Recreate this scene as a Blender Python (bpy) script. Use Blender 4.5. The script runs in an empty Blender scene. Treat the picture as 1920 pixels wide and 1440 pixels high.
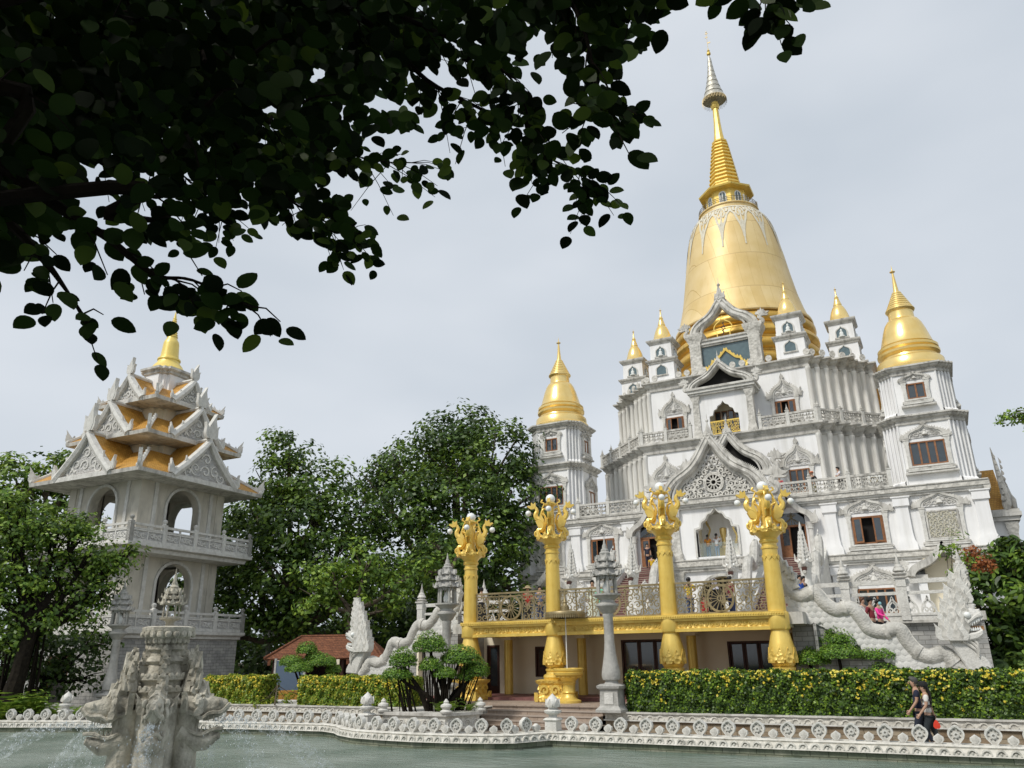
import bpy, bmesh, math, random
from mathutils import Vector, Matrix, noise
from mathutils.geometry import tessellate_polygon
R=math.radians; PI=math.pi
random.seed(11)
scn=bpy.context.scene; col=scn.collection
# ---------------------------------------------------------------- camera
F=1449.0; YAW=R(28.1); PITCH=R(19.4); ROLL=R(0.83); CAMH=2.35
fwd=Vector((-math.sin(YAW)*math.cos(PITCH),math.cos(YAW)*math.cos(PITCH),math.sin(PITCH)))
rt0=Vector((math.cos(YAW),math.sin(YAW),0)); up0=rt0.cross(fwd)
rt=rt0*math.cos(ROLL)-up0*math.sin(ROLL); up=up0*math.cos(ROLL)+rt0*math.sin(ROLL)
cd=bpy.data.cameras.new('camera'); cam=bpy.data.objects.new('camera',cd); col.objects.link(cam)
m=Matrix((rt,up,-fwd)).transposed().to_4x4(); m.translation=(0,0,CAMH); cam.matrix_world=m
cd.sensor_width=36; cd.lens=36*F/1920; cd.clip_start=.05; cd.clip_end=3000
scn.camera=cam
# ---------------------------------------------------------------- sky and sun
SUN=Vector((-.30,-.74,.92)).normalized()
el=math.asin(SUN.z); rot=math.atan2(SUN.x,SUN.y)
w=bpy.data.worlds.new('World'); scn.world=w; w.use_nodes=True
nt=w.node_tree; nt.nodes.clear()
out=nt.nodes.new('ShaderNodeOutputWorld'); bg=nt.nodes.new('ShaderNodeBackground'); bg.inputs[1].default_value=.1
sky=nt.nodes.new('ShaderNodeTexSky'); sky.sky_type='NISHITA'; sky.sun_disc=False
sky.sun_elevation=el; sky.sun_rotation=rot; sky.dust_density=3; sky.air_density=1.2
tc=nt.nodes.new('ShaderNodeTexCoord'); mp=nt.nodes.new('ShaderNodeMapping'); mp.inputs['Scale'].default_value=(1,1,2.2)
nz=nt.nodes.new('ShaderNodeTexNoise'); nz.inputs['Scale'].default_value=1.9; nz.inputs['Detail'].default_value=4; nz.inputs['Roughness'].default_value=.45
cr=nt.nodes.new('ShaderNodeValToRGB')
cr.color_ramp.elements[0].position=.3; cr.color_ramp.elements[0].color=(4.25,4.72,5.25,1)
cr.color_ramp.elements[1].position=.72; cr.color_ramp.elements[1].color=(5.9,6.2,6.6,1)
mx=nt.nodes.new('ShaderNodeMix'); mx.data_type='RGBA'; mx.inputs[0].default_value=.93
L=nt.links.new
L(tc.outputs['Generated'],mp.inputs[0]); L(mp.outputs[0],nz.inputs['Vector']); L(nz.outputs['Fac'],cr.inputs[0])
L(sky.outputs[0],mx.inputs[6]); L(cr.outputs[0],mx.inputs[7]); L(mx.outputs[2],bg.inputs[0]); L(bg.outputs[0],out.inputs[0])
sd=bpy.data.lights.new('sun','SUN'); sd.energy=2.0; sd.angle=R(10); sd.color=(1,.955,.88)
so=bpy.data.objects.new('sun',sd); col.objects.link(so); so.rotation_euler=SUN.to_track_quat('Z','Y').to_euler()
vs=scn.view_settings; vs.view_transform='Standard'; vs.look='None'; vs.gamma=1; vs.exposure=.40
scn.cycles.max_bounces=6; scn.cycles.transparent_max_bounces=12; scn.cycles.diffuse_bounces=3
# ---------------------------------------------------------------- materials
MATS={}
def mat(name,c1,c2=None,rough=.7,metal=0,scale=3,detail=4,bump=0,bscale=12,btype='noise',stain=0,stcol=(.10,.10,.085),stscale=(1.2,1.2,.16),
        moss=0,trans=0,island=0,brick=None,spec=.4,coat=0,wave=None,seam=None,thr=.56):
    if name in MATS: return MATS[name]
    c2=c2 or c1
    M=bpy.data.materials.new(name); M.use_nodes=True; nt=M.node_tree; N=nt.nodes; K=nt.links.new
    b=N['Principled BSDF']; b.inputs['Roughness'].default_value=rough; b.inputs['Metallic'].default_value=metal
    b.inputs['Specular IOR Level'].default_value=spec
    if coat: b.inputs['Coat Weight'].default_value=coat; b.inputs['Coat Roughness'].default_value=.15
    tc=N.new('ShaderNodeTexCoord'); O=tc.outputs['Object']
    n=N.new('ShaderNodeTexNoise'); n.inputs['Scale'].default_value=scale; n.inputs['Detail'].default_value=detail; K(O,n.inputs['Vector'])
    r=N.new('ShaderNodeValToRGB'); r.color_ramp.elements[0].position=.32; r.color_ramp.elements[1].position=.68
    r.color_ramp.elements[0].color=(*c1,1); r.color_ramp.elements[1].color=(*c2,1)
    if island:
        g=N.new('ShaderNodeNewGeometry'); mm=N.new('ShaderNodeMath'); mm.operation='MULTIPLY_ADD'
        K(g.outputs['Random Per Island'],mm.inputs[0]); mm.inputs[1].default_value=island
        m2=N.new('ShaderNodeMath'); m2.operation='MULTIPLY'; m2.inputs[1].default_value=1-island; K(n.outputs['Fac'],m2.inputs[0]); K(m2.outputs[0],mm.inputs[2])
        K(mm.outputs[0],r.inputs[0])
    else: K(n.outputs['Fac'],r.inputs[0])
    C=r.outputs[0]
    def mixc(fac,a,bb,mode='MIX'):
        x=N.new('ShaderNodeMix'); x.data_type='RGBA'; x.blend_type=mode
        if isinstance(fac,(int,float)): x.inputs[0].default_value=fac
        else: K(fac,x.inputs[0])
        K(a,x.inputs[6])
        if isinstance(bb,tuple): x.inputs[7].default_value=(*bb,1)
        else: K(bb,x.inputs[7])
        return x.outputs[2]
    height=None
    if brick:
        # brick=(width,height,mortar colour, variation colour, axis)
        bw,bh,mc,vc,ax=brick
        br=N.new('ShaderNodeTexBrick'); br.inputs['Scale'].default_value=1; br.inputs['Brick Width'].default_value=bw; br.inputs['Row Height'].default_value=bh
        br.inputs['Mortar Size'].default_value=.012; br.inputs['Color1'].default_value=(1,1,1,1); br.inputs['Color2'].default_value=(*vc,1); br.inputs['Mortar'].default_value=(*mc,1)
        sx=N.new('ShaderNodeSeparateXYZ'); K(O,sx.inputs[0]); cx=N.new('ShaderNodeCombineXYZ')
        ad=N.new('ShaderNodeMath'); ad.operation='ADD'; K(sx.outputs[0],ad.inputs[0]); K(sx.outputs[1],ad.inputs[1])
        K(ad.outputs[0],cx.inputs[0]); K(sx.outputs[2 if ax=='z' else 1],cx.inputs[1])
        if ax!='z': K(sx.outputs[0],cx.inputs[0])
        K(cx.outputs[0],br.inputs['Vector']); C=mixc(1.0,C,br.outputs[0],'MULTIPLY'); height=br.outputs['Fac']
    if stain:
        mp=N.new('ShaderNodeMapping'); mp.inputs['Scale'].default_value=stscale; K(O,mp.inputs[0])
        s=N.new('ShaderNodeTexNoise'); s.inputs['Scale'].default_value=1.7; s.inputs['Detail'].default_value=7; s.inputs['Roughness'].default_value=.65; K(mp.outputs[0],s.inputs['Vector'])
        sr=N.new('ShaderNodeValToRGB'); sr.color_ramp.elements[0].position=thr-.04; sr.color_ramp.elements[1].position=thr+.18
        sr.color_ramp.elements[1].color=(stain,)*3+(1,); K(s.outputs['Fac'],sr.inputs[0]); C=mixc(sr.outputs[0],C,stcol)
    if seam:
        # horizontal joints of thin metal sheets
        sx=N.new('ShaderNodeSeparateXYZ'); K(O,sx.inputs[0]); wv=N.new('ShaderNodeMath'); wv.operation='PINGPONG'; K(sx.outputs[2],wv.inputs[0]); wv.inputs[1].default_value=seam
        cm=N.new('ShaderNodeMath'); cm.operation='LESS_THAN'; cm.inputs[1].default_value=.035; K(wv.outputs[0],cm.inputs[0])
        sc=N.new('ShaderNodeMath'); sc.operation='MULTIPLY'; sc.inputs[1].default_value=.35; K(cm.outputs[0],sc.inputs[0])
        C=mixc(sc.outputs[0],C,(c1[0]*.5,c1[1]*.42,c1[2]*.4))
    K(C,b.inputs['Base Color'])
    if bump:
        if btype=='voronoi':
            v=N.new('ShaderNodeTexVoronoi'); v.inputs['Scale'].default_value=bscale; K(O,v.inputs['Vector']); h=v.outputs['Distance']
        elif btype=='curl':
            v=N.new('ShaderNodeTexWave'); v.wave_type='RINGS'; v.inputs['Scale'].default_value=bscale; v.inputs['Distortion'].default_value=7; v.inputs['Detail'].default_value=3; v.inputs['Detail Scale'].default_value=1.3; K(O,v.inputs['Vector']); h=v.outputs['Color']
        else:
            v=N.new('ShaderNodeTexNoise'); v.inputs['Scale'].default_value=bscale; v.inputs['Detail'].default_value=6; K(O,v.inputs['Vector']); h=v.outputs['Fac']
        bp=N.new('ShaderNodeBump'); bp.inputs['Strength'].default_value=bump; bp.inputs['Distance'].default_value=.05; K(h,bp.inputs['Height'])
        K(bp.outputs[0],b.inputs['Normal'])
    if trans:
        t=N.new('ShaderNodeBsdfTranslucent'); ms=N.new('ShaderNodeMixShader'); ms.inputs[0].default_value=trans
        hs=N.new('ShaderNodeHueSaturation'); hs.inputs['Value'].default_value=1.6; hs.inputs['Hue'].default_value=.48; K(C,hs.inputs['Color']); K(hs.outputs[0],t.inputs[0])
        K(b.outputs[0],ms.inputs[1]); K(t.outputs[0],ms.inputs[2]); K(ms.outputs[0],N['Material Output'].inputs['Surface'])
    MATS[name]=M; return M
ribw=mat('bounce_tinted_white',(.74,.725,.68),(.82,.81,.77),rough=.75,stain=.5,stcol=(.45,.43,.38),scale=.8,stscale=(1.5,1.5,.09),thr=.52)  # white paint with shade and warm bounce light tinted into it
white=mat('white_paint',(.80,.80,.80),(.86,.858,.85),rough=.75,stain=.42,stcol=(.50,.49,.45),scale=.8,stscale=(1.0,1.0,.09),thr=.52)
trim=mat('weathered_trim',(.47,.455,.415),(.67,.655,.61),rough=.85,scale=1.6,detail=8,stain=.75,stcol=(.13,.125,.11),stscale=(1.6,1.6,.5),thr=.52,bump=.2,bscale=9)
carve=mat('carved_stone',(.50,.485,.44),(.68,.66,.61),rough=.85,scale=2.5,detail=8,bump=1.0,bscale=4.5,btype='voronoi',stain=.7,stcol=(.15,.145,.13),stscale=(2,2,.9),thr=.54)
relief=mat('white_relief',(.64,.63,.61),(.77,.765,.74),rough=.8,scale=3,bump=1.0,bscale=5,btype='curl',stain=.35,stcol=(.35,.34,.31),stscale=(3,3,2))
gstone=mat('grey_granite',(.33,.325,.30),(.46,.45,.42),rough=.75,scale=5,detail=8,bump=.4,bscale=14,stain=.5,stcol=(.12,.125,.11),stscale=(1.5,1.5,.5))
wstone=mat('white_granite',(.56,.55,.51),(.70,.69,.65),rough=.75,scale=4,detail=6,bump=.5,bscale=16,stain=.5,stcol=(.27,.265,.24),stscale=(2,2,.7))
scales=mat('scale_stone',(.56,.56,.53),(.70,.69,.66),rough=.8,scale=3,bump=.3,bscale=20,stain=.45,stcol=(.3,.3,.27),stscale=(2,2,1))
cream=mat('cream_paint',(.82,.74,.57),(.87,.80,.63),rough=.7,scale=1.2)
gold=mat('gold_paint',(.76,.52,.10),(.86,.63,.16),rough=.36,metal=.28,scale=2.2,detail=5,stain=.35,stcol=(.38,.23,.05),stscale=(3,3,.6),spec=.6)
goldc=mat('carved_gold',(.70,.47,.09),(.82,.58,.14),rough=.42,metal=.22,scale=4,bump=1.0,bscale=7,btype='voronoi',spec=.6)
dome=mat('gilded_dome',(.84,.60,.20),(.90,.68,.28),rough=.26,metal=.6,scale=1.1,detail=3,spec=.7,stain=.3,stcol=(.62,.40,.12),stscale=(1.5,1.5,.22))
bell=mat('gold_leaf_tiles',(.72,.55,.25),(.80,.64,.35),rough=.5,metal=.16,scale=.55,detail=5,seam=1.75,brick=(1.15,3.5,(.70,.62,.45),(.90,.85,.74),'z'),stain=.3,stcol=(.50,.33,.10),stscale=(1,1,.2))
ringg=mat('gold_moulding',(.58,.36,.075),(.74,.49,.12),rough=.4,metal=.5,scale=.9,stain=.55,stcol=(.24,.14,.04),stscale=(1,1,.5))
silver=mat('silver_filigree',(.36,.34,.28),(.62,.60,.53),rough=.45,metal=.6,scale=6,bump=.6,bscale=12)
iron=mat('bronze_iron',(.24,.19,.10),(.36,.29,.16),rough=.45,metal=.55,scale=5)
dark=mat('dark_interior',(.012,.011,.010),rough=.9)  # near-black sheets; the darkness of unlit rooms is in the colour
wood=mat('brown_wood',(.20,.085,.035),(.30,.135,.06),rough=.55,scale=7)
dwood=mat('dark_wood',(.045,.016,.010),(.075,.028,.018),rough=.5,scale=6)
glass=mat('tinted_glass',(.025,.035,.045),(.035,.05,.06),rough=.06,spec=.9,coat=.6)
gglass=mat('blue_grey_glass',(.085,.13,.145),(.11,.165,.18),rough=.12,spec=.8)
redstep=mat('red_granite',(.17,.075,.07),(.25,.115,.105),rough=.55,scale=9)
pinkstep=mat('pink_granite',(.33,.26,.21),(.44,.36,.29),rough=.6,scale=7,brick=(1.3,.5,(.45,.4,.36),(.88,.86,.84),'x'),stain=.4,stcol=(.16,.12,.09),stscale=(2,2,2))
brickg=mat('grey_stone_bricks',(.32,.315,.30),(.50,.49,.46),rough=.9,scale=2.2,detail=8,brick=(.42,.17,(.45,.45,.44),(.72,.74,.76),'z'),bump=.5,bscale=7)
brickb=mat('sandstone_bricks',(.28,.23,.16),(.42,.36,.27),rough=.9,scale=2,detail=8,brick=(.5,.17,(.4,.37,.33),(.60,.50,.42),'z'),bump=.6,bscale=9)
mossy=mat('mossy_stone',(.13,.15,.11),(.30,.30,.23),rough=.85,scale=1.7,detail=8,brick=(.46,.24,(.35,.38,.33),(.65,.72,.62),'z'),stain=.6,stcol=(.05,.06,.045),stscale=(2,2,1),bump=.6,bscale=8)
orange=mat('orange_tiles',(.50,.26,.045),(.64,.36,.08),rough=.5,scale=2.5,brick=(.16,.12,(.55,.5,.45),(.85,.8,.7),'z'),bump=.3,bscale=20,stain=.4,stcol=(.22,.12,.03),stscale=(2,2,1))
rtile=mat('red_clay_tiles',(.13,.05,.024),(.26,.10,.045),rough=.8,scale=5,brick=(.22,.18,(.35,.3,.28),(.68,.62,.58),'z'),bump=.6,bscale=12)
snake=mat('scaly_stone',(.42,.41,.375),(.60,.585,.54),rough=.85,scale=3,detail=8,bump=.4,bscale=15,btype='voronoi',stain=.6,stcol=(.2,.195,.17),stscale=(2,2,1.2))
globe=mat('white_globe',(.80,.82,.80),rough=.25,spec=.6)
bark=mat('bark',(.07,.055,.038),(.15,.12,.085),rough=.9,scale=5,bump=.8,bscale=9)
dbark=mat('dark_bark',(.010,.008,.006),(.022,.018,.013),rough=.95,spec=.1,scale=8,bump=.5)
# ---------------------------------------------------------------- mesh kit
class MB:
    def __init__(s,M=None): s.v=[];s.f=[];s.m=[];s.M=M or Matrix(); s.ms=[]
    def mi(s,m):
        if m not in s.ms: s.ms.append(m)
        return s.ms.index(m)
    def add(s,vs,fs,m):
        o=len(s.v); M=s.M; s.v+=[M@Vector(p) for p in vs]; k=s.mi(m)
        for f in fs: s.f.append([i+o for i in f]); s.m.append(k)
    def box(s,x0,y0,z0,x1,y1,z1,m):
        s.add([(x0,y0,z0),(x1,y0,z0),(x1,y1,z0),(x0,y1,z0),(x0,y0,z1),(x1,y0,z1),(x1,y1,z1),(x0,y1,z1)],
              [(0,3,2,1),(4,5,6,7),(0,1,5,4),(1,2,6,5),(2,3,7,6),(3,0,4,7)],m)
    def cbox(s,cx,cy,z0,wx,wy,h,m): s.box(cx-wx/2,cy-wy/2,z0,cx+wx/2,cy+wy/2,z0+h,m)
    def loft(s,loops,m,cap0=True,cap1=True,closed=True,skip=()):
        n=len(loops[0]); o=[p for l in loops for p in l]; fs=[]
        for a in range(len(loops)-1):
            for i in range(n if closed else n-1):
                if i in skip: continue
                j=(i+1)%n; fs.append((a*n+i,a*n+j,(a+1)*n+j,(a+1)*n+i))
        if cap0: fs.append(tuple(range(n-1,-1,-1)))
        if cap1: fs.append(tuple((len(loops)-1)*n+i for i in range(n)))
        s.add(o,fs,m)
    def plan(s,fn,prof,m,cap0=True,cap1=True,skip=()):
        # fn(d) -> plan outline offset by d; prof = [(d,z)]
        s.loft([[(x,y,z) for x,y in fn(d)] for d,z in prof],m,cap0,cap1,skip=skip)
    def lathe(s,prof,n,m,cx=0,cy=0,ph=0,smooth=True,ax='z'):
        s.loft([[(cx+r*math.cos(ph+2*PI*i/n),cy+r*math.sin(ph+2*PI*i/n),z) for i in range(n)] for r,z in prof],m)
    def slab(s,pts,y0,y1,m,bev=0):
        # outline in the x-z plane given thickness along y (y0 = front)
        if bev:
            ins=inset(pts,bev); d=min(bev,abs(y1-y0)/2.01)
            s.loft([[(x,y1,z) for x,z in pts],[(x,y0+d,z) for x,z in pts],[(x,y0,z) for x,z in ins]],m)
        else: s.loft([[(x,y1,z) for x,z in pts],[(x,y0,z) for x,z in pts]],m)
    def ringslab(s,outer,inner,y0,y1,m):
        n=len(outer); vs=[(x,y0,z) for x,z in outer]+[(x,y0,z) for x,z in inner]+[(x,y1,z) for x,z in outer]+[(x,y1,z) for x,z in inner]; fs=[]
        for i in range(n-1):
            j=i+1; fs+=[(i,j,n+j,n+i),(n+i,n+j,3*n+j,3*n+i),(2*n+i,2*n+j,j,i),(2*n+i,3*n+i,3*n+j,2*n+j)]
        fs+=[(0,n,3*n,2*n),(n-1,3*n-1,4*n-1,2*n-1)]
        s.add(vs,fs,m)
    def tube(s,path,rad,n,m,flat=None,cap=True):
        path=[Vector(p) for p in path]; k=len(path)
        if not hasattr(rad,'__len__'): rad=[rad]*k
        loops=[]; pu=None
        for i,p in enumerate(path):
            t=(path[min(i+1,k-1)]-path[max(i-1,0)]); t=t.normalized() if t.length>1e-9 else Vector((0,0,1))
            if pu is None: a=Vector((0,1,0)) if abs(t.y)<.9 else Vector((1,0,0))
            else: a=pu
            u=(a-t*a.dot(t)); u=u.normalized() if u.length>1e-6 else t.orthogonal().normalized()
            pu=u; v=t.cross(u)
            fl=flat or 1
            loops.append([p+u*(rad[i]*fl*math.cos(2*PI*q/n))+v*(rad[i]*math.sin(2*PI*q/n)) for q in range(n)])
        s.loft(loops,m,cap,cap)
    def moulding(s,path,prof,m,cap=True):
        # path in the x-z plane; prof=[(out,y)] cross-section; 'out' along the left normal
        k=len(path); loops=[]
        for i in range(k):
            ax,az=path[max(i-1,0)]; bx,bz=path[min(i+1,k-1)]; t=Vector((bx-ax,bz-az)).normalized(); nx,nz=-t.y,t.x
            x,z=path[i]; loops.append([(x+nx*o,y,z+nz*o) for o,y in prof])
        s.loft(loops,m,cap,cap)
    def sphere(s,c,r,m,n=12,k=8,sq=(1,1,1)):
        loops=[]
        for a in range(1,k):
            t=PI*a/k; loops.append([(c[0]+sq[0]*r*math.sin(t)*math.cos(2*PI*i/n),c[1]+sq[1]*r*math.sin(t)*math.sin(2*PI*i/n),c[2]-sq[2]*r*math.cos(t)) for i in range(n)])
        s.loft(loops,m)
    def cone(s,c,r,h,m,n=8,d=None):
        s.lathe([(r,c[2]),(r*.55,c[2]+h*.35),(r*.28,c[2]+h*.65),(.005,c[2]+h)],n,m,c[0],c[1])
    def build(s,name,parent=None,smooth=True,ang=38,loc=None):
        me=bpy.data.meshes.new(name)
        o=bpy.data.objects.new(name,me); col.objects.link(o)
        L=Vector(loc) if loc is not None else Vector((0,0,0))
        me.from_pydata([tuple(p-L) for p in s.v] if loc is not None else [tuple(p) for p in s.v],[],s.f)
        for m in s.ms: me.materials.append(m)
        me.polygons.foreach_set('material_index',s.m)
        bm=bmesh.new(); bm.from_mesh(me); bmesh.ops.recalc_face_normals(bm,faces=bm.faces)
        ca=math.radians(ang)
        for e in bm.edges:
            if len(e.link_faces)==2: e.smooth=e.calc_face_angle(4)<ca
            else: e.smooth=True
        if smooth:
            for f in bm.faces: f.smooth=True
        bm.to_mesh(me); bm.free()
        o.location=L
        if parent is not None: o.parent=parent
        return o
def inset(pts,d):
    n=len(pts); A=sum(pts[i][0]*pts[(i+1)%n][1]-pts[(i+1)%n][0]*pts[i][1] for i in range(n)); sg=1 if A>0 else -1; r=[]
    for i in range(n):
        ax,az=pts[i-1]; bx,bz=pts[(i+1)%n]; t=Vector((bx-ax,bz-az))
        t=t.normalized() if t.length>1e-9 else Vector((1,0)); r.append((pts[i][0]-sg*t.y*d*1,pts[i][1]+sg*t.x*d))
    return r
def cat_rom(P,k=6):
    out=[]
    for i in range(len(P)-1):
        p0=P[max(i-1,0)];p1=P[i];p2=P[i+1];p3=P[min(i+2,len(P)-1)]
        for j in range(k):
            t=j/k; out.append(tuple(.5*((2*b)+(-a+c)*t+(2*a-5*b+4*c-d)*t*t+(-a+3*b-3*c+d)*t**3) for a,b,c,d in zip(p0,p1,p2,p3)))
    out.append(tuple(P[-1])); return out
def tag(o,label=None,cat=None,group=None,kind=None):
    if label: o['label']=label
    if cat: o['category']=cat
    if group: o['group']=group
    if kind: o['kind']=kind
    return o
def thing(name,label,cat,loc=(0,0,0),rz=0,group=None):
    o=bpy.data.objects.new(name,None); col.objects.link(o); o.location=loc; o.rotation_euler=(0,0,rz); o.empty_display_size=.3
    return tag(o,label,cat,group)
def kids(o): return [c for c in bpy.data.objects if c.parent==o]
def dup(o,parent=None,loc=None,rz=None,scale=None,label=None):
    cs=kids(o); c=o.copy(); col.objects.link(c); c.parent=parent if parent is not None else o.parent
    if loc is not None: c.location=loc
    if rz is not None: c.rotation_euler=(0,0,rz)
    if scale is not None: c.scale=scale
    if label: c['label']=label
    for k in cs: dup(k,c)
    return c
def T(x=0,y=0,z=0,rz=0,s=1): return Matrix.Translation((x,y,z))@Matrix.Rotation(rz,4,'Z')@Matrix.Scale(s,4)
def redent(b,a,n,d=0):
    """square with corners cut into n steps; b = half of the straight front, a = full half width; offset d"""
    q=[]; st=(a-b)/n
    for i in range(n):
        q.append((b+st*i+d,-a+st*i-d)); q.append((b+st*i+d,-a+st*(i+1)-d))
    q.append((a+d,-b-d))
    pts=[]
    for k in range(4):
        c,s=round(math.cos(k*PI/2)),round(math.sin(k*PI/2))
        for x,y in q: pts.append((x*c-y*s,x*s+y*c))
    return pts   # vertex 0 = front right of front edge; last edge (n-1 -> 0) is the front
def frontskip(pts,a):
    return [i for i in range(len(pts)) if False]
def wallholes(mb,x0,x1,z0,z1,holes,y,th,m,rev=None):
    """wall in the x-z plane facing -y with rectangular holes [(xa,xb,za,zb)]"""
    xs=sorted({x0,x1,*[h[0] for h in holes],*[h[1] for h in holes]}); zs=sorted({z0,z1,*[h[2] for h in holes],*[h[3] for h in holes]})
    for i in range(len(xs)-1):
        for j in range(len(zs)-1):
            cx=(xs[i]+xs[i+1])/2; cz=(zs[j]+zs[j+1])/2
            if any(h[0]<cx<h[1] and h[2]<cz<h[3] for h in holes): continue
            mb.add([(xs[i],y,zs[j]),(xs[i+1],y,zs[j]),(xs[i+1],y,zs[j+1]),(xs[i],y,zs[j+1])],[(0,1,2,3)],m)
    for h in holes:
        a,b,c,d=h; mb.add([(a,y,c),(b,y,c),(b,y,d),(a,y,d),(a,y+th,c),(b,y+th,c),(b,y+th,d),(a,y+th,d)],[(0,1,5,4),(1,2,6,5),(2,3,7,6),(3,0,4,7)],rev or m)
def archfill(mb,xa,xb,za,zb,arch,y0,y1,m):
    """fill of a rectangular hole left round an arch line (list of x,z from left foot to right foot)"""
    n=len(arch); k=n//2
    L_=[(xa,za)]+[p for p in arch[:k+1]]+[(arch[k][0],zb),(xa,zb)]
    R_=[(arch[k][0],zb)]+[p for p in arch[k:]]+[(xb,za),(xb,zb)]
    mb.slab(dedupe(L_),y0,y1,m); mb.slab(dedupe(R_),y0,y1,m)
def dedupe(p):
    r=[]
    for q in p:
        if not r or (abs(q[0]-r[-1][0])+abs(q[1]-r[-1][1]))>1e-4: r.append(q)
    if abs(r[0][0]-r[-1][0])+abs(r[0][1]-r[-1][1])<1e-4: r.pop()
    return r
def ogee(w,h,cusps=0,flat=.5,k=6):
    """pointed onion arch from (-w,0) over (0,h) to (w,0)"""
    P=[(-w,0),(-w*1.0,h*.16),(-w*.9,h*.38),(-w*.62,h*.58),(-w*.32,h*.70),(-w*.12,h*.84),(0,h)]
    c=cat_rom(P,k)
    if cusps:
        n=len(c); c2=[]
        for i,(x,z) in enumerate(c):
            t=i/(n-1)*cusps; s=abs(math.sin(t*PI)); d=.10*w*(s-.6)*(0 if i in(0,n-1) else 1)
            a=c[max(i-1,0)]; b=c[min(i+1,n-1)]; tx,tz=b[0]-a[0],b[1]-a[1]; l=math.hypot(tx,tz); c2.append((x-tz/l*d,z+tx/l*d))
        c=c2
    return c+[(-x,z) for x,z in c[::-1][1:]]
def bigogee(w,h,k=6):
    """gable barge line: concave then convex shoulders like the porch roofs"""
    P=[(-w,0),(-w*.97,h*.12),(-w*.88,h*.25),(-w*.73,h*.36),(-w*.56,h*.44),(-w*.42,h*.52),(-w*.30,h*.63),(-w*.17,h*.79),(0,h)]
    c=cat_rom(P,k); return c+[(-x,z) for x,z in c[::-1][1:]]
def flame(x,z,w,h,lean=0):
    """flame/leaf outline standing at x,z"""
    P=[(-.28,0),(-.5,.22),(-.42,.45),(-.2,.7),(.0,1.0),(.12,.72),(.36,.5),(.5,.25),(.3,0)]
    return [(x+w*a+lean*h*b*b,z+h*b) for a,b in P]
def spiral(cx,cz,r,turns,a0,sgn=1,n=14):
    return [(cx+sgn*r*(1-t)*math.cos(a0+t*turns*2*PI),cz+r*(1-t)*math.sin(a0+t*turns*2*PI)) for t in [i/n*.92 for i in range(n+1)]]
def curlbit(mb,cx,cz,r,y,th,m,a0=0,sgn=1,w=None):
    p=spiral(cx,cz,r,1.25,a0,sgn); w=w or r*.16; y+=random.random()*.012; th+=random.random()*.006
    mb.moulding(p,[(-w,y),(w,y),(w,y+th),(-w,y+th)],m)
def spire_finial(mb,x,y,z,h,r,m,n=10):
    mb.lathe([(r*.7,z),(r*1.0,z+.06*h),(r*1.05,z+.10*h),(r*.55,z+.16*h),(r*.9,z+.22*h),(r*.8,z+.28*h),(r*.6,z+.36*h),(r*.62,z+.38*h),(r*.36,z+.5*h),(r*.38,z+.52*h),(r*.15,z+.75*h),(.004,z+h)],n,m,x,y)
def baluster_panel(mb,x0,x1,z0,z1,y,m,th=.09,cell=.42):
    """pierced panel of vase shapes made of curled strips"""
    n=max(1,round((x1-x0)/cell)); w=(x1-x0)/n; h=z1-z0
    for i in range(n):
        cx=x0+w*(i+.5); q=min(w*.42,h*.27)
        for s in (-1,1):
            for zz,rr,a in ((z0+h*.27,q,0),(z0+h*.72,q*.85,PI)):
                p=spiral(cx+s*q*.55,zz,rr*.62,1.1,a,s,9); ww=.030
                mb.moulding(p,[(-ww,y),(ww,y),(ww,y+th),(-ww,y+th)],m)
            e=[(cx+s*w*.46,z0),(cx+s*w*.30,z0+h*.35),(cx+s*w*.40,z0+h*.6),(cx+s*w*.22,z1)]
            mb.moulding(cat_rom(e,3),[(-.028,y),(.028,y),(.028,y+th),(-.028,y+th)],m)
def balustrade(M,L_,name,parent,h=.95,posts=None,rail=trim,pm=None,panel=carve,spire=.5,endposts=True,cell=.42,step=1.9):
    """local x from 0 to L_, faces -y"""
    mb=MB(M); pm=pm or wstone
    n=max(1,round(L_/step)); w=L_/n
    mb.box(0,-.07,.0,L_,.09,.12,rail); mb.box(0,-.08,h-.14,L_,.10,h,rail)
    for i in range(n+1):
        if (i in (0,n)) and not endposts: continue
        x=i*w; mb.box(x-.11,-.11,.003,x+.11,.13,h+.10,pm); mb.box(x-.14,-.14,h+.10,x+.14,.16,h+.16,pm)
        if spire: spire_finial(mb,x,.01,h+.163,spire,.11,trim,8)
    for i in range(n): baluster_panel(mb,i*w+.14,(i+1)*w-.14,.12,h-.14,-.03,panel,.08,cell)
    return mb.build(name,parent)
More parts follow.
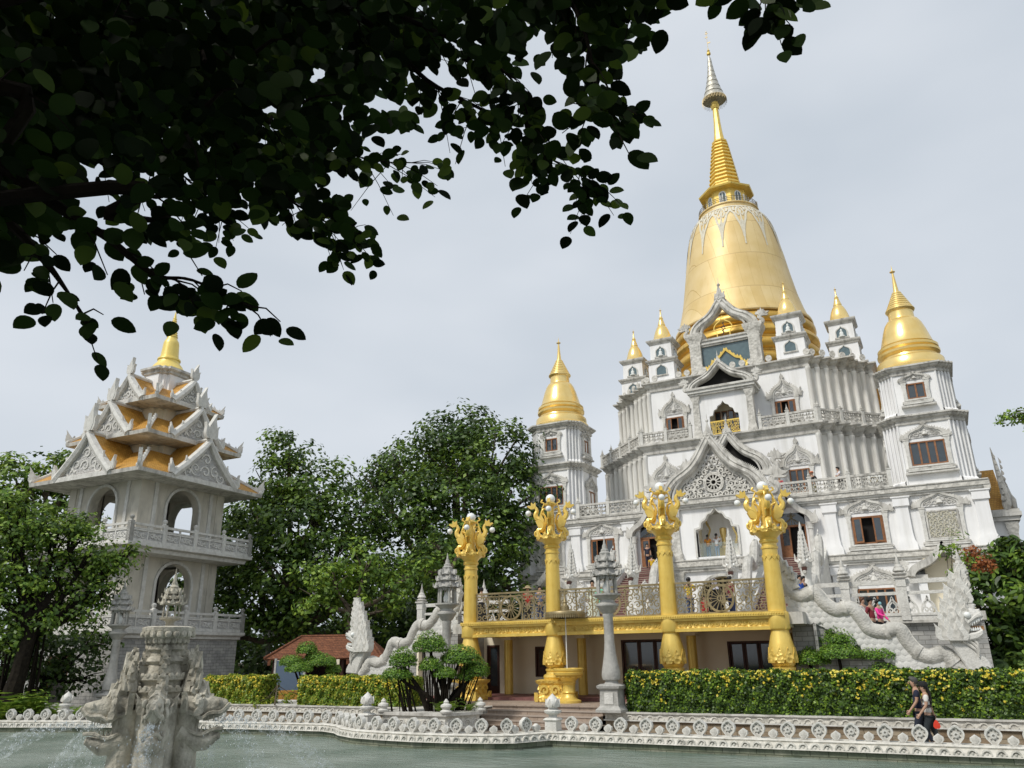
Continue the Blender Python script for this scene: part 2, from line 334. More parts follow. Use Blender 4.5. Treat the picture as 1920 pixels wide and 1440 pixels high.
# ================================================================ TEMPLE (local origin on its axis)
CX,CY=-11.77,66.0
temple=thing('temple','large white pagoda temple with a huge golden bell stupa and tiered balconies','temple',(CX,CY,0))
def part(mb,name,parent=None,**k): return mb.build(name,parent or temple,**k)
def dentils(mb,x0,x1,y,z,m,s=.09,gap=.2):
    n=int((x1-x0)/gap)
    for i in range(n): mb.box(x0+gap*(i+.3),y-s,z-s,x0+gap*(i+.3)+s,y,z,m)
def pediment(w,h,y,cx,z,rel=relief,lean=None,statue=True):
    """ogee window pediment: moulded frame, relief panel, end flames, top leaf"""
    mb=MB(T(cx,y,z)); k=6
    o=ogee(w,h,k=5); i1=ogee(w*.80,h*.84,k=5); i2=ogee(w*.70,h*.74,k=5)
    mb.ringslab(o,i1,-.16,.0,trim); mb.ringslab(i1,i2,-.10,.0,wstone)
    mb.slab([(x,zz+.0) for x,zz in i2],-.05,.0,rel)
    for s in (-1,1):
        mb.slab([(s*w+s*px*1.0,pz) for px,pz in flame(0.05,.0,w*.32,h*.42,.25)],-.14,-.02,trim)
        mb.slab([(s*w*1.12+s*px,pz) for px,pz in flame(0.02,-.05,w*.2,h*.24,.5)],-.12,-.02,trim)
    mb.slab(flame(0,h*.95,w*.3,h*.28),-.14,-.02,trim)
    if statue:
        for s in (-1,1):
            for (a,b,r) in ((.18,.16,.13),(.40,.15,.12),(.30,.34,.11),(.55,.12,.08)): curlbit(mb,s*a*w,b*h+.05,r*w*1.1,-.09,.05,trim,0,s)
        mb.lathe([(.10*w,h*.14),(.16*w,h*.2),(.10*w,h*.34),(.06*w,h*.42),(.075*w,h*.5),(.01,h*.6)],8,wstone,0,-.05)
    n=len(o)
    for j in range(3,n-3,2):
        x,zz=o[j]; a=o[j-1]; b=o[j+1]; tx,tz=b[0]-a[0],b[1]-a[1]; l=math.hypot(tx,tz); nx,nz=-tz/l,tx/l
        mb.add([(x-tx/l*.05,-.1,zz-tz/l*.05),(x+tx/l*.05,-.1,zz+tz/l*.05),(x+nx*.12,-.08,zz+nz*.12),(x,-.0,zz)],[(0,1,2),(1,3,2),(3,0,2)],trim)
    return mb
def shutter_window(parent,cx,y,z0,wd,ht,ped,M0=None,panes=2,open_=False,pw=None,sill=True,closedglass=True,rel=relief,phh=None):
    """returns window part with children; opening wd x ht with its lower edge z0"""
    X=(M0 or Matrix())@T(cx,y,z0)
    mb=MB(X); fw=.085
    mb.box(-wd/2,-.03,0,-wd/2+fw,.12,ht,wood); mb.box(wd/2-fw,-.03,0,wd/2,.12,ht,wood); mb.box(-wd/2+fw,-.03,ht-fw,wd/2-fw,.12,ht,wood); mb.box(-wd/2+fw,-.03,0,wd/2-fw,.12,fw,wood)
    mb.box(-wd/2,.34,0,wd/2,.36,ht,dark)
    wi=mb.build('window',parent)
    if open_:
        for s in (-1,1):
            lw=wd*.30; a=MB(X@T(s*(wd/2-fw),-.04,0)@Matrix.Rotation(s*R(22),4,'Z'))
            x0,x1=(0,lw) if s<0 else (-lw,0)
            a.box(x0,-.02,.06,x0+.08,.02,ht-.06,wood); a.box(x1-.08,-.02,.06,x1,.02,ht-.06,wood); a.box(x0+.08,-.02,.06,x1-.08,.02,.16,wood); a.box(x0+.08,-.02,ht-.16,x1-.08,.02,ht-.06,wood)
            a.box(x0+.08,-.005,.16,x1-.08,.005,ht-.16,glass); a.build('shutter',wi)
    else:
        g=MB(X); n=panes; pwid=(wd-2*fw)/n
        for i in range(n):
            a=-wd/2+fw+pwid*i
            if i: g.box(a-.05,-.02,fw,a+.05,.06,ht-fw,wood)
        g.build('mullion',wi) if n>1 else None
        g=MB(X); g.box(-wd/2+fw,.05,fw,wd/2-fw,.07,ht-fw,glass); g.build('pane',wi)
    # stone surround
    s_=MB(X); jw=.16
    for s in (-1,1):
        c=s*(wd/2+.14); s_.loft([[(c-jw*q,-.13,z),(c+jw*q,-.13,z),(c+jw*q,.0,z),(c-jw*q,.0,z)] for q,z in ((.85,-.25),(.7,-.1),(.62,0),(.6,ht*.5),(.62,ht*.75),(.8,ht*.82),(.65,ht*.88),(.95,ht),(1.0,ht+.1))],wstone)
        s_.loft([[(c-jw*q,-.15,z),(c+jw*q,-.15,z),(c+jw*q,-.0,z),(c-jw*q,-.0,z)] for q,z in ((1.0,ht+.1),(1.15,ht+.16),(1.15,ht+.2))],trim)
    if sill:
        for k,(e,zz) in enumerate(((.22,-.12),(.36,-.26),(.30,-.38),(.46,-.54))):
            s_.box(-wd/2-e,-.16-.05*k,zz,wd/2+e,.0,zz+.10+.0,trim if k%2 else wstone)
    s_.build('surround',wi)
    if ped:
        p=pediment((pw or wd/2+.3),ped,0,0,0,rel); p.v=[X@Matrix.Translation((0,0,ht+.22))@v for v in p.v]; p.build('pediment',wi)
    return wi
# ---- lower block -------------------------------------------------
W=14.85; FY=-14.9
mb=MB(); holes=[(-9.4,-7.6,8.37,10.0),(7.65,9.4,8.37,10.0),(-5.75,-4.15,7.85,10.6),(3.4,5.0,7.85,10.6),(7.4,9.4,4.4,5.8),(-9.4,-7.4,4.4,5.8)]
wallholes(mb,-W,W,0,11.5,holes,FY,.5,white)
mb.loft([[(-W,FY,z),(-W,W,z),(W,W,z),(W,FY,z)] for z in (0,11.5)],white,False,False,closed=False)
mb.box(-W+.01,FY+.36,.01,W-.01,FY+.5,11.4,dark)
part(mb,'wall')
mb=MB(); mb.box(-W-.05,FY-.05,11.45,W+.05,W+.05,11.56,trim); part(mb,'terrace_floor')
def ledge(z,hh,x0,x1,y,nm='cornice',fr=carve,o=.34):
    mb=MB(); mb.box(x0,y-o*.5,z,x1,y,z+hh*.22,trim); mb.box(x0,y-o*.72,z+hh*.22,x1,y,z+hh*.42,wstone); mb.box(x0,y-o,z+hh*.42,x1,y,z+hh*.9,fr); mb.box(x0,y-o-.06,z+hh*.9,x1,y,z+hh,trim)
    return part(mb,nm)
ledge(10.95,.58,-W-.3,W+.3,FY-.003); 
mb=MB(); mb.box(W,FY-.3,10.95,W+.34,W,11.48,carve); part(mb,'cornice')
mb=MB(); mb.box(-W-.34,FY-.3,10.95,-W,W,11.48,carve); part(mb,'cornice')
ledge(7.2,.62,5.9,W+.2,FY-.003,'string_course'); ledge(7.2,.62,-W-.2,-6.6,FY-.003,'string_course')
for s in (-1,1):
    for x in (6.5,10.5,14.6):
        mb=MB()
        for (za,zb) in ((7.83,10.94),(3.7,7.2)):
            c=s*x; f=FY-.003
            mb.loft([[(c-q,f-.20*e,z),(c+q,f-.20*e,z),(c+q,f,z),(c-q,f,z)] for q,e,z in ((.52,1.5,za),(.50,1.45,za+.35),(.40,1.1,za+.6),(.36,1,za+1.0),(.34,1,zb-.75),(.36,1,zb-.6),(.44,1.5,zb-.55),(.44,1.5,zb-.12),(.52,1.8,zb-.06),(.52,1.8,zb))],white)
        part(mb,'pilaster')
shutter_window(temple,8.52,FY,8.37,1.75,1.63,.98,open_=True,pw=1.25); shutter_window(temple,-8.5,FY,8.37,1.8,1.63,.98,open_=True,pw=1.25)
shutter_window(temple,8.4,FY,4.4,2.0,1.4,1.15,panes=4,pw=1.4); shutter_window(temple,-8.4,FY,4.4,2.0,1.4,1.15,panes=4,pw=1.4)
for s in (-1,1):   # blind lattice windows
    w_=shutter_window(temple,s*12.5,FY,8.37,1.7,1.63,.98,panes=1,pw=1.25)
    mb=MB(T(s*12.5,FY-.06,8.37)); mb.box(-.85,-.02,0,-.75,.04,1.63,trim); mb.box(.75,-.02,0,.85,.04,1.63,trim); mb.box(-.75,-.02,1.55,.75,.04,1.63,trim); mb.box(-.75,-.02,0,.75,.04,.08,trim)
    lat=mat('cream_lattice',(.50,.47,.36),(.60,.57,.46),rough=.8,scale=6)
    for i in range(6):
        for j in range(6):
            curlbit(mb,-.63+.25*i,.20+.245*j,.125,-.03,.05,lat,(i+j)*PI/2,1 if (i+j)%2 else -1,.022)
            mb.box(-.76+.25*i,-.02,.075+.245*j,-.74+.25*i,.01,.32+.245*j,lat)
            mb.box(-.75+.25*i,-.02,.07+.245*j,-.5+.25*i,.01,.09+.245*j,lat)
    mb.build('lattice',w_)
def door(cx,hw,zb,zt,y,arch_h):
    mb=MB(T(cx,y,zb)); H_=zt-zb
    arch=[(x,z+H_-arch_h*.35) for x,z in ogee(hw,arch_h,k=5)]
    mb.box(-hw,.30,0,hw,.34,H_+.3,dark)
    mb.box(-hw,-.02,0,-hw+.09,.2,H_-.5,wood); mb.box(hw-.09,-.02,0,hw,.2,H_-.5,wood); mb.box(-hw+.09,-.02,H_-.62,hw-.09,.2,H_-.5,wood)
    d=mb.build('door',temple)
    l=MB(T(cx,y,zb)@T(-hw+.1,.0,0,R(-12))); l.box(0,-.03,0,.09,.03,H_-.65,wood); l.box(.5,-.03,0,.59,.03,H_-.65,wood); l.box(.09,-.03,0,.5,.03,.75,wood); l.box(.09,-.03,H_-.76,.5,.03,H_-.65,wood); l.box(.09,-.01,.75,.5,.01,H_-.76,glass); l.build('door_leaf',d)
    g=MB(T(cx,y,zb)); g.slab([(-hw,H_-.5),(-hw*.9,H_-.1),(-hw*.45,H_+.22),(0,H_+.55),(hw*.45,H_+.22),(hw*.9,H_-.1),(hw,H_-.5)],.02,.06,glass)
    for i in range(-3,4):
        g.tube([(i*hw*.28,0.0,H_-.5),(-i*hw*.12,0.0,H_+.3-abs(i)*.06)],.018,4,iron)
    g.build('fanlight',d)
    c=MB(T(cx,y,zb))
    for s in (-1,1):
        x=s*(hw+.32); c.lathe([(.26,-.1),(.26,.05),(.2,.12),(.17,.25),(.16,H_-.9),(.2,H_-.85),(.17,H_-.75),(.24,H_-.55),(.26,H_-.45)],12,wstone,x,-.32)
    c.build('column',d)
    p=MB(T(cx,y-.18,zb+H_-.45)); w=hw+.55; o=bigogee(w,1.65,5); 
    p.moulding(o,[(-.16,-.42),(.14,-.42),(.20,-.1),(.14,.15),(-.16,.15)],trim); 
    for s in (-1,1):
        p.slab([(s*w+s*a,b) for a,b in flame(.05,-.1,.5,.8,.2)],-.4,-.2,trim)
    p.slab(flame(0,1.6,.35,.6),-.35,-.15,trim); p.build('pediment',d)
door(4.2,.8,7.85,10.35,FY,1.0); door(-4.95,.8,7.85,10.35,FY,1.0)
# ---- central projecting bay --------------------------------------
PY=-16.6; PW=3.05
mb=MB(); nh=[(-1.42,1.18,8.08,11.22),(-1.65,1.45,3.72,7.0)]
wallholes(mb,-PW,PW,3.6,11.6,nh,PY,.6,white)
mb.loft([[(x,y,z) for x,y in ((PW,PY),(PW,FY+.2),(-PW,FY+.2),(-PW,PY))] for z in (3.6,11.6)],white,False,False,closed=False)
a=ogee(1.3,3.1,k=8,cusps=0)
P=[(-1.3,0),(-1.3,1.55),(-1.22,1.72),(-.98,1.78),(-.93,1.98),(-.86,2.18),(-.66,2.28),(-.56,2.42),(-.45,2.62),(-.22,2.70),(0,3.02)]
na=[(x-.12,z+8.08) for x,z in cat_rom(P,3)]; na=na+[(-.24-x,z) for x,z in na[::-1][1:]]
archfill(mb,-1.42,1.18,8.08,11.22,na,PY+.003,PY+.35,white)
ga=[(-.1-1.5*math.cos(t),5.35+1.5*math.sin(t)) for t in [PI*i/20 for i in range(21)]]; ga=[(-1.6,3.72)]+ga+[(1.4,3.72)]
archfill(mb,-1.65,1.45,3.72,7.0,ga,PY+.003,PY+.35,white)
part(mb,'entrance_bay')
mb=MB(); o=[(x*1.06+.007,(z-8.08)*1.035+8.08) for x,z in na]; o=[((x+.12)*1.09-.12,z) for x,z in na]; o=[(x,z+.10*(1 if z>9.5 else 0)) for x,z in o]
mb.ringslab(o,na,PY-.10,PY+.01,wstone); go=[(-.1-1.66*math.cos(t),5.35+1.66*math.sin(t)) for t in [PI*i/20 for i in range(21)]]; go=[(-1.76,3.72)]+go+[(1.56,3.72)]
mb.ringslab(go,ga,PY-.14,PY+.01,trim); part(mb,'arch_moulding')
mb=MB(); mb.box(-1.5,PY+2.4,8.0,1.3,PY+2.5,11.4,cream); mb.box(-1.5,PY+.36,7.95,1.3,PY+2.4,8.07,cream); mb.box(-1.62,PY+.36,8.07,-1.5,PY+2.5,11.4,cream); mb.box(1.3,PY+.36,8.07,1.42,PY+2.5,11.4,cream); mb.box(-1.5,PY+.36,11.25,1.3,PY+2.4,11.35,cream)
part(mb,'shrine_niche')
ledge(7.2,.72,-PW-.35,PW+.35,PY-.003,'string_course',carve,.38)
ledge(11.15,.62,-PW-.45,PW+.45,PY-.003,'cornice',carve,.42)
for s in (-1,1):
    mb=MB()
    mb.loft([[(s*2.75-q,PY-.16*e,z),(s*2.75+q,PY-.16*e,z),(s*2.75+q,PY-.002,z),(s*2.75-q,PY-.002,z)] for q,e,z in ((.42,1.6,7.93),(.40,1.5,8.3),(.28,1,8.7),(.26,1,10.4),(.40,1.8,10.75),(.42,1.9,11.14))],carve)
    mb.loft([[(s*2.75-q,PY-.16*e,z),(s*2.75+q,PY-.16*e,z),(s*2.75+q,PY-.002,z),(s*2.75-q,PY-.002,z)] for q,e,z in ((.42,1.6,3.73),(.28,1,4.5),(.27,1,6.6),(.42,1.9,7.19))],carve)
    part(mb,'bay_pilaster')
mb=MB()   # bronze gate
mb.box(-1.6,PY+.42,3.74,1.4,PY+.44,7.0,dark)
for s in (-1,0,1): mb.box(-.1+s*.72-.06,PY+.22,3.75,-.1+s*.72+.06,PY+.3,6.3 if s else 6.84,iron)
mb.box(-1.6,PY+.2,5.25,1.4,PY+.3,5.37,iron)
for i in range(11):
    for j in range(12):
        x=-1.48+.275*i; z=3.95+.26*j
        if z>5.4 and math.hypot(x+.1,z-5.35)>1.42: continue
        curlbit(mb,x,z,.14,PY+.24,.03,iron,(i*2+j)*1.3,1 if (i+j)%2 else -1,.018)
gi=[(-.1-1.40*math.cos(t),5.35+1.40*math.sin(t)) for t in [PI*i/20 for i in range(21)]]; gi=[(-1.5,3.74)]+gi+[(1.3,3.74)]
mb.ringslab(ga,gi,PY+.2,PY+.32,iron); part(mb,'bronze_gate')
mb=MB(); mb.box(-1.3,PY+.15,8.07,1.06,PY+.17,8.95,mat('clear_glass',(.45,.58,.56),rough=.05,spec=.8)); 
g=part(mb,'glass_railing')
gm=MATS['clear_glass']; gm.node_tree.nodes['Principled BSDF'].inputs['Alpha'].default_value=.12
# ---- big gables ---------------------------------------------------
def naga_end(mb,x,y,z,s,sz,m):
    """upturned naga head with flame crest facing outwards (s = side)"""
    q=[(0,0),(.28,-.12),(.55,-.02),(.62,.28),(.42,.52),(.52,.8),(.8,.92),(1.0,.88)]
    p=[(x+s*a*sz,y,z+b*sz) for a,b in cat_rom(q,4)]
    mb.tube(p,[sz*(.24-.10*i/len(p)) for i in range(len(p))],7,m,flat=.8)
    hx=x+s*.62*sz; hz=z+.85*sz
    mb.slab([(hx+s*a*sz,hz+b*sz) for a,b in ((-.15,-.12),(.1,-.16),(.5,-.18),(.62,-.08),(.3,-.02),(.55,.06),(.72,.2),(.5,.24),(.2,.26),(-.1,.2))],y-.12*sz,y+.12*sz,m)
    for i,(dx,h,l) in enumerate(((-.42,.35,-.2),(-.22,.5,-.12),(-.02,.66,-.02),(.16,.48,.1))):
        mb.slab([(hx+s*a,b) for a,b in flame(dx*sz,hz+.08*sz,.44*sz,h*sz,l)],y-.09*sz-.011*i,y+.07*sz+.007*i,m)
    for i in range(5):
        a,b=q[1+i]; mb.slab([(x+s*(a*sz)-s*u,z+b*sz+v) for u,v in flame(.16*sz,.0,.2*sz,.38*sz,.2)],y-.05*sz-.009*i,y+.04*sz+.006*i,m)
def gable(cx,y,z,w,h,th,name,fin=1.2,inner=None,end=.9,crk=.26,m=trim,depth=.55,sub=()):
    mb=MB(T(cx,0,0)); o=[(x,zz+z) for x,zz in bigogee(w,h,6)]
    for k,(off,a,b,mm) in enumerate(((0,-depth*.5,depth*.5,m),)):
        mb.moulding(o,[(-th,y+a*.7),(-th*.75,y+a),(-th*.35,y+a*.8),(-th*.2,y+a),(0,y+a*.85),(.04,y+b),(-th,y+b)],mm)
    i2=[(x*(1-1.35*th/w),(zz-z)*(1-1.1*th/h)+z) for x,zz in o]
    mb.moulding(i2,[(-th*.22,y+depth*-.28),(.0,y-depth*.34),(th*.1,y-depth*.2),(th*.1,y+.1),(-th*.22,y+.1)],m)
    n=len(o)
    for j in range(2,n-2,1):
        x,zz=o[j]; a_=o[j-1]; b_=o[j+1]; tx,tz=b_[0]-a_[0],b_[1]-a_[1]; l=math.hypot(tx,tz); tx/=l;tz/=l; nx,nz=-tz,tx; c=crk
        if abs(x)<w*.06: continue
        mb.slab([(x-tx*c*.4,zz-tz*c*.4),(x+tx*c*.4,zz+tz*c*.4),(x+nx*c*.8+tx*c*.1,zz+nz*c*.8+tz*c*.1+c*.2),(x+nx*c*.5-tx*c*.2,zz+nz*c*.5-tz*c*.2)],y-.06-.005*(j%3),y+.04+.004*(j%3),m)
    for s in (-1,1): naga_end(mb,s*w*.98,y-.05,z+.05,s,end,m)
    for q,hh,dx in ((.5,.55,0),(.34,1.0,0)): mb.slab(flame(dx,z+h*.96,q*fin,hh*fin),y-.18*fin*q,y+.14*fin*q,m)
    for s in (-1,1): mb.slab([(s*a,b) for a,b in flame(.18*fin,z+h*.9,.32*fin,.5*fin,.3)],y-.1,y+.06,m)
    mb.lathe([(.09*fin,z+h+fin*.7),(.11*fin,z+h+fin*.8),(.03,z+h+fin*.9),(.004,z+h+fin*1.3)],6,m,0,y)
    return mb.build(name,temple)
gable(0,PY-.12,11.75,3.35,4.35,.46,'gable',fin=.95,end=1.05,depth=.7)
mb=MB()   # carved tympanum with dharma wheel: solid relief, dark patches painted for the shade in its holes
tym=[(x,z+11.78) for x,z in bigogee(2.75,3.55,6)]
mb.slab(tym,PY+.15,PY+.2,relief); mb.lathe([(.50,0),(.50,.01)],4,dark,0,0) if 0 else mb.slab([(.50*math.cos(t),12.75+.50*math.sin(t)) for t in [2*PI*i/20 for i in range(20)]],PY+.12,PY+.15,dark); mb.ringslab(tym,[(x*.88,(z-11.78)*.90+11.78) for x,z in tym],PY-.02,PY+.15,carve)
wc=(0,12.75)
for r in (.62,.52,.18): 
    c=[(wc[0]+r*math.cos(t),wc[1]+r*math.sin(t)) for t in [2*PI*i/24 for i in range(25)]]; mb.moulding(c,[(-.05,PY-.03),(.04,PY-.03),(.04,PY+.14),(-.05,PY+.14)],carve)
for i in range(12):
    t=2*PI*i/12; mb.moulding([(wc[0]+.15*math.cos(t),wc[1]+.15*math.sin(t)),(wc[0]+.56*math.cos(t),wc[1]+.56*math.sin(t))],[(-.035,PY-.01),(.035,PY-.01),(.035,PY+.12),(-.035,PY+.12)],carve)
rr=random.Random(4)
for i in range(15):
    for j in range(9):
        x=-2.5+.36*i+(.18 if j%2 else 0); z=11.95+.30*j
        if math.hypot(x-wc[0],z-wc[1])<.78: continue
        if abs(x)>2.55*(1-((z-11.78)/3.3))**.8-.05 or z>14.9: continue
        if (i*7+j*5)%3 and not (abs(x)>1.9 or z>14): mb.slab([(x+a,z+b) for a,b in ((-.10,0),(0,-.07),(.09,.02),(.02,.10))],PY+.13,PY+.149,dark)
        dense=(abs(x)>1.5 and z>12.5) or z>13.6
        curlbit(mb,x,z,.21,PY+.0,.12,carve,rr.random()*6.3,rr.choice((-1,1)),.05)
        if dense: mb.sphere((x+.16,PY+.10,z+.12),.16,relief,6,4)
part(mb,'tympanum')
gable(.28,-12.35,14.05,2.6,3.2,.42,'gable',fin=.9,end=.9,depth=.7)
mb=MB(); mb.slab([(x+.28,z+14.05) for x,z in bigogee(2.15,2.7,5)],-12.1,-11.9,dark)
for s in (-1,1): mb.box(.28+s*2.3-.28,-12.6,11.57,.28+s*2.3+.28,-11.4,13.7,white); mb.box(.28+s*2.3-.36,-12.7,13.7,.28+s*2.3+.36,-11.4,14.05,trim)
part(mb,'upper_porch')
# ---- tier one and two ---------------------------------------------
def tier(b,a,n,z0,z1,zc,holes,nm,co=.42):
    pts0=redent(b,a,n); N=len(pts0); mb=MB()
    mb.plan(lambda d:redent(b,a,n,d),[(.14,z0),(.14,z0+.35),(.03,z0+.5),(0,z0+.6),(0,z1)],ribw,False,False,skip=(N-1,))
    wallholes(mb,-b,b,z0,z1,holes,-a,.4,white)
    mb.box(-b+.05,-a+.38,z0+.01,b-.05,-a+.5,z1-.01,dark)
    part(mb,nm)
    mb=MB()
    mb.plan(lambda d:redent(b,a,n,d),[(0,z1),(.10,z1+.02),(.12,z1+.14),(.05,z1+.17),(.05,z1+.28),(co*.55,z1+.46),(co*.6,z1+.56),(co,z1+.64),(co,zc),(co-.1,zc+.02)],trim,False,True)
    part(mb,'cornice',ang=30)
    # round ribs clasping every step of the corner
    st=(a-b)/n
    for sx in (-1,1):
        for i in range(n+1):
            mb=MB(); x=sx*(b+st*i); y=-a+st*i
            mb.lathe([(.21,z0),(.21,z0+.4),(.18,z0+.5),(.17,z1-.25),(.2,z1-.2),(.2,z1)],10,ribw,x-sx*.04,y+.04)
            part(mb,'corner_rib')
tier(6.2,11.3,8,11.57,16.42,17.17,[(3.95,5.3,12.5,14.1),(-5.3,-3.95,12.5,14.1)],'tier_wall')
shutter_window(temple,4.62,-11.3,12.5,1.35,1.6,1.65,panes=3,pw=1.12); shutter_window(temple,-4.62,-11.3,12.5,1.35,1.6,1.65,panes=3,pw=1.12)
tier(6.0,9.9,7,17.18,21.75,22.5,[(3.4,4.8,18.35,19.5),(-4.75,-3.35,18.35,19.5)],'tier_wall')
shutter_window(temple,4.1,-9.9,18.35,1.4,1.15,1.5,open_=True,pw=1.0); shutter_window(temple,-4.05,-9.9,18.35,1.4,1.15,1.5,open_=True,pw=1.0)
mb=MB(); mb.box(-9,-8.5,22.45,9,8.5,22.53,trim); part(mb,'roof_floor')
for sgn in (-1,1):
    M0=T(3.35,FY-.22,11.57) if sgn>0 else T(-10.15,FY-.22,11.57)
    balustrade(M0,6.8,'balustrade',temple,h=.95,spire=.55,step=2.2)
balustrade(T(2.5,-11.55,17.18),3.75,'balustrade',temple,h=.9,step=1.9); balustrade(T(-6.25,-11.55,17.18),3.75,'balustrade',temple,h=.9,step=1.9)
d=math.hypot(5.1,5.1)
balustrade(T(6.4,-11.5,17.18,R(45)),d,'balustrade',temple,h=.9,step=1.7); balustrade(T(-6.4-5.1,-11.5+5.1,17.18,R(-45)),d,'balustrade',temple,h=.9,step=1.7)
for s in (-1,1): balustrade(T(s*11.6,-6.2,17.18,R(90)),10,'balustrade',temple,h=.9,step=2)
# wall between T1 and left end of terrace: side balustrades
balustrade(T(-10.2,-15.1,11.57,R(90)),3.6,'balustrade',temple,h=.95)
# ---- porch two ----------------------------------------------------
y2=-11.4
mb=MB(); wallholes(mb,-1.75,1.75,17.2,20.35,[(-1.12,1.12,17.2,19.95)],y2,.3,white)
P=[(-1.05,0),(-1.05,1.35),(-.98,1.5),(-.8,1.55),(-.74,1.75),(-.66,1.92),(-.48,2.0),(-.38,2.2),(-.15,2.32),(0,2.55)]
na2=[(x,z+17.2) for x,z in cat_rom(P,3)]; na2=na2+[(-x,z) for x,z in na2[::-1][1:]]
archfill(mb,-1.12,1.12,17.2,19.95,na2,y2+.003,y2+.25,white)
mb.box(1.45,y2+.3,17.2,1.75,-9.9,20.35,white); mb.box(-1.75,y2+.3,17.2,-1.45,-9.9,20.35,white); mb.box(-1.45,y2+1.25,17.2,1.45,y2+1.3,20.3,cream)
for i in range(4): mb.box(-.9+i*.48,y2+1.18,17.25,-.48+i*.48,y2+1.24,19.3,wood); mb.box(-.84+i*.48,y2+1.16,17.4,-.54+i*.48,y2+1.18,19.2,glass)
for s in (-1,1):
    mb.loft([[(s*1.95-q,y2-.12*e,z),(s*1.95+q,y2-.12*e,z),(s*1.95+q,y2+.45,z),(s*1.95-q,y2+.45,z)] for q,e,z in ((.34,1.6,17.2),(.3,1.4,17.5),(.24,1,17.8),(.22,1,19.9),(.34,1.8,20.15),(.36,2,20.34))],carve)
mb.box(-2.3,y2-.3,20.35,2.3,-9.85,20.5,trim); mb.box(-2.45,y2-.4,20.5,2.45,-9.85,20.72,wstone); mb.box(-2.55,y2-.5,20.72,2.55,-9.85,20.88,trim)
mb.slab([(x,z+20.88) for x,z in bigogee(2.0,1.75,5)],y2+.3,y2+.4,dark)
part(mb,'upper_porch')
gable(0,y2-.1,20.85,2.35,2.0,.36,'gable',fin=.62,end=.62,crk=.16,depth=.7)
mb=MB()
mb.box(-1.05,y2+.05,17.3,1.05,y2+.1,17.37,gold); mb.box(-1.05,y2+.05,18.2,1.05,y2+.12,18.3,gold)
for i in range(9):
    for j in range(4): curlbit(mb,-.92+.23*i,17.48+.22*j,.12,y2+.06,.03,gold,(i+j)*1.2,1 if i%2 else -1,.02)
part(mb,'gilt_railing')
# ---- porch three against the bell ----------------------------------
y3=-8.5
mb=MB()
for s in (-1,1):
    mb.loft([[(s*2.3-q,y3-.1*e,z),(s*2.3+q,y3-.1*e,z),(s*2.3+q,y3+.8+.1*e,z),(s*2.3-q,y3+.8+.1*e,z)] for q,e,z in ((.62,1.8,22.53),(.58,1.5,23.0),(.45,1,23.3),(.43,1,25.4),(.5,1.2,25.5),(.43,1,25.6),(.62,2,26.0),(.74,3,26.25),(.76,3,26.5))],carve)
mb.box(-1.8,y3+.1,25.35,1.8,y3+.55,25.5,trim); mb.box(-1.8,y3+.0,25.5,1.8,y3+.6,25.75,wstone); mb.box(-1.8,y3-.1,25.75,1.8,y3+.65,25.9,trim)
part(mb,'bell_porch')
mb=MB(); mb.box(-1.85,y3+.25,22.53,1.85,y3+.3,25.34,gglass); part(mb,'glass_panel')
mb=MB(); P=[(-1.5,22.6),(-1.48,23.3),(-1.62,23.5),(-1.25,23.6),(-1.1,23.95),(-.75,24.1),(-.35,24.5),(0,24.85)]; q=cat_rom(P,3); q=q+[(-x,z) for x,z in q[::-1][1:]]
mb.moulding(q,[(-.09,y3+.12),(.07,y3+.10),(.11,y3+.2),(-.09,y3+.22)],gold)
for j in range(2,len(q)-2,2): mb.slab([(q[j][0]+a,q[j][1]+b) for a,b in flame(0,.05,.14,.2)],y3+.13,y3+.2,gold)
part(mb,'gilt_arch')
mb=MB(); P=[(-.5,26.0),(-.52,26.35),(-.72,26.7),(-.55,27.1),(-.2,27.35),(0,27.75)]; q=cat_rom(P,4); q=q+[(-x,z) for x,z in q[::-1][1:]]
mb.moulding(q,[(-.035,y3+.2),(.035,y3+.2),(.035,y3+.28),(-.035,y3+.28)],gold)
mb.moulding([(-.12,26.15),(.0,26.25),(.02,26.6),(-.15,26.75),(.14,26.85)],[(-.04,y3+.2),(.04,y3+.2),(.04,y3+.26),(-.04,y3+.26)],dwood)
mb.moulding([(.14,26.3),(-.1,26.45),(.18,26.62),(.0,27.1),(.1,27.2)],[(-.035,y3+.18),(.035,y3+.18),(.035,y3+.24),(-.035,y3+.24)],dwood)
part(mb,'gilt_emblem')
gable(0,y3+.3,26.45,2.62,3.1,.60,'gable',fin=1.25,end=.8,crk=.2,depth=.85)
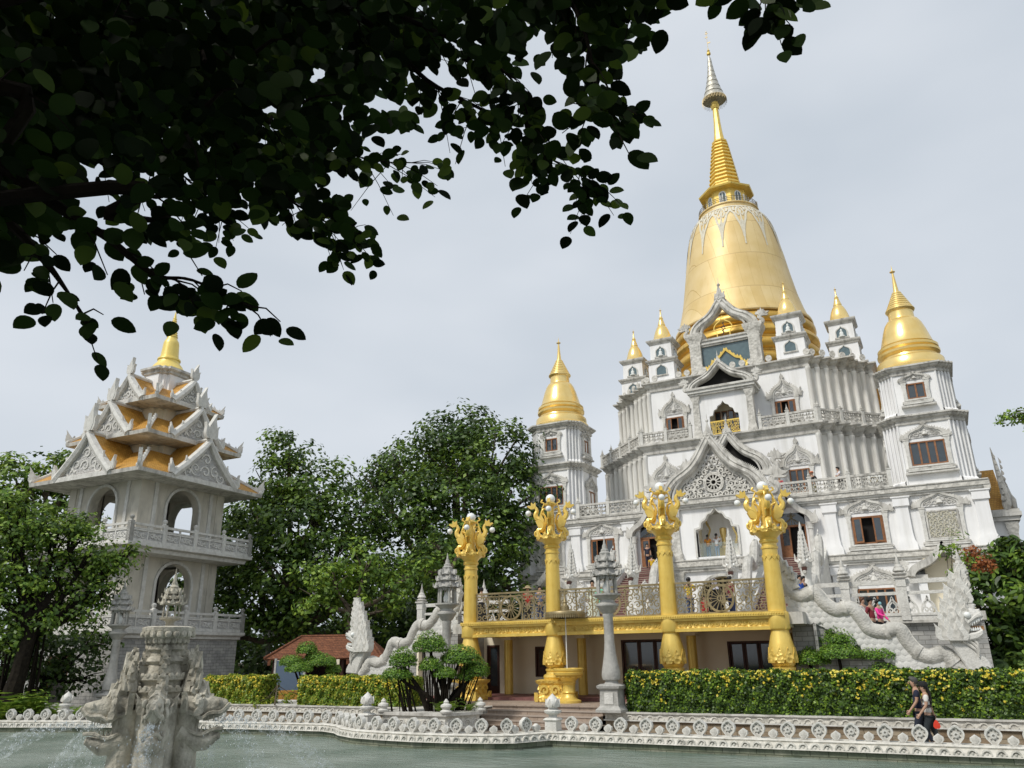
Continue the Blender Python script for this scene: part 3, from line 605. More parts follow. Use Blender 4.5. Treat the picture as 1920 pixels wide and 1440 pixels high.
# ---- turrets ------------------------------------------------------
def turret(cx,cy,zb=22.53):
    mb=MB(); X=lambda hw,z:[(-hw,-hw,z),(hw,-hw,z),(hw,hw,z),(-hw,hw,z)]
    mb.loft([X(1.04,0),X(1.02,1.75)],white); mb.loft([X(1.10,1.75),X(1.12,1.85),X(1.2,1.9),X(1.24,2.0),X(1.24,2.06)],trim); mb.loft([X(.88,2.0),X(.86,3.45)],white); mb.loft([X(.92,3.45),X(.95,3.55),X(1.04,3.6),X(1.12,3.72),X(1.12,3.8)],trim)
    for rz in (0,R(90),R(-90)):
        for z,hw,yy in ((.75,.38,1.03),(2.35,.36,.87)):
            a=MB(Matrix.Rotation(rz,4,'Z')@T(0,-yy,z)); o=[(x,zz+.35) for x,zz in ogee(hw+.09,.62,k=3)]; i=[(x,zz+.35) for x,zz in ogee(hw,.52,k=3)]
            o=[(-hw-.09,0)]+o+[(hw+.09,0)]; i=[(-hw,0)]+i+[(hw,0)]
            a.ringslab(o,i,-.07,.02,wstone); a.slab(i,-.02,.01,gglass); a.box(-hw-.15,-.1,-.1,hw+.15,.0,0,trim)
            if z>2: a.lathe([(.24,.02),(.25,.1),(.13,.16),(.16,.3),(.12,.42),(.05,.46),(.085,.55),(.07,.62),(.01,.68)],8,globe,0,-.03)
            mb.v+=a.v; o_=len(mb.v)-len(a.v)
            for f,mi_ in zip(a.f,a.m): mb.f.append([k+o_ for k in f]); mb.m.append(mb.mi(a.ms[mi_]))
    t=mb.build('turret',temple); t.location=(cx,cy,zb)
    d=MB(); d.lathe([(.98,3.8),(.98,3.9),(.86,4.0),(.82,4.08),(.74,4.15),(.66,4.5),(.55,4.85),(.42,5.15),(.30,5.3),(.32,5.36),(.30,5.42),(.22,5.7),(.15,5.95),(.17,6.0),(.07,6.2),(.04,6.7),(.10,6.73),(.02,6.8),(.004,7.0)],20,dome); d.build('dome',t)
    return t
t0=turret(-4.9,-8.45)
for x,y in ((4.95,-8.45),(-8.4,-5.3),(8.35,-5.3),(-8.4,5.3),(8.4,5.3)): dup(t0,temple,(x,y,22.53))
mb=MB(); mb.lathe([(.10,0),(.12,.08),(.07,.12)],8,trim); mb.slab([(.23*math.sin(t),.34-.25*math.cos(t)) for t in [2*PI*i/12 for i in range(12)]],-.06,.06,carve)
f0=mb.build('parapet_finial',temple); f0.location=(0,-10.05,22.5)
pos=[(x,-10.05) for x in (-6,-5.35,-3.4,-2.75,-2.1,-1.45,-.75,.75,1.45,2.1,2.75,3.4,6.05)]+[(s*(6.4+.62*k),-9.8+.62*k) for k in range(6) for s in (-1,1)]
for i,(x,y) in enumerate(pos):
    if i==0: f0.location=(x,y,22.5)
    else: dup(f0,temple,(x,y,22.5),rz=0 if abs(x)<6.2 else (R(45) if x>0 else R(-45)))
# ---- the bell -----------------------------------------------------
def prof_r(z):
    P=[(29.3,5.75),(30.5,5.38),(32,5.02),(34,4.68),(36,4.38),(38.3,3.98),(39.2,3.76),(39.9,3.46),(40.4,3.12),(40.7,2.80)]
    for (a,ra),(b,rb) in zip(P,P[1:]):
        if z<=b: return ra+(rb-ra)*max(0,(z-a))/(b-a)
    return 2.8
mb=MB(); zz=[29.3+.4*i for i in range(31)]
mb.lathe([(5.9,29.0),(5.95,29.1),(5.9,29.3)]+[(prof_r(z),z) for z in zz if z<40.7]+[(2.78,40.72)],64,bell); part(mb,'bell_dome')
mb=MB(); pr=[]
for k,(z,r,h) in enumerate(((22.5,6.05,1.5),(24.0,6.15,1.4),(25.4,6.15,1.25),(26.65,6.1,1.15),(27.8,5.95,1.2))):
    pr+=[(r-.32,z+.001),(r-.30,z+h*.12),(r-.05,z+h*.2),(r+.12,z+h*.42),(r+.10,z+h*.66),(r-.1,z+h*.86),(r-.34,z+h*.92),(r-.36,z+h*.99)]
mb.lathe(pr,64,ringg); part(mb,'moulded_base')
# white filigree pendants wrapped over the shoulder
mb=MB()
def wrap(a,z,off=.035): z-=.5; r=prof_r(z)+off; return (r*math.sin(a),-r*math.cos(a),z)
def strip(pts,wd,m):
    n=len(pts); vs=[];fs=[]
    for i,(a,z) in enumerate(pts):
        b=pts[min(i+1,n-1)]; c=pts[max(i-1,0)]; da=(b[0]-c[0])*prof_r(z); dz=b[1]-c[1]; l=math.hypot(da,dz) or 1
        for s in (-1,1): vs.append(wrap(a-s*dz/l*wd/prof_r(z),z+s*da/l*wd,.05))
    for i in range(n-1): fs.append((2*i,2*i+1,2*i+3,2*i+2))
    mb.add(vs,fs,m)
fil=mat('filigree_plaster',(.60,.56,.44),(.72,.68,.56),rough=.7,scale=6)
N=14
for k in range(N):
    a0=2*PI*k/N; hw=PI/N
    for s in (-1,1):
        strip([(a0+s*hw*q,z) for q,z in ((1,40.9),(.9,40.3),(.6,39.9),(.42,39.2),(.2,38.6),(.06,37.9),(0,37.2))],.09,fil)
        strip([(a0+s*hw*q,z) for q,z in ((.1,40.9),(.3,40.5),(.42,40.0),(.2,39.6),(.05,39.9),(.12,40.3))],.07,fil)
        strip([(a0+s*hw*q,z) for q,z in ((.5,40.9),(.65,40.6),(.55,40.3))],.09,fil)
        strip([(a0+s*hw*q,z) for q,z in ((0,39.2),(.16,38.8),(.1,38.3),(0,38.0))],.05,fil)
    strip([(a0,z) for z in (41.0,40.2,39.4,38.6,37.8,36.9,36.4)],.06,fil)
    strip([(a0+q*2*hw/6-hw,z) for q,z in ((0,41.1),(1,41.12),(2,41.1),(3,41.12),(4,41.1),(5,41.12),(6,41.1))],.12,fil)
part(mb,'filigree')
mb=MB(); mb.lathe([(2.70,40.7),(2.68,41.15),(2.78,41.2),(2.78,41.3),(1.8,41.31)],32,bell); 
mb.lathe([(1.95,41.3),(1.95,43.35)],8,gold,ph=PI/8); mb.lathe([(1.98,43.2),(2.55,43.3),(2.6,43.45),(2.35,43.6),(1.6,44.0),(1.45,44.35)],8,gold,ph=PI/8,smooth=False)
sp=MB(T(0,0,0)); z=44.3; r=1.42
pr=[]
for k in range(12):
    h=.46-.006*k; pr+=[(r-.06,z),(r+.10,z+.06),(r+.10,z+h*.45),(r-.12,z+h*.5),(r-.12,z+h)]; z+=h; r-=.062
pr+=[(.74,z),(.76,z+.15),(.55,z+.2),(.42,z+1.2),(.33,z+2.5),(.28,z+4.1),(.34,z+4.15),(.44,z+4.4),(.42,z+4.6),(.30,z+4.7),(.34,z+4.9),(.2,z+5.0),(.06,z+5.1)]
sp.lathe(pr,8,gold,ph=PI/8)
part(mb,'lantern_room'); s_=sp.build('spire',temple,ang=25); ztop=z+5.0
mb=MB()
for k in range(8):
    a=PI/4*k; M1=Matrix.Rotation(a,4,'Z')@T(0,-1.803,41.62)
    q=MB(M1); o=[(-.33,0),(-.33,1.05)]+[(.33*-math.cos(PI*i/6),1.05+.33*math.sin(PI*i/6)) for i in range(1,6)]+[(.33,1.05),(.33,0)]
    i_=[(x*.8,z_*.93) for x,z_ in o]; q.ringslab(o,i_,-.05,.02,globe); q.slab(i_,-.01,.01,gglass); q.box(-.035,-.04,0,.035,0,1.3,globe)
    q.build('window',temple)
mb=MB()
for k in range(32):
    a=2*PI*k/32; mb.tube([(2.68*math.cos(a),2.68*math.sin(a),41.28),(2.68*math.cos(a),2.68*math.sin(a),41.85 if k%4 else 42.05)],.025 if k%4 else .07,4,trim)
for zz_ in (41.5,41.68,41.85): mb.tube([(2.68*math.cos(2*PI*i/32),2.68*math.sin(2*PI*i/32),zz_) for i in range(33)],.03,4,iron)
part(mb,'spire_railing')
mb=MB(); z=ztop+.25; r=1.18
pr=[]
for k in range(8):
    h=.72-.02*k; pr+=[(r,z),(r*.97,z+.1),(r*.82,z+h*.75),(r*.74,z+h)]; z+=h; r*=.79
pr+=[(.10,z),(.06,z+.5)]
o_=mb; mb.lathe([(1.14,ztop+.26)]+pr,24,silver)
for k in range(48):
    a=2*PI*k/48; c,s=math.cos(a),math.sin(a); mb.tube([(1.18*c,1.18*s,ztop+.3),(1.2*c,1.2*s,ztop-.1-.1*(k%2))],.018,3,iron)
for k in range(12):
    a=2*PI*k/12; c,s=math.cos(a),math.sin(a); mb.tube([(.1*c,.1*s,ztop+.5),(1.15*c,1.15*s,ztop+.24)],.03,4,iron)
part(mb,'spire_umbrella')
mb=MB(); mb.lathe([(.1,z+.4),(.2,z+.5),(.2,z+.7),(.09,z+.85),(.15,z+.95),(.05,z+1.15),(.03,z+1.3)],10,gold); mb.tube([(0,0,z+1.2),(0,0,z+3.4)],.025,5,iron)
mb.box(-.02,-.02,z+1.9,.3,.02,z+2.05,iron); mb.box(-.18,-.02,z+2.7,.1,.02,z+2.8,iron); mb.box(-.14,-.02,z+3.15,.14,.02,z+3.25,iron); mb.sphere((0,0,z+3.4),.07,gold,6,5)
part(mb,'weather_vane')
# ---- corner towers ------------------------------------------------
def corner_tower(cx,cy,label=None):
    mb=MB(); b,a,n=1.40,2.2,4; b2,a2=1.22,1.93
    def body(b,a,z0,z1,hole):
        N=len(redent(b,a,n))
        mb.plan(lambda d:redent(b,a,n,d),[(.12,z0),(.12,z0+.25),(0,z0+.4),(0,z1)],white,False,False,skip=(N-1,))
        wallholes(mb,-b,b,z0,z1,[hole],-a,.3,white)
        mb.box(-b+.1,-a+.36,z0,b-.1,-a+.4,z1,dark)
    body(b,a,11.57,15.32,(-.95,.95,12.75,14.2)); body(b2,a2,15.86,18.6,(-.5,.5,16.95,17.95))
    t=mb.build('corner_tower',temple); t.location=(cx,cy,0)
    for (bb,aa,z) in ((b,a,15.3),(b2,a2,18.55)):
        mb=MB(); mb.plan(lambda d:redent(bb,aa,n,d),[(0,z),(.08,z+.02),(.10,z+.12),(.04,z+.15),(.06,z+.25),(.22,z+.34),(.24,z+.42),(.34,z+.46),(.34,z+.56),(.2,z+.57)],trim,False,True)
        mb.build('cornice',t,ang=30)
    st=(a-b)/n
    for sx in (-1,1):
        for sy in (-1,):
            for i in range(n+1):
                mb=MB()
                mb.lathe([(.07,11.56),(.07,15.3)],6,white,sx*(b+st*i),sy*(a-st*i)); mb.lathe([(.06,15.86),(.06,18.55)],6,white,sx*(b2+(a2-b2)/n*i),sy*(a2-(a2-b2)/n*i))
                mb.build('corner_rib',t)
    shutter_window(t,0,-a,12.75,1.9,1.45,.85,panes=4,pw=1.15); shutter_window(t,0,-a2,16.95,1.0,1.0,.45,panes=2,pw=.75)
    for rz in (R(90),R(-90)):
        M1=Matrix.Rotation(rz,4,'Z'); shutter_window(t,0,-a-.02,12.6,1.3,1.35,.95,M0=M1,panes=2,pw=.9); shutter_window(t,0,-a2-.02,16.95,.9,1.0,.45,M0=M1,panes=2,pw=.7)
    d=MB(); d.lathe([(2.12,19.1),(2.14,19.3),(2.02,19.42),(1.98,19.85),(1.90,19.95),(1.70,20.05),(1.66,20.2),(1.84,20.35),(1.86,20.5),(1.68,20.56),(1.80,20.68),(1.80,20.85),(1.60,20.93),(1.64,21.0),(1.56,21.1),(1.42,21.6),(1.28,22.1),(1.12,22.55),(.96,22.82),(.80,22.92),(.78,23.0),(.76,23.45),(.84,23.5),(.90,23.6),(.86,23.7)],40,dome)
    pr=[]; r=.8; z=23.7
    for k in range(7): pr+=[(r,z),(r+.02,z+.05),(r-.03,z+.17)]; z+=.18; r-=.083
    pr+=[(.19,z),(.17,z+.1),(.10,z+.9),(.06,z+1.5),(.17,z+1.52),(.17,z+1.56),(.05,z+1.6),(.004,z+2.05)]
    d.lathe(pr,24,dome); d.build('dome',t)
    return t
corner_tower(12.45,-12.45); corner_tower(-12.45,-12.45)
# bridge with a small golden roof behind the right tower, air conditioners on the terrace
mb=MB(); mb.box(9.6,-5.5,16.9,13.5,-2.2,17.2,trim); mb.box(9.9,-5.2,13.0,13.4,-2.5,17,white)
mb.loft([[(10.0,-5.4,19.0),(13.2,-5.4,19.0)],[(10.0,-5.3,20.4),(13.2,-5.3,20.4)],[(10.0,-4.6,21.5),(13.2,-4.6,21.5)],[(10,-3.4,21.9),(13.2,-3.4,21.9)]],orange,False,False,closed=False); mb.box(10,-5.3,17.2,13.2,-5.2,19.0,white)
part(mb,'link_bridge')
for x in (9.35,-9.6):
    mb=MB(T(x,-14.45,11.9)); mb.box(-.4,-.15,0,.4,.15,.55,globe)
    mb.lathe([(.2,0),(.2,.02)],16,iron); mb.v=mb.v[:8]; mb.f=mb.f[:6]; mb.m=mb.m[:6]
    mb.ringslab([(.22*math.cos(t)-.1,.28+.22*math.sin(t)) for t in [2*PI*i/12 for i in range(13)]],[(.17*math.cos(t)-.1,.28+.17*math.sin(t)) for t in [2*PI*i/12 for i in range(13)]],-.17,-.15,iron)
    o=mb.build('air_conditioner'); o.parent=None; o.location=(CX,CY,0)
    tag(o,'white air conditioning unit behind the terrace balustrade at the foot of the '+('right' if x>0 else 'left')+' corner tower','air conditioner',group='air conditioners on the terrace')
# ---- stairs and red steps ------------------------------------------
for cx in (4.2,-5.0):
    mb=MB(); n=26; rise=(7.85-3.72)/n
    for i in range(n): 
        y=-23.0+i*(8.1/n)
        mb.box(cx-1.45,y,3.72,cx+1.45,-14.92,3.72+rise*(i+1)-.0005*i,redstep) if False else mb.add([(cx-1.45,y,3.72+rise*i),(cx+1.45,y,3.72+rise*i),(cx+1.45,y,3.72+rise*(i+1)),(cx-1.45,y,3.72+rise*(i+1)),(cx-1.45,y+8.1/n,3.72+rise*(i+1)),(cx+1.45,y+8.1/n,3.72+rise*(i+1))],[(0,1,2,3),(3,2,5,4)],redstep)
        mb.box(cx-1.45,y-.035,3.72+rise*(i+1)-.035,cx+1.45,y,3.72+rise*(i+1)+.003,pinkstep)
    part(mb,'staircase',smooth=False)
    mb=MB()
    for s in (-1,1):
        x=cx+s*1.65; mb.loft([[(x-.2,-23.2,3.7),(x+.2,-23.2,3.7),(x+.2,-14.95,3.7),(x-.2,-14.95,3.7)],[(x-.2,-23.2,4.2),(x+.2,-23.2,4.2),(x+.2,-14.95,8.3),(x-.2,-14.95,8.3)]],wstone)
    part(mb,'stair_side_wall')
# little side porches half hidden at both ends
for s in (-1,1):
    mb=MB(T(s*12.2,-15.6,3.7)); 
    for q in (-1.3,1.3): mb.box(q-.22,-.3,0,q+.22,.6,2.3,white); mb.box(q-.32,-.42,2.3,q+.32,.6,2.65,trim)
    mb.box(-1.1,.4,0,1.1,.45,3.6,cream); g=[(x,z+2.6) for x,z in bigogee(1.9,1.7,5)]
    mb.moulding(g,[(-.3,-.7),(.08,-.7),(.08,.6),(-.3,.6)],trim); 
    for e in (-1,1): naga_end(mb,e*1.8,-.5,2.7,e,.55,trim)
    part(mb,'side_porch')
# measured point of the photograph -> world point on the plane Y = yv
def Wp(px,py,yv):
    d=rt*((px-960)/F)-up*((py-720)/F)+fwd; t=yv/d.y; return (d.x*t,yv,CAMH+d.z*t)
# ================================================================ TERRACE with golden columns (world coordinates shifted to its base)
TX,TY=-11.77,40.0
WT=T(-TX,-TY,0)
terr=thing('terrace','raised temple terrace with a golden beam, bronze scroll railing and four golden lamp columns','terrace',(TX,TY,0))
GD=3.72
mb=MB(WT)
mb.box(-24.4,35.0,0,-20.2,51.0,3.4,brickg); mb.box(-4.6,35.0,0,1.2,51.0,3.4,brickg); mb.box(-20.2,37.2,0,-4.6,51,3.3,cream)
mb.build('base_wall',terr)
mb=MB(WT); mb.box(-24.5,34.9,3.4,-19.2,51.05,GD,trim); mb.box(-4.5,34.9,3.4,1.3,51.05,GD,trim); mb.box(-19.2,30.1,3.3,-4.5,51.05,GD-.01,trim); mb.build('floor',terr)
mb=MB(WT)  # undercroft back wall with openings
wallholes(mb,-21.4,-4.2,.6,3.3,[(-19.45,-18.75,.66,2.85),(-16.9,-15.5,1.45,2.75),(-12.7,-10.4,.66,2.95),(-8.1,-6.2,.66,2.8)],33.5,.3,cream)
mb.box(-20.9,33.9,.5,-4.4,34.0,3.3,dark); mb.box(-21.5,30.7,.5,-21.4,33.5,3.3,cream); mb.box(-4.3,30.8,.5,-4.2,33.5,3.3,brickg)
mb.build('undercroft_wall',terr)
for x in (-19.9,-17.95,-14.3,-9.4,-5.6):
    mb=MB(WT); mb.lathe([(.2,.62),(.2,3.25)],14,gold,x,32.9); mb.cbox(x,32.9,3.05,.5,.5,.2,cream); mb.build('inner_column',terr)
for (xa,xb,za,zb) in ((-19.45,-18.75,.66,2.85),(-16.9,-15.5,1.45,2.75),(-8.1,-6.2,.66,2.8),(-12.7,-10.4,.66,2.95)):
    mb=MB(WT); mb.box(xa,33.52,za,xa+.08,33.66,zb,dwood); mb.box(xb-.08,33.52,za,xb,33.66,zb,dwood); mb.box(xa+.08,33.52,zb-.09,xb-.08,33.66,zb,dwood)
    n=max(1,round((xb-xa)/.75)); ww=(xb-xa-.16)/n
    for i in range(n):
        a=xa+.08+ww*i; mb.box(a+.01,33.58,za,a+.09,33.62,zb-.1,dwood); mb.box(a+ww-.09,33.58,za,a+ww-.01,33.62,zb-.1,dwood); mb.box(a+.09,33.58,za,a+ww-.09,33.62,za+.4,dwood); mb.box(a+.09,33.59,za+.4,a+ww-.09,33.60,zb-.12,glass)
    mb.build('undercroft_door',terr)
mb=MB(WT)
mb.box(-18.5,29.72,3.12,-5.05,30.3,3.24,gold); mb.box(-18.5,29.80,3.24,-5.05,30.25,3.50,goldc); mb.box(-18.5,29.70,3.50,-5.05,30.3,3.60,gold); mb.box(-18.5,29.6,3.60,-5.05,30.35,3.735,gold)
for i in range(66):
    for s in (0,1): curlbit(mb,-18.3+.2*i,3.37,.085,29.77,.04,gold,i*1.1,1 if i%2 else -1,.014)
for i in range(150): mb.sphere((-18.45+.09*i,29.6,3.665),.035,gold,5,4)
for x in (-18.2,-5.35):
    mb.box(x-.2,30.3,3.15,x+.2,35,3.6,gold)
mb.build('gilt_beam',terr)
mb=MB(WT); mb.box(-18.5,30.3,3.2,-5,33.4,3.3,cream); mb.build('ceiling',terr)
mb=MB(WT); mb.box(-21,28.9,0,-4.2,33.6,.62,pinkstep); mb.box(-21,30.4,.62,-4.2,33.5,.74,redstep)
for i in range(4): mb.box(-16.1,26.9+.42*i,-.2,-11.35,28.9,.15*(i+1),pinkstep); mb.box(-16.1,26.87+.42*i,.15*(i+1)-.045,-11.35,26.9+.42*i,.15*(i+1)+.003,mat('step_edge',(.40,.34,.29),rough=.5))
mb.box(-16.1,26.5,-.2,-11.35,26.9,-.005,pinkstep); mb.box(-16.1,28.1,.55,-11.35,28.9,.6045,pinkstep)
mb.build('entrance_steps',terr)
# golden columns
def gold_column(x,y,dz,first=None):
    mb=MB(); 
    def sq(h,z): return [(-h,-h,z),(h,-h,z),(h,h,z),(-h,h,z)]
    mb.loft([sq(.62,0),sq(.62,.14),sq(.56,.2),sq(.52,.24),sq(.52,.62),sq(.60,.7),sq(.62,.78),sq(.5,.82)],goldc)
    mb.build
    for k in range(4):
        q=MB(Matrix.Rotation(k*PI/2,4,'Z')); 
        for s in (-1,1): curlbit(q,s*.22,.42,.2,-.60,.09,gold,0,s,.045); q.slab([(s*.56+s*a,b) for a,b in flame(0,.0,.2,.34,.3)],-.66,-.5,gold)
        o_=len(mb.v); mb.v+=q.v
        for f,mi_ in zip(q.f,q.m): mb.f.append([i+o_ for i in f]); mb.m.append(mb.mi(q.ms[mi_]))
    mb.lathe([(.46,.82),(.5,.9),(.48,.98),(.38,1.02),(.36,1.1),(.40,1.14),(.40,1.2),(.33,1.24)],20,gold)
    c=mb.build('column',terr); c.location=(x-TX,y-TY,.74 if 0 else .64)
    s=MB(); t=dz
    s.lathe([(.31,1.22),(.39,1.3),(.46,1.45),(.48,1.62),(.46,1.82),(.40,2.05),(.34,2.3),(.31,2.45),(.37,2.48),(.39,2.52),(.39,3.02),(.37,3.07),(.32,3.1),(.315,3.4),(.285,5.3+t),(.275,5.72+t),(.31,5.74+t),(.31,5.8+t),(.275,5.83+t),(.275,5.93+t),(.33,5.96+t),(.35,6.03+t),(.30,6.1+t),(.38,6.2+t),(.52,6.32+t),(.60,6.38+t),(.60,6.46+t),(.2,6.47+t)],28,gold)
    for k in range(10):
        a=2*PI*k/10; M1=Matrix.Rotation(a,4,'Z')@T(0,-.455,1.36)@Matrix.Rotation(R(-4),4,'X'); q=MB(M1); q.slab(flame(0,0,.34,.52),-.045,.03,goldc)
        q2=MB(Matrix.Rotation(a,4,'Z')@T(0,-.285,5.5+t)); q2.slab([(x_,-z_) for x_,z_ in flame(0,0,.19,.2)],-.02,.02,gold)
        q3=MB(Matrix.Rotation(a,4,'Z')@T(0,-.55,6.3+t)); q3.slab(flame(0,0,.3,.3),-.08,.0,goldc)
        for q in (q,q2,q3):
            o_=len(s.v); s.v+=q.v
            for f,mi_ in zip(q.f,q.m): s.f.append([i+o_ for i in f]); s.m.append(s.mi(q.ms[mi_]))
    s.lathe([(.17,6.4+t),(.13,6.6+t),(.15,6.9+t),(.11,6.95+t),(.13,7.3+t),(.11,7.5+t),(.12,7.72+t),(.26,7.78+t),(.28,7.84+t),(.14,7.92+t)],14,gold)
    s.build('shaft',c)
    for k in range(4):
        a=R(20)+k*PI/2
        q=MB(); B=lambda L_:[(u,0,v) for u,v in cat_rom(L_,5)]
        body=[(.40,.02),(.56,.10),(.56,.28),(.40,.34),(.33,.50),(.42,.70),(.60,.80),(.66,.96),(.60,1.12),(.66,1.28),(.82,1.34)]
        p=B(body); n=len(p); q.tube(p,[.05+.078*math.sin(PI*min(1,(i+2)/n*1.05)) for i in range(n)],7,gold)
        q.slab([(.70,1.22),(.86,1.2),(1.02,1.32),(.98,1.36),(.86,1.34),(.84,1.5),(.74,1.42),(.66,1.5),(.64,1.34)],-.06,.06,gold)
        for sgn in (-1,1):
            wq=[(.34,.36),(.56,.44),(.66,.66),(.52,.74),(.44,1.02),(.30,.74)]; q.slab(wq,sgn*.09-.025,sgn*.09+.025,gold)
            q.tube([(.5,sgn*.07,.34),(.56,sgn*.08,.12),(.62,sgn*.08,.0)],.045,5,gold)
        q.tube(B([(.40,.40),(.22,.56),(.26,.9),(.40,1.0),(.30,1.2),(.16,1.14)]),[.055]*20+[.035]*6,6,gold)
        q.tube(B([(.30,1.0),(.36,1.2),(.28,1.42),(.40,1.5),(.34,1.6)]),.035,5,gold); q.tube(B([(.5,.0),(.68,.06),(.70,.2),(.6,.26)]),.04,5,gold)
        q.tube(B([(.34,.16),(.26,.34),(.4,.3),(.36,.18)]),.04,5,gold)
        q.M=Matrix(); q.v=[Matrix.Rotation(a,4,'Z')@Matrix.Translation((0,0,6.44+t))@v for v in q.v]
        g=q.build('phoenix_bracket',c)
        l=MB(Matrix.Rotation(a,4,'Z')@T(0,0,6.44+t)); l.tube([(.97,0,1.32),(.97,0,1.16)],.012,4,iron); l.sphere((.97,0,1.03),.125,globe,14,10); l.build('lamp_globe',g)
    l=MB(); l.sphere((0,0,8.06+t),.205,globe,20,14); l.build('lamp_globe',c)
    return c
for x,dz in ((-18.22,-.40),(-14.22,.03),(-9.33,.0),(-5.34,-.42)): gold_column(x,30.0,dz)
# bronze railing between the columns
rr=random.Random(9)
for (xa,xb) in ((-17.9,-14.55),(-13.9,-9.65),(-9.0,-5.65)):
    mb=MB(WT); zb=GD+.03; zt=4.92; yy=29.98
    mb.box(xa,yy-.05,zt-.05,xb,yy+.05,zt+.02,iron); mb.box(xa,yy-.02,zt-.17,xb,yy+.02,zt-.13,iron); mb.box(xa,yy-.03,zb,xb,yy+.03,zb+.05,iron)
    n=round((xb-xa)/.14); mid=(xa+xb)/2; wr=.50; wz=(zb+zt)/2-.05
    for x in [xa+(xb-xa)*i/6 for i in range(7)]: mb.box(x-.02,yy-.02,zb,x+.02,yy+.02,zt-.05,iron)
    if True:
        for r_ in (wr,wr*.92,.1):
            c=[(mid+r_*math.cos(t),wz+r_*math.sin(t)) for t in [2*PI*i/24 for i in range(25)]]; mb.moulding(c,[(-.02,yy-.03),(.02,yy-.03),(.02,yy+.03),(-.02,yy+.03)],iron)
        for i in range(16):
            t=2*PI*i/16; mb.moulding([(mid+.1*math.cos(t),wz+.1*math.sin(t)),(mid+wr*math.cos(t),wz+wr*math.sin(t))],[(-.012,yy-.02),(.012,yy-.02),(.012,yy+.02),(-.012,yy+.02)],iron)
    nx=int((xb-xa)/.26)
    for i in range(nx):
        for j in range(4):
            x=xa+.13+(xb-xa-.26)*i/(nx-1); z=zb+.17+.26*j
            if math.hypot(x-mid,z-wz)<wr+.08: continue
            curlbit(mb,x,z,.15,yy-.01,.03,iron,rr.random()*6.3,rr.choice((-1,1)),.016)
            if (i+j)%2: curlbit(mb,x+.13,z+.1,.11,yy-.02,.03,iron,rr.random()*6.3,rr.choice((-1,1)),.012)
    mb.build('scroll_railing',terr)
# stone balustrades at the head of the side stairs
def hoop_balustrade(x0,x1,y,posts):
    mb=MB(WT); z=3.72
    mb.box(x0,y-.16,3.35,x1,y+.1,3.45,trim); mb.box(x0,y-.12,3.45,x1,y+.1,3.62,wstone); mb.box(x0,y-.15,3.62,x1,y+.12,3.72,wstone)
    mb.box(x0,y-.07,4.83,x1,y+.09,5.0,wstone); mb.box(x0,y-.05,4.42,x1,y+.07,4.54,wstone)
    n=round((x1-x0)/.62); w=(x1-x0)/n
    for i in range(n):
        c=x0+w*(i+.5); o=[(c+a,z+b) for a,b in ogee(.24,.62,k=3)]; mb.moulding(o,[(-.035,y-.05),(.035,y-.05),(.035,y+.04),(-.035,y+.04)],wstone)
        o=[(c+a,z+.22+b) for a,b in ogee(.12,.26,k=2)]; mb.moulding(o,[(-.03,y-.05),(.03,y-.05),(.03,y+.04),(-.03,y+.04)],wstone)
        for s in (-1,1): curlbit(mb,c+s*.1,z+.10,.12,y-.05,.09,wstone,0,s,.03)
    for x in posts:
        mb.box(x-.16,y-.2,3.46,x+.16,y+.14,4.72,wstone); mb.box(x-.18,y-.22,4.72,x+.18,y+.16,5.05,wstone); mb.box(x-.24,y-.28,5.05,x+.24,y+.2,5.12,trim); spire_finial(mb,x,y-.03,5.12,.95,.26,trim,10)
    mb.build('balustrade',terr)
hoop_balustrade(-4.6,1.0,34.9,(-3.45,-1.38,.75)); hoop_balustrade(-24.4,-19.0,34.9,(-24.2,-22.3,-20.4))
# side stairs
for s in (1,-1):
    mb=MB(WT); n=16
    for i in range(n):
        xa=-4.8+.38*i; z=3.72-.165*(i+1)
        a,b=(xa,xa+.38) if s>0 else (-24.6-xa-.38,-24.6-xa); mb.box(a,31.35,0,b,34.8,z,gstone)
    a,b=(-5.0,-4.8) if s>0 else (-19.8,-19.6); mb.box(a,31.3,0,b,34.9,3.715,gstone)
    mb.build('side_stairs',terr)
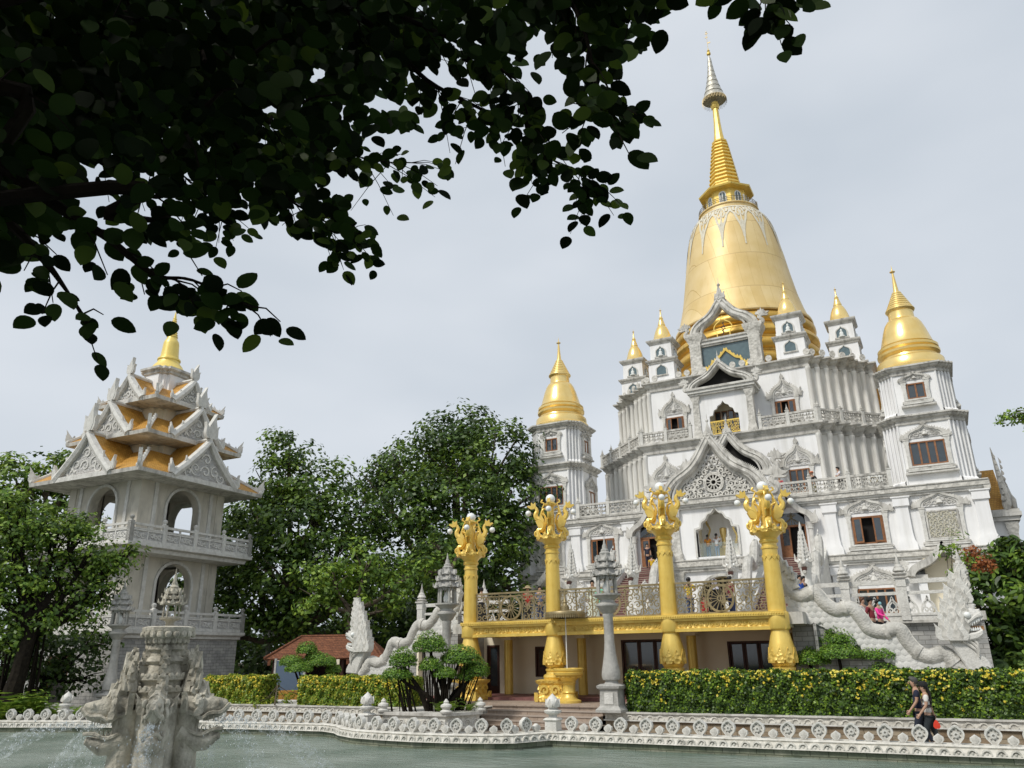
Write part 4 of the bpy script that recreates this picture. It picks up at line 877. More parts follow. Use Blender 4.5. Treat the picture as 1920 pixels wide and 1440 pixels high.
# ---------------- naga guardians at the foot of the temple stairs
def naga_statue(x,label,sh=1.0):
    o=thing('naga_statue',label,'statue',(x,42.0,GD),0,'naga guardians flanking the temple stairs')
    mb=MB(); mb.lathe([(.42,0),(.44,.2),(.34,.3),(.38,.4)],12,wstone); mb.sphere((0,0,.85),.52,wstone,14,10,(1,.95,.85)); 
    for i in range(7):
        for j in range(3):
            a=2*PI*i/7+j*.4; q=MB(Matrix.Rotation(a,4,'Z')@T(0,-.46+.02*j,.5+.25*j)@Matrix.Rotation(R(-10),4,'X')); q.slab([(.14*math.cos(t),.13*math.sin(t)) for t in [2*PI*k/8 for k in range(8)]],-.08,.02,carve)
            o_=len(mb.v); mb.v+=q.v
            for f,mi_ in zip(q.f,q.m): mb.f.append([k+o_ for k in f]); mb.m.append(mb.mi(q.ms[mi_]))
    mb.tube([(0,.0,1.0),(0,-.1,1.5),(0,-.05,2.0),(0,.0,2.4),(0,.02,2.7)],[.40,.30,.24,.26,.3],10,wstone); mb.build('neck',o)
    h=MB(); h.sphere((0,-.02,2.72),.30,carve,10,8,(1,1.1,.8)); h.tube([(0,-.2,2.78),(0,-.42,2.80),(0,-.58,2.86)],[.22,.18,.1],8,carve); h.tube([(0,-.15,2.52),(0,-.38,2.42),(0,-.5,2.38)],[.17,.13,.07],8,carve)
    h.box(-.12,-.5,2.46,.12,-.2,2.62,dwood)
    for s in (-1,1):
        h.sphere((s*.17,-.30,2.98),.06,globe,6,5); h.tube([(s*.2,-.1,2.9),(s*.42,.05,3.0),(s*.46,.1,3.35)],[.1,.07,.02],5,carve)
    h.build('head',o)
    c=MB()
    for k in range(9):
        z=2.75+.19*k; w=.36*(1-k/10.5); c.sphere((0,.02,z),w,carve,8,5,(1,.8,.8))
        for s in (-1,1): c.slab([(s*w*.7+s*a,b) for a,b in flame(0,z,.16,.34*(1-k*.05),.3)],-.06,.10,wstone)
        c.slab(flame(0,z-.05,.16,.3),-w*.8-.06,-w*.6,wstone)
    c.lathe([(.10,4.4),(.06,4.6),(.08,4.64),(.004,4.95)],6,wstone,0,.02); c.build('crest',o)
    b=MB(); p=cat_rom([(0,.1,.7),(0,.8,.9),(0,1.4,1.9),(0,2.0,2.25),(0,2.6,1.9),(0,3.1,2.0),(0,3.9,3.3),(0,4.5,3.7),(0,5.2,3.4),(0,5.8,3.7),(0,6.6,4.8),(0,7.2,5.1)],4)
    n=len(p); b.tube(p,[.28 if i<n-6 else .28-.04*(i-n+6) for i in range(n)],9,snake)
    for i in range(2,n-2,2):
        b.add([(p[i][0]-.04,p[i][1]-.1,p[i][2]+.28),(p[i][0]+.04,p[i][1]-.1,p[i][2]+.28),(p[i][0],p[i][1]+.0,p[i][2]+.48),(p[i][0],p[i][1]+.16,p[i][2]+.26)],[(0,1,2),(1,3,2),(3,0,2)],wstone)
    b.build('body',o)
    return o
for x,l in ((-18.7,'stone naga guardian with a tall spiky crest, leftmost of the four before the temple stairs'),(-14.98,'stone naga guardian with a spiky crest between left stair flight and bronze gate'),(-9.5,'stone naga guardian with a tall spiky crest just right of the bronze gate'),(-5.85,'stone naga guardian with a tall spiky crest, rightmost of the four before the temple stairs')): naga_statue(x,l)
# ---------------- big dragon balustrades of the side stairs
def dragon(sgn,label):
    yv=31.0; f=(lambda p:(p[0],p[2])) if sgn>0 else (lambda p:(-24.6-p[0],p[2]))
    ox=-2.0 if sgn>0 else -22.6
    o=thing('dragon_balustrade',label,'dragon statue',(ox,yv,0),0,'white dragons of the side stairs')
    G=lambda L_:[(lambda q:(q[0]-ox,q[1]))(f(Wp(a,b,yv))) for a,b in L_]
    body=G([(1472,1095),(1480,1112),(1503,1119),(1527,1112),(1546,1132),(1568,1145),(1595,1141),(1614,1160),(1630,1180),(1657,1186),(1684,1180),(1700,1202),(1720,1223),(1744,1232),(1771,1226),(1790,1246),(1812,1262)])
    p=cat_rom(body,5); n=len(p); mb=MB(); mb.tube([(x,0,z) for x,z in p],[.17+.075*min(1,i/12) for i in range(n)],14,snake)
    mb.moulding(p,[(.20,-.06),(.27,-.05),(.27,.05),(.20,.06)],carve) if sgn<0 else mb.moulding(p,[(.27,-.05),(.20,-.06),(.20,.06),(.27,.05)],carve)
    for i in (14,28,46,60,74):
        if i<n-1:
            a=Vector((p[i][0],0,p[i][1])); b=Vector((p[i+1][0],0,p[i+1][1])); d=(b-a).normalized()*.07; mb.tube([a-d,a+d],.28,12,carve)
    mb.build('body',o)
    tl=MB()
    base=G([(1470,1098)])[0]; s_=1 if sgn>0 else -1
    out=G([(1481,1126),(1470,1108),(1465,1088),(1459,1078),(1463,1070),(1459,1060),(1464,1056),(1463,1042),(1470,1052),(1474,1050),(1478,1062),(1485,1062),(1486,1072),(1494,1074),(1493,1084),(1500,1088),(1496,1096),(1500,1102),(1488,1106),(1485,1118)])
    tl.slab(out,-.16,.14,wstone,bev=.03)
    for i in range(9): 
        x,z=out[5+i//1] if 5+i<len(out) else out[-1]; tl.slab([(x*.75+base[0]*.25+s_*a,b) for a,b in flame(0,z*.75+base[1]*.25-.15,.16,.3,.2)],-.2-.007*i,-.1,carve)
    tl.build('tail_flame',o)
    hd=MB()
    out=G([(1797,1100),(1795,1084),(1798,1066),(1803,1080),(1808,1092),(1812,1087),(1811,1100),(1816,1103),(1814,1111),(1821,1110),(1819,1121),(1824,1123),(1824,1132),(1829,1134),(1827,1143),(1836,1142),(1838,1150),(1841,1158),(1830,1163),(1816,1169),(1810,1177),(1818,1184),(1830,1183),(1841,1181),(1843,1193),(1836,1203),(1824,1205),(1830,1213),(1838,1218),(1838,1228),(1848,1233),(1859,1246),(1860,1258),(1818,1260),(1806,1242),(1793,1222),(1785,1211),(1779,1200),(1772,1196),(1774,1188),(1766,1180),(1770,1174),(1764,1164),(1772,1162),(1770,1150),(1778,1152),(1777,1138),(1785,1140),(1784,1124),(1790,1124),(1790,1108),(1796,1106)])
    hd.slab(out,-.28,.26,wstone,bev=.05)
    c=G([(1800,1150)])[0]
    lay=[(c[0]+(x-c[0])*.86,c[1]+(z-c[1])*.86) for x,z in out[:24]]+[(c[0]+(x-c[0])*.8,c[1]+(z-c[1])*.8) for x,z in out[31:]]
    hd.sphere((c[0]+s_*.12,-.22,c[1]-.12),.42,wstone,12,8,(1.1,.45,.8))
    rr=random.Random(3)
    # flame locks stacked up the mane
    for lv in range(10):
        t=lv/9; cy=1196-124*t; hw_=27*(1-t)**.75+1.5; n_=max(1,round(hw_/9.5))
        for j_ in range(-n_,n_+1):
            px_=1797+j_*hw_/n_+(3.5 if lv%2 else 0)-3*math.sin(t*PI)
            if px_>1811 and cy>1140: continue
            q=G([(px_,cy),(px_+13,cy-34+10*t)]); hw=abs(q[1][0]-q[0][0])*1.25; hh=q[1][1]-q[0][1]
            hd.slab([(q[0][0]+s_*u,q[0][1]+v) for u,v in flame(0,-.1,hw,hh,.35*j_/n_)],-.46+.026*lv-.008*(j_%2)+.03*abs(j_)/n_,-.05,wstone if (lv+j_)%2 else carve,bev=.02)
    hd.build('head',o)
    jw=MB()
    up_=G([(1812,1166),(1818,1160),(1828,1152),(1838,1147),(1843,1157),(1832,1160),(1822,1167),(1814,1173)]); jw.slab(up_,-.42,.3,wstone,bev=.04)
    lo=G([(1800,1186),(1812,1188),(1828,1186),(1842,1180),(1845,1190),(1836,1198),(1818,1202),(1802,1198)]); jw.slab(lo,-.42,.3,wstone,bev=.05)
    for i in range(6):
        x,z=G([(1817+4.2*i,1168-2.4*i)])[0]; jw.slab([(x-.05,z),(x+.05,z),(x,z-.14)],-.36,-.28,globe)
        x,z=G([(1817+4.2*i,1184-.5*i)])[0]; jw.slab([(x-.05,z),(x+.05,z),(x,z+.12)],-.36,-.28,globe)
    x,z=G([(1813,1154)])[0]; jw.sphere((x,-.38,z),.11,globe,10,8); 
    x,z=G([(1828,1176)])[0]; jw.box(x-.3,-.2,z-.1,x+.25,.15,z+.04,mat('terracotta',(.40,.22,.10),rough=.8))
    for k in range(3):
        pts=cat_rom(G([(1806,1192+5*k),(1822,1198+7*k),(1832,1206+8*k),(1836,1222+5*k)]),4); jw.tube([(a,-.32,b) for a,b in pts],[.06-.003*i for i in range(len(pts))],6,carve)
    jw.build('jaw',o)
    # flank wall: scale relief above, stone courses below
    w=MB(); top=[q for i,q in enumerate(p) if i%3==0]
    lowz=G([(1463,1163),(1515,1166),(1545,1176),(1600,1206),(1662,1240),(1700,1258),(1760,1290)])
    def zlow(x):
        xs=[q[0] for q in lowz]
        for (xa,za),(xb,zb) in zip(lowz,lowz[1:]):
            if min(xa,xb)<=x<=max(xa,xb): return za+(zb-za)*(x-xa)/(xb-xa)
        return 1.0 if abs(x-lowz[-1][0])<abs(x-lowz[0][0]) else lowz[0][1]
    poly=top[1:]+[(top[-1][0],.3),(top[1][0]-0,.3)]
    w.slab(poly,.04,.34,brickg); 
    poly2=[(x,z) for x,z in top[1:]]+[(x,max(.3,zlow(x))) for x,z in top[1:][::-1]]
    w.slab(poly2,-.04,.035,scales); w.build('flank_wall',o)
    sc=MB(); rr=random.Random(5)
    x0,x1=sorted((top[1][0],top[-1][0]))
    def ztop(x):
        for (xa,za),(xb,zb) in zip(top,top[1:]):
            if min(xa,xb)<=x<=max(xa,xb): return za+(zb-za)*(x-xa)/((xb-xa) or 1)
        return 0
    j=0; z=4.2
    while z>.4:
        x=x0+(.11 if j%2 else 0)
        while x<x1:
            if zlow(x)+.05<z<ztop(x)-.12:
                r_=.125+.02*rr.random(); pts=[(x+r_*math.cos(t),z+r_*math.sin(t)) for t in [2*PI*k/9 for k in range(9)]]; sc.loft([[(a,-.04,b) for a,b in pts],[(a,-.10,b-.02) for a,b in pts],[(x+(a-x)*.5,-.12,z+(b-z)*.5-.03) for a,b in pts]],scales,True,True)
            x+=.225
        z-=.19; j+=1
    sc.build('scale_relief',o)
    return o
dragon(1,'white stone dragon with open jaws facing right, coiling down the right side stairs'); dragon(-1,'white stone dragon with flame mane facing left beside the clay roofed hut')
# ================================================================ BELL PAGODA on the left
pg=thing('bell_pagoda','three storey stone pavilion with tiered orange roofs and a yellow spire at the left','pavilion',(-43.0,31.75,0),R(2))
def sqp(h): return [(-h,-h),(h,-h),(h,h),(-h,h)]
def four(mb,fn,ks=range(4)):
    for k in ks:
        q=MB(Matrix.Rotation(k*PI/2,4,'Z')); fn(q); o_=len(mb.v); mb.v+=q.v
        for f,mi_ in zip(q.f,q.m): mb.f.append([i+o_ for i in f]); mb.m.append(mb.mi(q.ms[mi_]))
gwall=mat('grey_render',(.50,.47,.40),(.62,.585,.50),rough=.85,scale=1.2,detail=6,stain=.6,stcol=(.17,.165,.15),stscale=(1.2,1.2,.25))
mb=MB()
def f(q):
    wallholes(q,-4.3,4.3,.0,3.55,[(-.9,1.0,.3,2.7)],-4.3,.4,brickg)
four(mb,f); mb.build('stone_base',pg)
for kd in range(4):
  mb=MB(); four(mb,lambda q:(q.box(-.9,-4.22,.3,-.75,-4.1,2.7,wood),q.box(.85,-4.22,.3,1.0,-4.1,2.7,wood),q.box(-.75,-4.22,2.55,.85,-4.1,2.7,wood),q.box(-.75,-3.95,.3,.85,-3.9,2.6,dark),q.box(-.75,-4.2,1.9,.85,-4.12,2.0,wood)),(kd,)); mb.build('door',pg)
mb=MB(); mb.plan(lambda d:sqp(4.3+d),[(0,3.5),(.12,3.55),(.12,3.68),(.3,3.78),(.3,3.95),(0,3.96)],wstone); mb.plan(lambda d:sqp(4.3+d),[(-.9,8.05),(.0,8.1),(.05,8.3),(.3,8.38),(.3,8.55),(.1,8.56)],wstone); mb.build('floor_slab',pg)
def storey(z0,z1,zs,hw,nm):
    mb=MB()
    def f(q):
        b=3.1; wallholes(q,-b+.5,b-.5,z0,z1,[(-hw,hw,z0,zs+hw+.1)],-b,.5,gwall)
        arch=[(-hw,zs)]+[(-hw*math.cos(PI*i/16),zs+hw*math.sin(PI*i/16)) for i in range(1,16)]+[(hw,zs)]
        archfill(q,-hw,hw,zs,zs+hw+.1,arch,-b+.003,-b+.5,gwall)
        q.box(-b-.05,-b-.05,z0,-b+.55,-b+.55,z1,gwall)
        oo=[(-hw*1.13,z0)]+[(-hw*1.13*math.cos(PI*i/16),zs+hw*1.13*math.sin(PI*i/16)) for i in range(17)]+[(hw*1.13,z0)]; ii=[(-hw,z0)]+[(-hw*math.cos(PI*i/16),zs+hw*math.sin(PI*i/16)) for i in range(17)]+[(hw,z0)]
        q.ringslab(oo,ii,-b-.10,-b,wstone)
        q.box(-b+.56,-b+.51,z0,-hw-.15,-b+.55,z1,gwall); q.box(hw+.15,-b+.51,z0,b-.56,-b+.55,z1,gwall)
        q.box(-b+.9,-b-.08,z0,-b+1.15,-b,z1,wstone); q.box(b-1.15,-b-.08,z0,b-.9,-b,z1,wstone)
    four(mb,f); mb.build(nm,pg)
storey(3.96,8.06,6.55,1.25,'arcade'); storey(8.56,12.45,11.0,1.2,'arcade')
mb=MB(); mb.box(-3.05,-3.05,12.3,3.05,3.05,12.4,gwall); mb.build('ceiling',pg)
b_=MB(); b_.lathe([(.75,9.6),(.72,9.8),(.6,10.1),(.52,10.8),(.4,11.2),(.1,11.4),(.06,12.3)],20,iron); tag(b_.build('bronze_bell',pg))
def rail(z,nm):
    mb=MB()
    def f(q):
        L_=4.42; q.box(-L_,-L_-.07,z+.92,L_,-L_+.07,z+1.05,wstone); q.box(-L_,-L_-.05,z+.72,L_,-L_+.05,z+.78,wstone); q.box(-L_,-L_-.09,z,L_,-L_+.09,z+.1,wstone)
        for i in range(5):
            x=-L_+2*L_/4*i; q.box(x-.13,-L_-.13,z,x+.13,-L_+.13,z+1.12,wstone); q.lathe([(.12,z+1.12),(.07,z+1.18),(.13,z+1.26),(.13,z+1.36),(.05,z+1.44)],8,wstone,x,-L_)
        for i in range(8):
            x0=-L_+2*L_/8*i+.15; x1=x0+2*L_/8-.3; q.box(x0-.12,-L_-.03,z+.1,x1+.12,-L_+.03,z+.70,relief); q.box(x0-.1,-L_-.07,z+.1,x1+.1,-L_-.03,z+.17,wstone); q.box(x0-.1,-L_-.07,z+.62,x1+.1,-L_-.03,z+.70,wstone)
            for j in range(3): curlbit(q,x0+.15+.25*j,z+.39,.16,-L_-.06,.04,wstone,j*2,1 if j%2 else -1,.03)
            q.box(x0-.18,-L_-.06,z+.1,x0-.10,-L_+.05,z+.92,wstone)
    four(mb,f); mb.build(nm,pg)
rail(3.96,'balustrade'); rail(8.56,'balustrade')
def small_flame(mb,x,y,z,h,m,rz=0,lean=.15):
    q=MB(T(x,y,z,rz)); q.slab(flame(0,0,h*.42,h,lean),-.07*h-.03,.07*h+.03,m); q.slab(flame(h*.12,0,h*.3,h*.55,.4),-.06*h-.02,.06*h+.02,m); q.slab(flame(-h*.12,0,h*.3,h*.6,-.3),-.06*h-.02,.06*h+.02,m)
    o_=len(mb.v); mb.v+=[mb.M@v for v in q.v]
    for f_,mi_ in zip(q.f,q.m): mb.f.append([i+o_ for i in f_]); mb.m.append(mb.mi(q.ms[mi_]))
def roof(z,a,ai,ztop,gw,gh,nm):
    """hipped skirt from half width a at z up to ai at ztop, one gable per side"""
    mb=MB(); rise=ztop-z
    mb.loft([[(x,y,z-.02) for x,y in sqp(a-.15)],[(x,y,z+.02) for x,y in sqp(a)],[(x,y,z+.24) for x,y in sqp(a+.04)]],trim,True,False)
    prof=[(0,.245),(.25,.36),(.5,.52),(.75,.74),(1,1.0)]
    mb.loft([[(x,y,z+.0+rise*q if q>.25 else z+.245) for x,y in sqp(a-.02+(ai-a)*t)] for t,q in prof],orange,False,True)
    r=mb.build('roof',pg,ang=20)
    mb=MB()
    def f(q):
        y=-a+.12; o=[(-gw,z+.24),(-gw*.62,z+.24+gh*.34),(-gw*.28,z+.24+gh*.68),(0,z+.24+gh),(gw*.28,z+.24+gh*.68),(gw*.62,z+.24+gh*.34),(gw,z+.24)]
        q.slab([(-gw*.8,z+.2),(-gw*.22,z+.24+gh*.66),(0,z+.24+gh*.88),(gw*.22,z+.24+gh*.66),(gw*.8,z+.2)],y,y+.12,relief)
        q.slab([(-gw,z+.0),(gw,z+.0),(gw,z+.28),(-gw,z+.28)],y-.2,y+.1,wstone)
        for (c,h_) in ((-.3,.3),(.3,.3),(0,.62),(-.5,.16),(.5,.16),(0,.25)): curlbit(q,c*gw,z+.3+h_*gh*.8,gw*.16,y-.05,.06,wstone,c*5,1 if c>0 else -1,.05)
        q.moulding(o,[(-.30,y-.22),(-.1,y-.32),(.08,y-.24),(.12,y+.08),(-.30,y+.08)],wstone)
        # roof planes running back from the gable
        k=len(o); back=-ai+.2
        for i in range(3): 
            for s in (-1,1):
                (xa,za),(xb,zb)=o[i],o[i+1]; q.add([(s*xa,y+.08,za),(s*xb,y+.08,zb),(s*xb,back,zb),(s*xa,back,za)],[(0,1,2,3)],orange)
        q.tube([(0,y-.2,z+.3+gh),(0,back,z+.3+gh)],.13,6,wstone)
        for s in (-1,1):
            small_flame(q,s*gw*1.0,y-.1,z+.3,gh*.33,wstone,0,.2*s); q.sphere((s*gw*.96,y-.1,z+.34),.15*gh/2.3,wstone,7,5)
            small_flame(q,s*gw*.62,y-.12,z+.2+gh*.36,gh*.16,wstone,0,.2*s)
        q.sphere((0,y-.1,z+.3+gh),.14*gh/2,wstone,8,6); small_flame(q,0,y-.1,z+.35+gh,gh*.66,wstone)
        # hip ridge and corner finial
        q.tube([(-a+.05,-a+.05,z+.32),(-ai,-ai,ztop+.1)],[.13,.10],6,wstone)
        for i in range(5): t=.12+.17*i; small_flame(q,-a+(a-ai)*t,-a+(a-ai)*t,z+.28+(ztop-z)*t*.9,.3,wstone,R(45),.1)
        small_flame(q,-a+.1,-a+.1,z+.3,gh*.38,wstone,R(45),-.3); q.sphere((-a+.08,-a+.08,z+.32),.17*gh/2.3,wstone,7,5)
    four(mb,f); mb.build('gable',r)
roof(12.38,4.75,2.3,14.4,2.5,2.55,'lower'); roof(15.0,3.65,1.7,16.7,2.0,2.15,'middle'); roof(17.55,2.7,1.15,18.9,1.5,1.65,'upper')
mb=MB(); 
for (h,z0,z1) in ((2.0,13.6,15.02),(1.45,16.2,17.6),(1.1,18.5,20.1)):
    mb.plan(lambda d:redent(h*.55,h,2,d),[(0,z0),(0,z1)],cream if z0<18 else white)
mb.plan(lambda d:redent(.6,1.1,2,d),[(0,20.0),(.1,20.05),(.12,20.2),(.28,20.3),(.28,20.45),(.1,20.5)],trim)
mb.build('roof_core',pg)
yel=mat('yellow_paint',(.78,.58,.13),(.84,.65,.18),rough=.38,metal=.15,scale=2,spec=.6)
mb=MB(); mb.lathe([(1.15,20.5),(1.12,20.62),(.98,20.72),(.9,20.9),(.72,21.1),(.68,21.25),(.74,21.32),(.72,21.42),(.60,21.5),(.56,21.7),(.50,22.5),(.46,22.7),(.36,22.85),(.32,23.0),(.36,23.05),(.30,23.12),(.22,23.7),(.12,24.3),(.03,24.9)],24,yel)
for k in range(8): mb.lathe([(.30-.028*k,23.15+.17*k),(.33-.028*k,23.2+.17*k),(.28-.028*k,23.28+.17*k)],16,yel)
mb.build('spire',pg)
# ---------------- stone lantern pillars
def lantern(x,y,z,label,s=1.0,rz=0):
    o=thing('stone_lantern',label,'lantern pillar',(x,y,z),rz,'tall stone lantern pillars'); M0=Matrix.Scale(s,4)
    mb=MB(M0); sq=lambda h,zz:[(-h,-h,zz),(h,-h,zz),(h,h,zz),(-h,h,zz)]
    mb.loft([sq(.46,0),sq(.46,.08),sq(.40,.14),sq(.34,.2),sq(.32,.7),sq(.40,.76),sq(.42,.84),sq(.3,.9)],gstone); mb.box(-.16,-.35,.26,.16,-.32,.62,wstone)
    mb.lathe([(.10,.44),(.1,.44)],8,gstone) if 0 else None
    mb.lathe([(.28,.88),(.22,.96),(.22,1.0),(.30,1.04),(.33,1.16),(.32,1.3),(.27,1.55),(.21,1.9),(.175,2.3),(.17,3.1),(.20,3.16),(.19,3.24),(.26,3.3),(.33,3.42),(.40,3.5),(.40,3.56),(.28,3.62),(.26,3.7),(.40,3.8),(.5,3.86),(.5,3.92),(.3,3.93)],16,gstone)
    mb.build('pillar',o,smooth=True)
    r=MB(M0)
    for k in range(6):
        a=PI/3*k; c,s_=math.cos(a),math.sin(a); r.tube([(.36*c,.36*s_,3.9),(.34*c,.34*s_,4.55)],.055,5,gstone)
        q=MB(M0@Matrix.Rotation(a+PI/6,4,'Z')@T(0,-.30,0)); r.v+=[]; g=[(-.17,4.54),(-.15,4.42),(0,4.50),(.15,4.42),(.17,4.54)]; q.slab(g,-.03,.03,gstone); o_=len(r.v); r.v+=q.v
        for f_,mi_ in zip(q.f,q.m): r.f.append([i+o_ for i in f_]); r.m.append(r.mi(q.ms[mi_]))
    r.build('lamp_room',o)
    l=MB(M0); l.lathe([(.08,3.94),(.14,4.02),(.15,4.16),(.09,4.3),(.04,4.4),(.01,4.48)],12,globe); l.build('lamp',o)
    t=MB(M0)
    for k,(rz_,z_) in enumerate(((.54,4.54),(.44,4.82),(.35,5.06))):
        t.lathe([(rz_*.95,z_),(rz_,z_+.04),(rz_*.72,z_+.12),(rz_*.62,z_+.22),(rz_*.6,z_+.28)],6,gstone,smooth=False)
        for j in range(6):
            a=PI/3*j; c,s_=math.cos(a),math.sin(a); t.tube([(rz_*.9*c,rz_*.9*s_,z_+.02),(rz_*1.08*c,rz_*1.08*s_,z_+.08),(rz_*1.12*c,rz_*1.12*s_,z_+.22)],[.05,.045,.008],5,gstone)
            q=MB(M0@Matrix.Rotation(a+PI/6,4,'Z')@T(0,-rz_*.84,z_)); q.slab([(-.16*rz_/.5,0),(0,.22),(.16*rz_/.5,0)],-.06,.08,gstone); o_=len(t.v); t.v+=q.v
            for f_,mi_ in zip(q.f,q.m): t.f.append([i+o_ for i in f_]); t.m.append(t.mi(q.ms[mi_]))
    t.lathe([(.2,5.3),(.22,5.36),(.15,5.42),(.15,5.48),(.10,5.52),(.09,5.62),(.05,5.7),(.01,5.95)],8,gstone); t.build('tiered_roof',o)
    return o
lantern(-10.64,26.95,.5,'tall grey stone lantern pillar standing at the left end of the flowering hedge',1.0)
lantern(-17.9,27.6,.5,'tall grey stone lantern pillar rising behind the bonsai planter',1.0,.3)
lantern(-34.6,24.9,.1,'tall stone lantern pillar partly hidden in the leafy tree left of the pavilion',1.0,.2)
lantern(-45.5,45.5,.2,'distant stone lantern pillar in shade beyond the clipped hedge',.95,.1)
import numpy as np
RNG=np.random.default_rng(7)
def Wz(px,py,z):
    d=rt*((px-960)/F)-up*((py-720)/F)+fwd; t=(z-CAMH)/d.z; return Vector((d.x*t,d.y*t,z))
def Wh(px,py,D):
    d=rt*((px-960)/F)-up*((py-720)/F)+fwd; t=D/math.hypot(d.x,d.y); return Vector((d.x*t,d.y*t,CAMH+d.z*t))
# ================================================================ GROUND, PATH, POND
cop=[(-60,6),(-46,13.5),(-34.8,20.2),(-29,22.1),(-24,23.1),(-20.3,23.4),(-19.4,23.0),(-18.7,22.4),(-17.7,21.85),(-16.4,21.6),(-15.1,21.5),(-13.8,21.6),(-12.8,21.85),(-12.0,22.2),(-11.35,23.4),(0,23.42),(30,23.6)]
pond=cop+[(30,7),(-60,-20)]
outer=[(-700,-200),(-700,900),(700,900),(700,-200)]
def flat(name,polys,z,m,kind='structure'):
    me=bpy.data.meshes.new(name); V=[Vector((x,y,0)) for p in polys for x,y in p]; tr=tessellate_polygon([[Vector((x,y,0)) for x,y in p] for p in polys])
    me.from_pydata([(v.x,v.y,z) for v in V],[],[t for t in tr]); me.materials.append(m)
    bm=bmesh.new(); bm.from_mesh(me); bmesh.ops.recalc_face_normals(bm,faces=bm.faces)
    for f in bm.faces:
        if f.normal.z<0: f.normal_flip()
    bm.to_mesh(me); bm.free()
    o=bpy.data.objects.new(name,me); col.objects.link(o); tag(o,kind=kind); return o
earth=mat('earth',(.05,.045,.03),(.10,.09,.06),rough=.95,scale=.8,bump=.4)
paving=mat('paving',(.20,.18,.15),(.30,.27,.23),rough=.8,scale=2.5,brick=(.6,.6,(.5,.5,.5),(.85,.83,.8),'x'))
flat('ground',[outer,pond],-.155,earth)
flat('path',[[(-34,20.9),(-28.8,22.6),(-23.9,23.6),(-20.2,23.85),(-18.4,22.85),(-16.2,22.1),(-13.8,22.1),(-12.4,22.7),(-11.6,23.9),(30,24.0),(30,27.2),(-34,27.2)]],-.15,paving)
flat('terrace_ground',[[(-48,27.3),(30,27.3),(30,34),(-19.9,34),(-30,60),(-60,60)]],.012,paving)
# pond water
M=bpy.data.materials.new('pond_water'); M.use_nodes=True; nt=M.node_tree; L=nt.links.new; b=nt.nodes['Principled BSDF']; N=nt.nodes
tc=N.new('ShaderNodeTexCoord'); mp=N.new('ShaderNodeMapping'); mp.inputs['Rotation'].default_value=(0,0,R(25)); mp.inputs['Scale'].default_value=(1,2.6,1); L(tc.outputs['Object'],mp.inputs[0])
n1=N.new('ShaderNodeTexNoise'); n1.inputs['Scale'].default_value=1.5; n1.inputs['Detail'].default_value=7; n1.inputs['Roughness'].default_value=.62; L(mp.outputs[0],n1.inputs['Vector'])
bp=N.new('ShaderNodeBump'); bp.inputs['Strength'].default_value=1; bp.inputs['Distance'].default_value=.16; L(n1.outputs['Fac'],bp.inputs['Height']); L(bp.outputs[0],b.inputs['Normal'])
n2=N.new('ShaderNodeTexNoise'); n2.inputs['Scale'].default_value=.35; n2.inputs['Detail'].default_value=3; L(tc.outputs['Object'],n2.inputs['Vector'])
cr=N.new('ShaderNodeValToRGB'); cr.color_ramp.elements[0].color=(.13,.18,.145,1); cr.color_ramp.elements[1].color=(.30,.35,.31,1); cr.color_ramp.elements[0].position=.35; cr.color_ramp.elements[1].position=.7; L(n2.outputs['Fac'],cr.inputs[0])
# churned foam round the fountain
FC=Wh(308,1250,14.0); FC.z=-.30
vm=N.new('ShaderNodeVectorMath'); vm.operation='DISTANCE'; L(tc.outputs['Object'],vm.inputs[0]); vm.inputs[1].default_value=(FC.x,FC.y,-.28)
pp=N.new('ShaderNodeMapRange'); pp.inputs[1].default_value=2.0; pp.inputs[2].default_value=7.5; pp.inputs[3].default_value=.36; pp.inputs[4].default_value=-.12; L(vm.outputs['Value'],pp.inputs[0])
wv=N.new('ShaderNodeTexWave'); wv.wave_type='RINGS'; wv.rings_direction='Z'; wv.inputs['Scale'].default_value=.16; wv.inputs['Distortion'].default_value=1.6; wv.inputs['Detail'].default_value=3
ms=N.new('ShaderNodeVectorMath'); ms.operation='SUBTRACT'; L(tc.outputs['Object'],ms.inputs[0]); ms.inputs[1].default_value=(FC.x,FC.y,0); L(ms.outputs[0],wv.inputs['Vector'])
n3=N.new('ShaderNodeTexNoise'); n3.inputs['Scale'].default_value=9; n3.inputs['Detail'].default_value=6; L(mp.outputs[0],n3.inputs['Vector'])
a1=N.new('ShaderNodeMath'); a1.operation='MULTIPLY'; L(wv.outputs['Fac'],a1.inputs[0]); a1.inputs[1].default_value=.16
a2=N.new('ShaderNodeMath'); a2.operation='ADD'; L(a1.outputs[0],a2.inputs[0]); L(pp.outputs[0],a2.inputs[1])
a3=N.new('ShaderNodeMath'); a3.operation='ADD'; L(a2.outputs[0],a3.inputs[0]); L(n3.outputs['Fac'],a3.inputs[1])
fr=N.new('ShaderNodeValToRGB'); fr.color_ramp.elements[0].position=.66; fr.color_ramp.elements[1].position=1.0; L(a3.outputs[0],fr.inputs[0])
mx=N.new('ShaderNodeMix'); mx.data_type='RGBA'; L(fr.outputs[0],mx.inputs[0]); L(cr.outputs[0],mx.inputs[6]); mx.inputs[7].default_value=(.55,.62,.61,1); L(mx.outputs[2],b.inputs['Base Color'])
b.inputs['Roughness'].default_value=.12; b.inputs['IOR'].default_value=1.33
water=M
flat('pond_water',[pond],-.28,water)
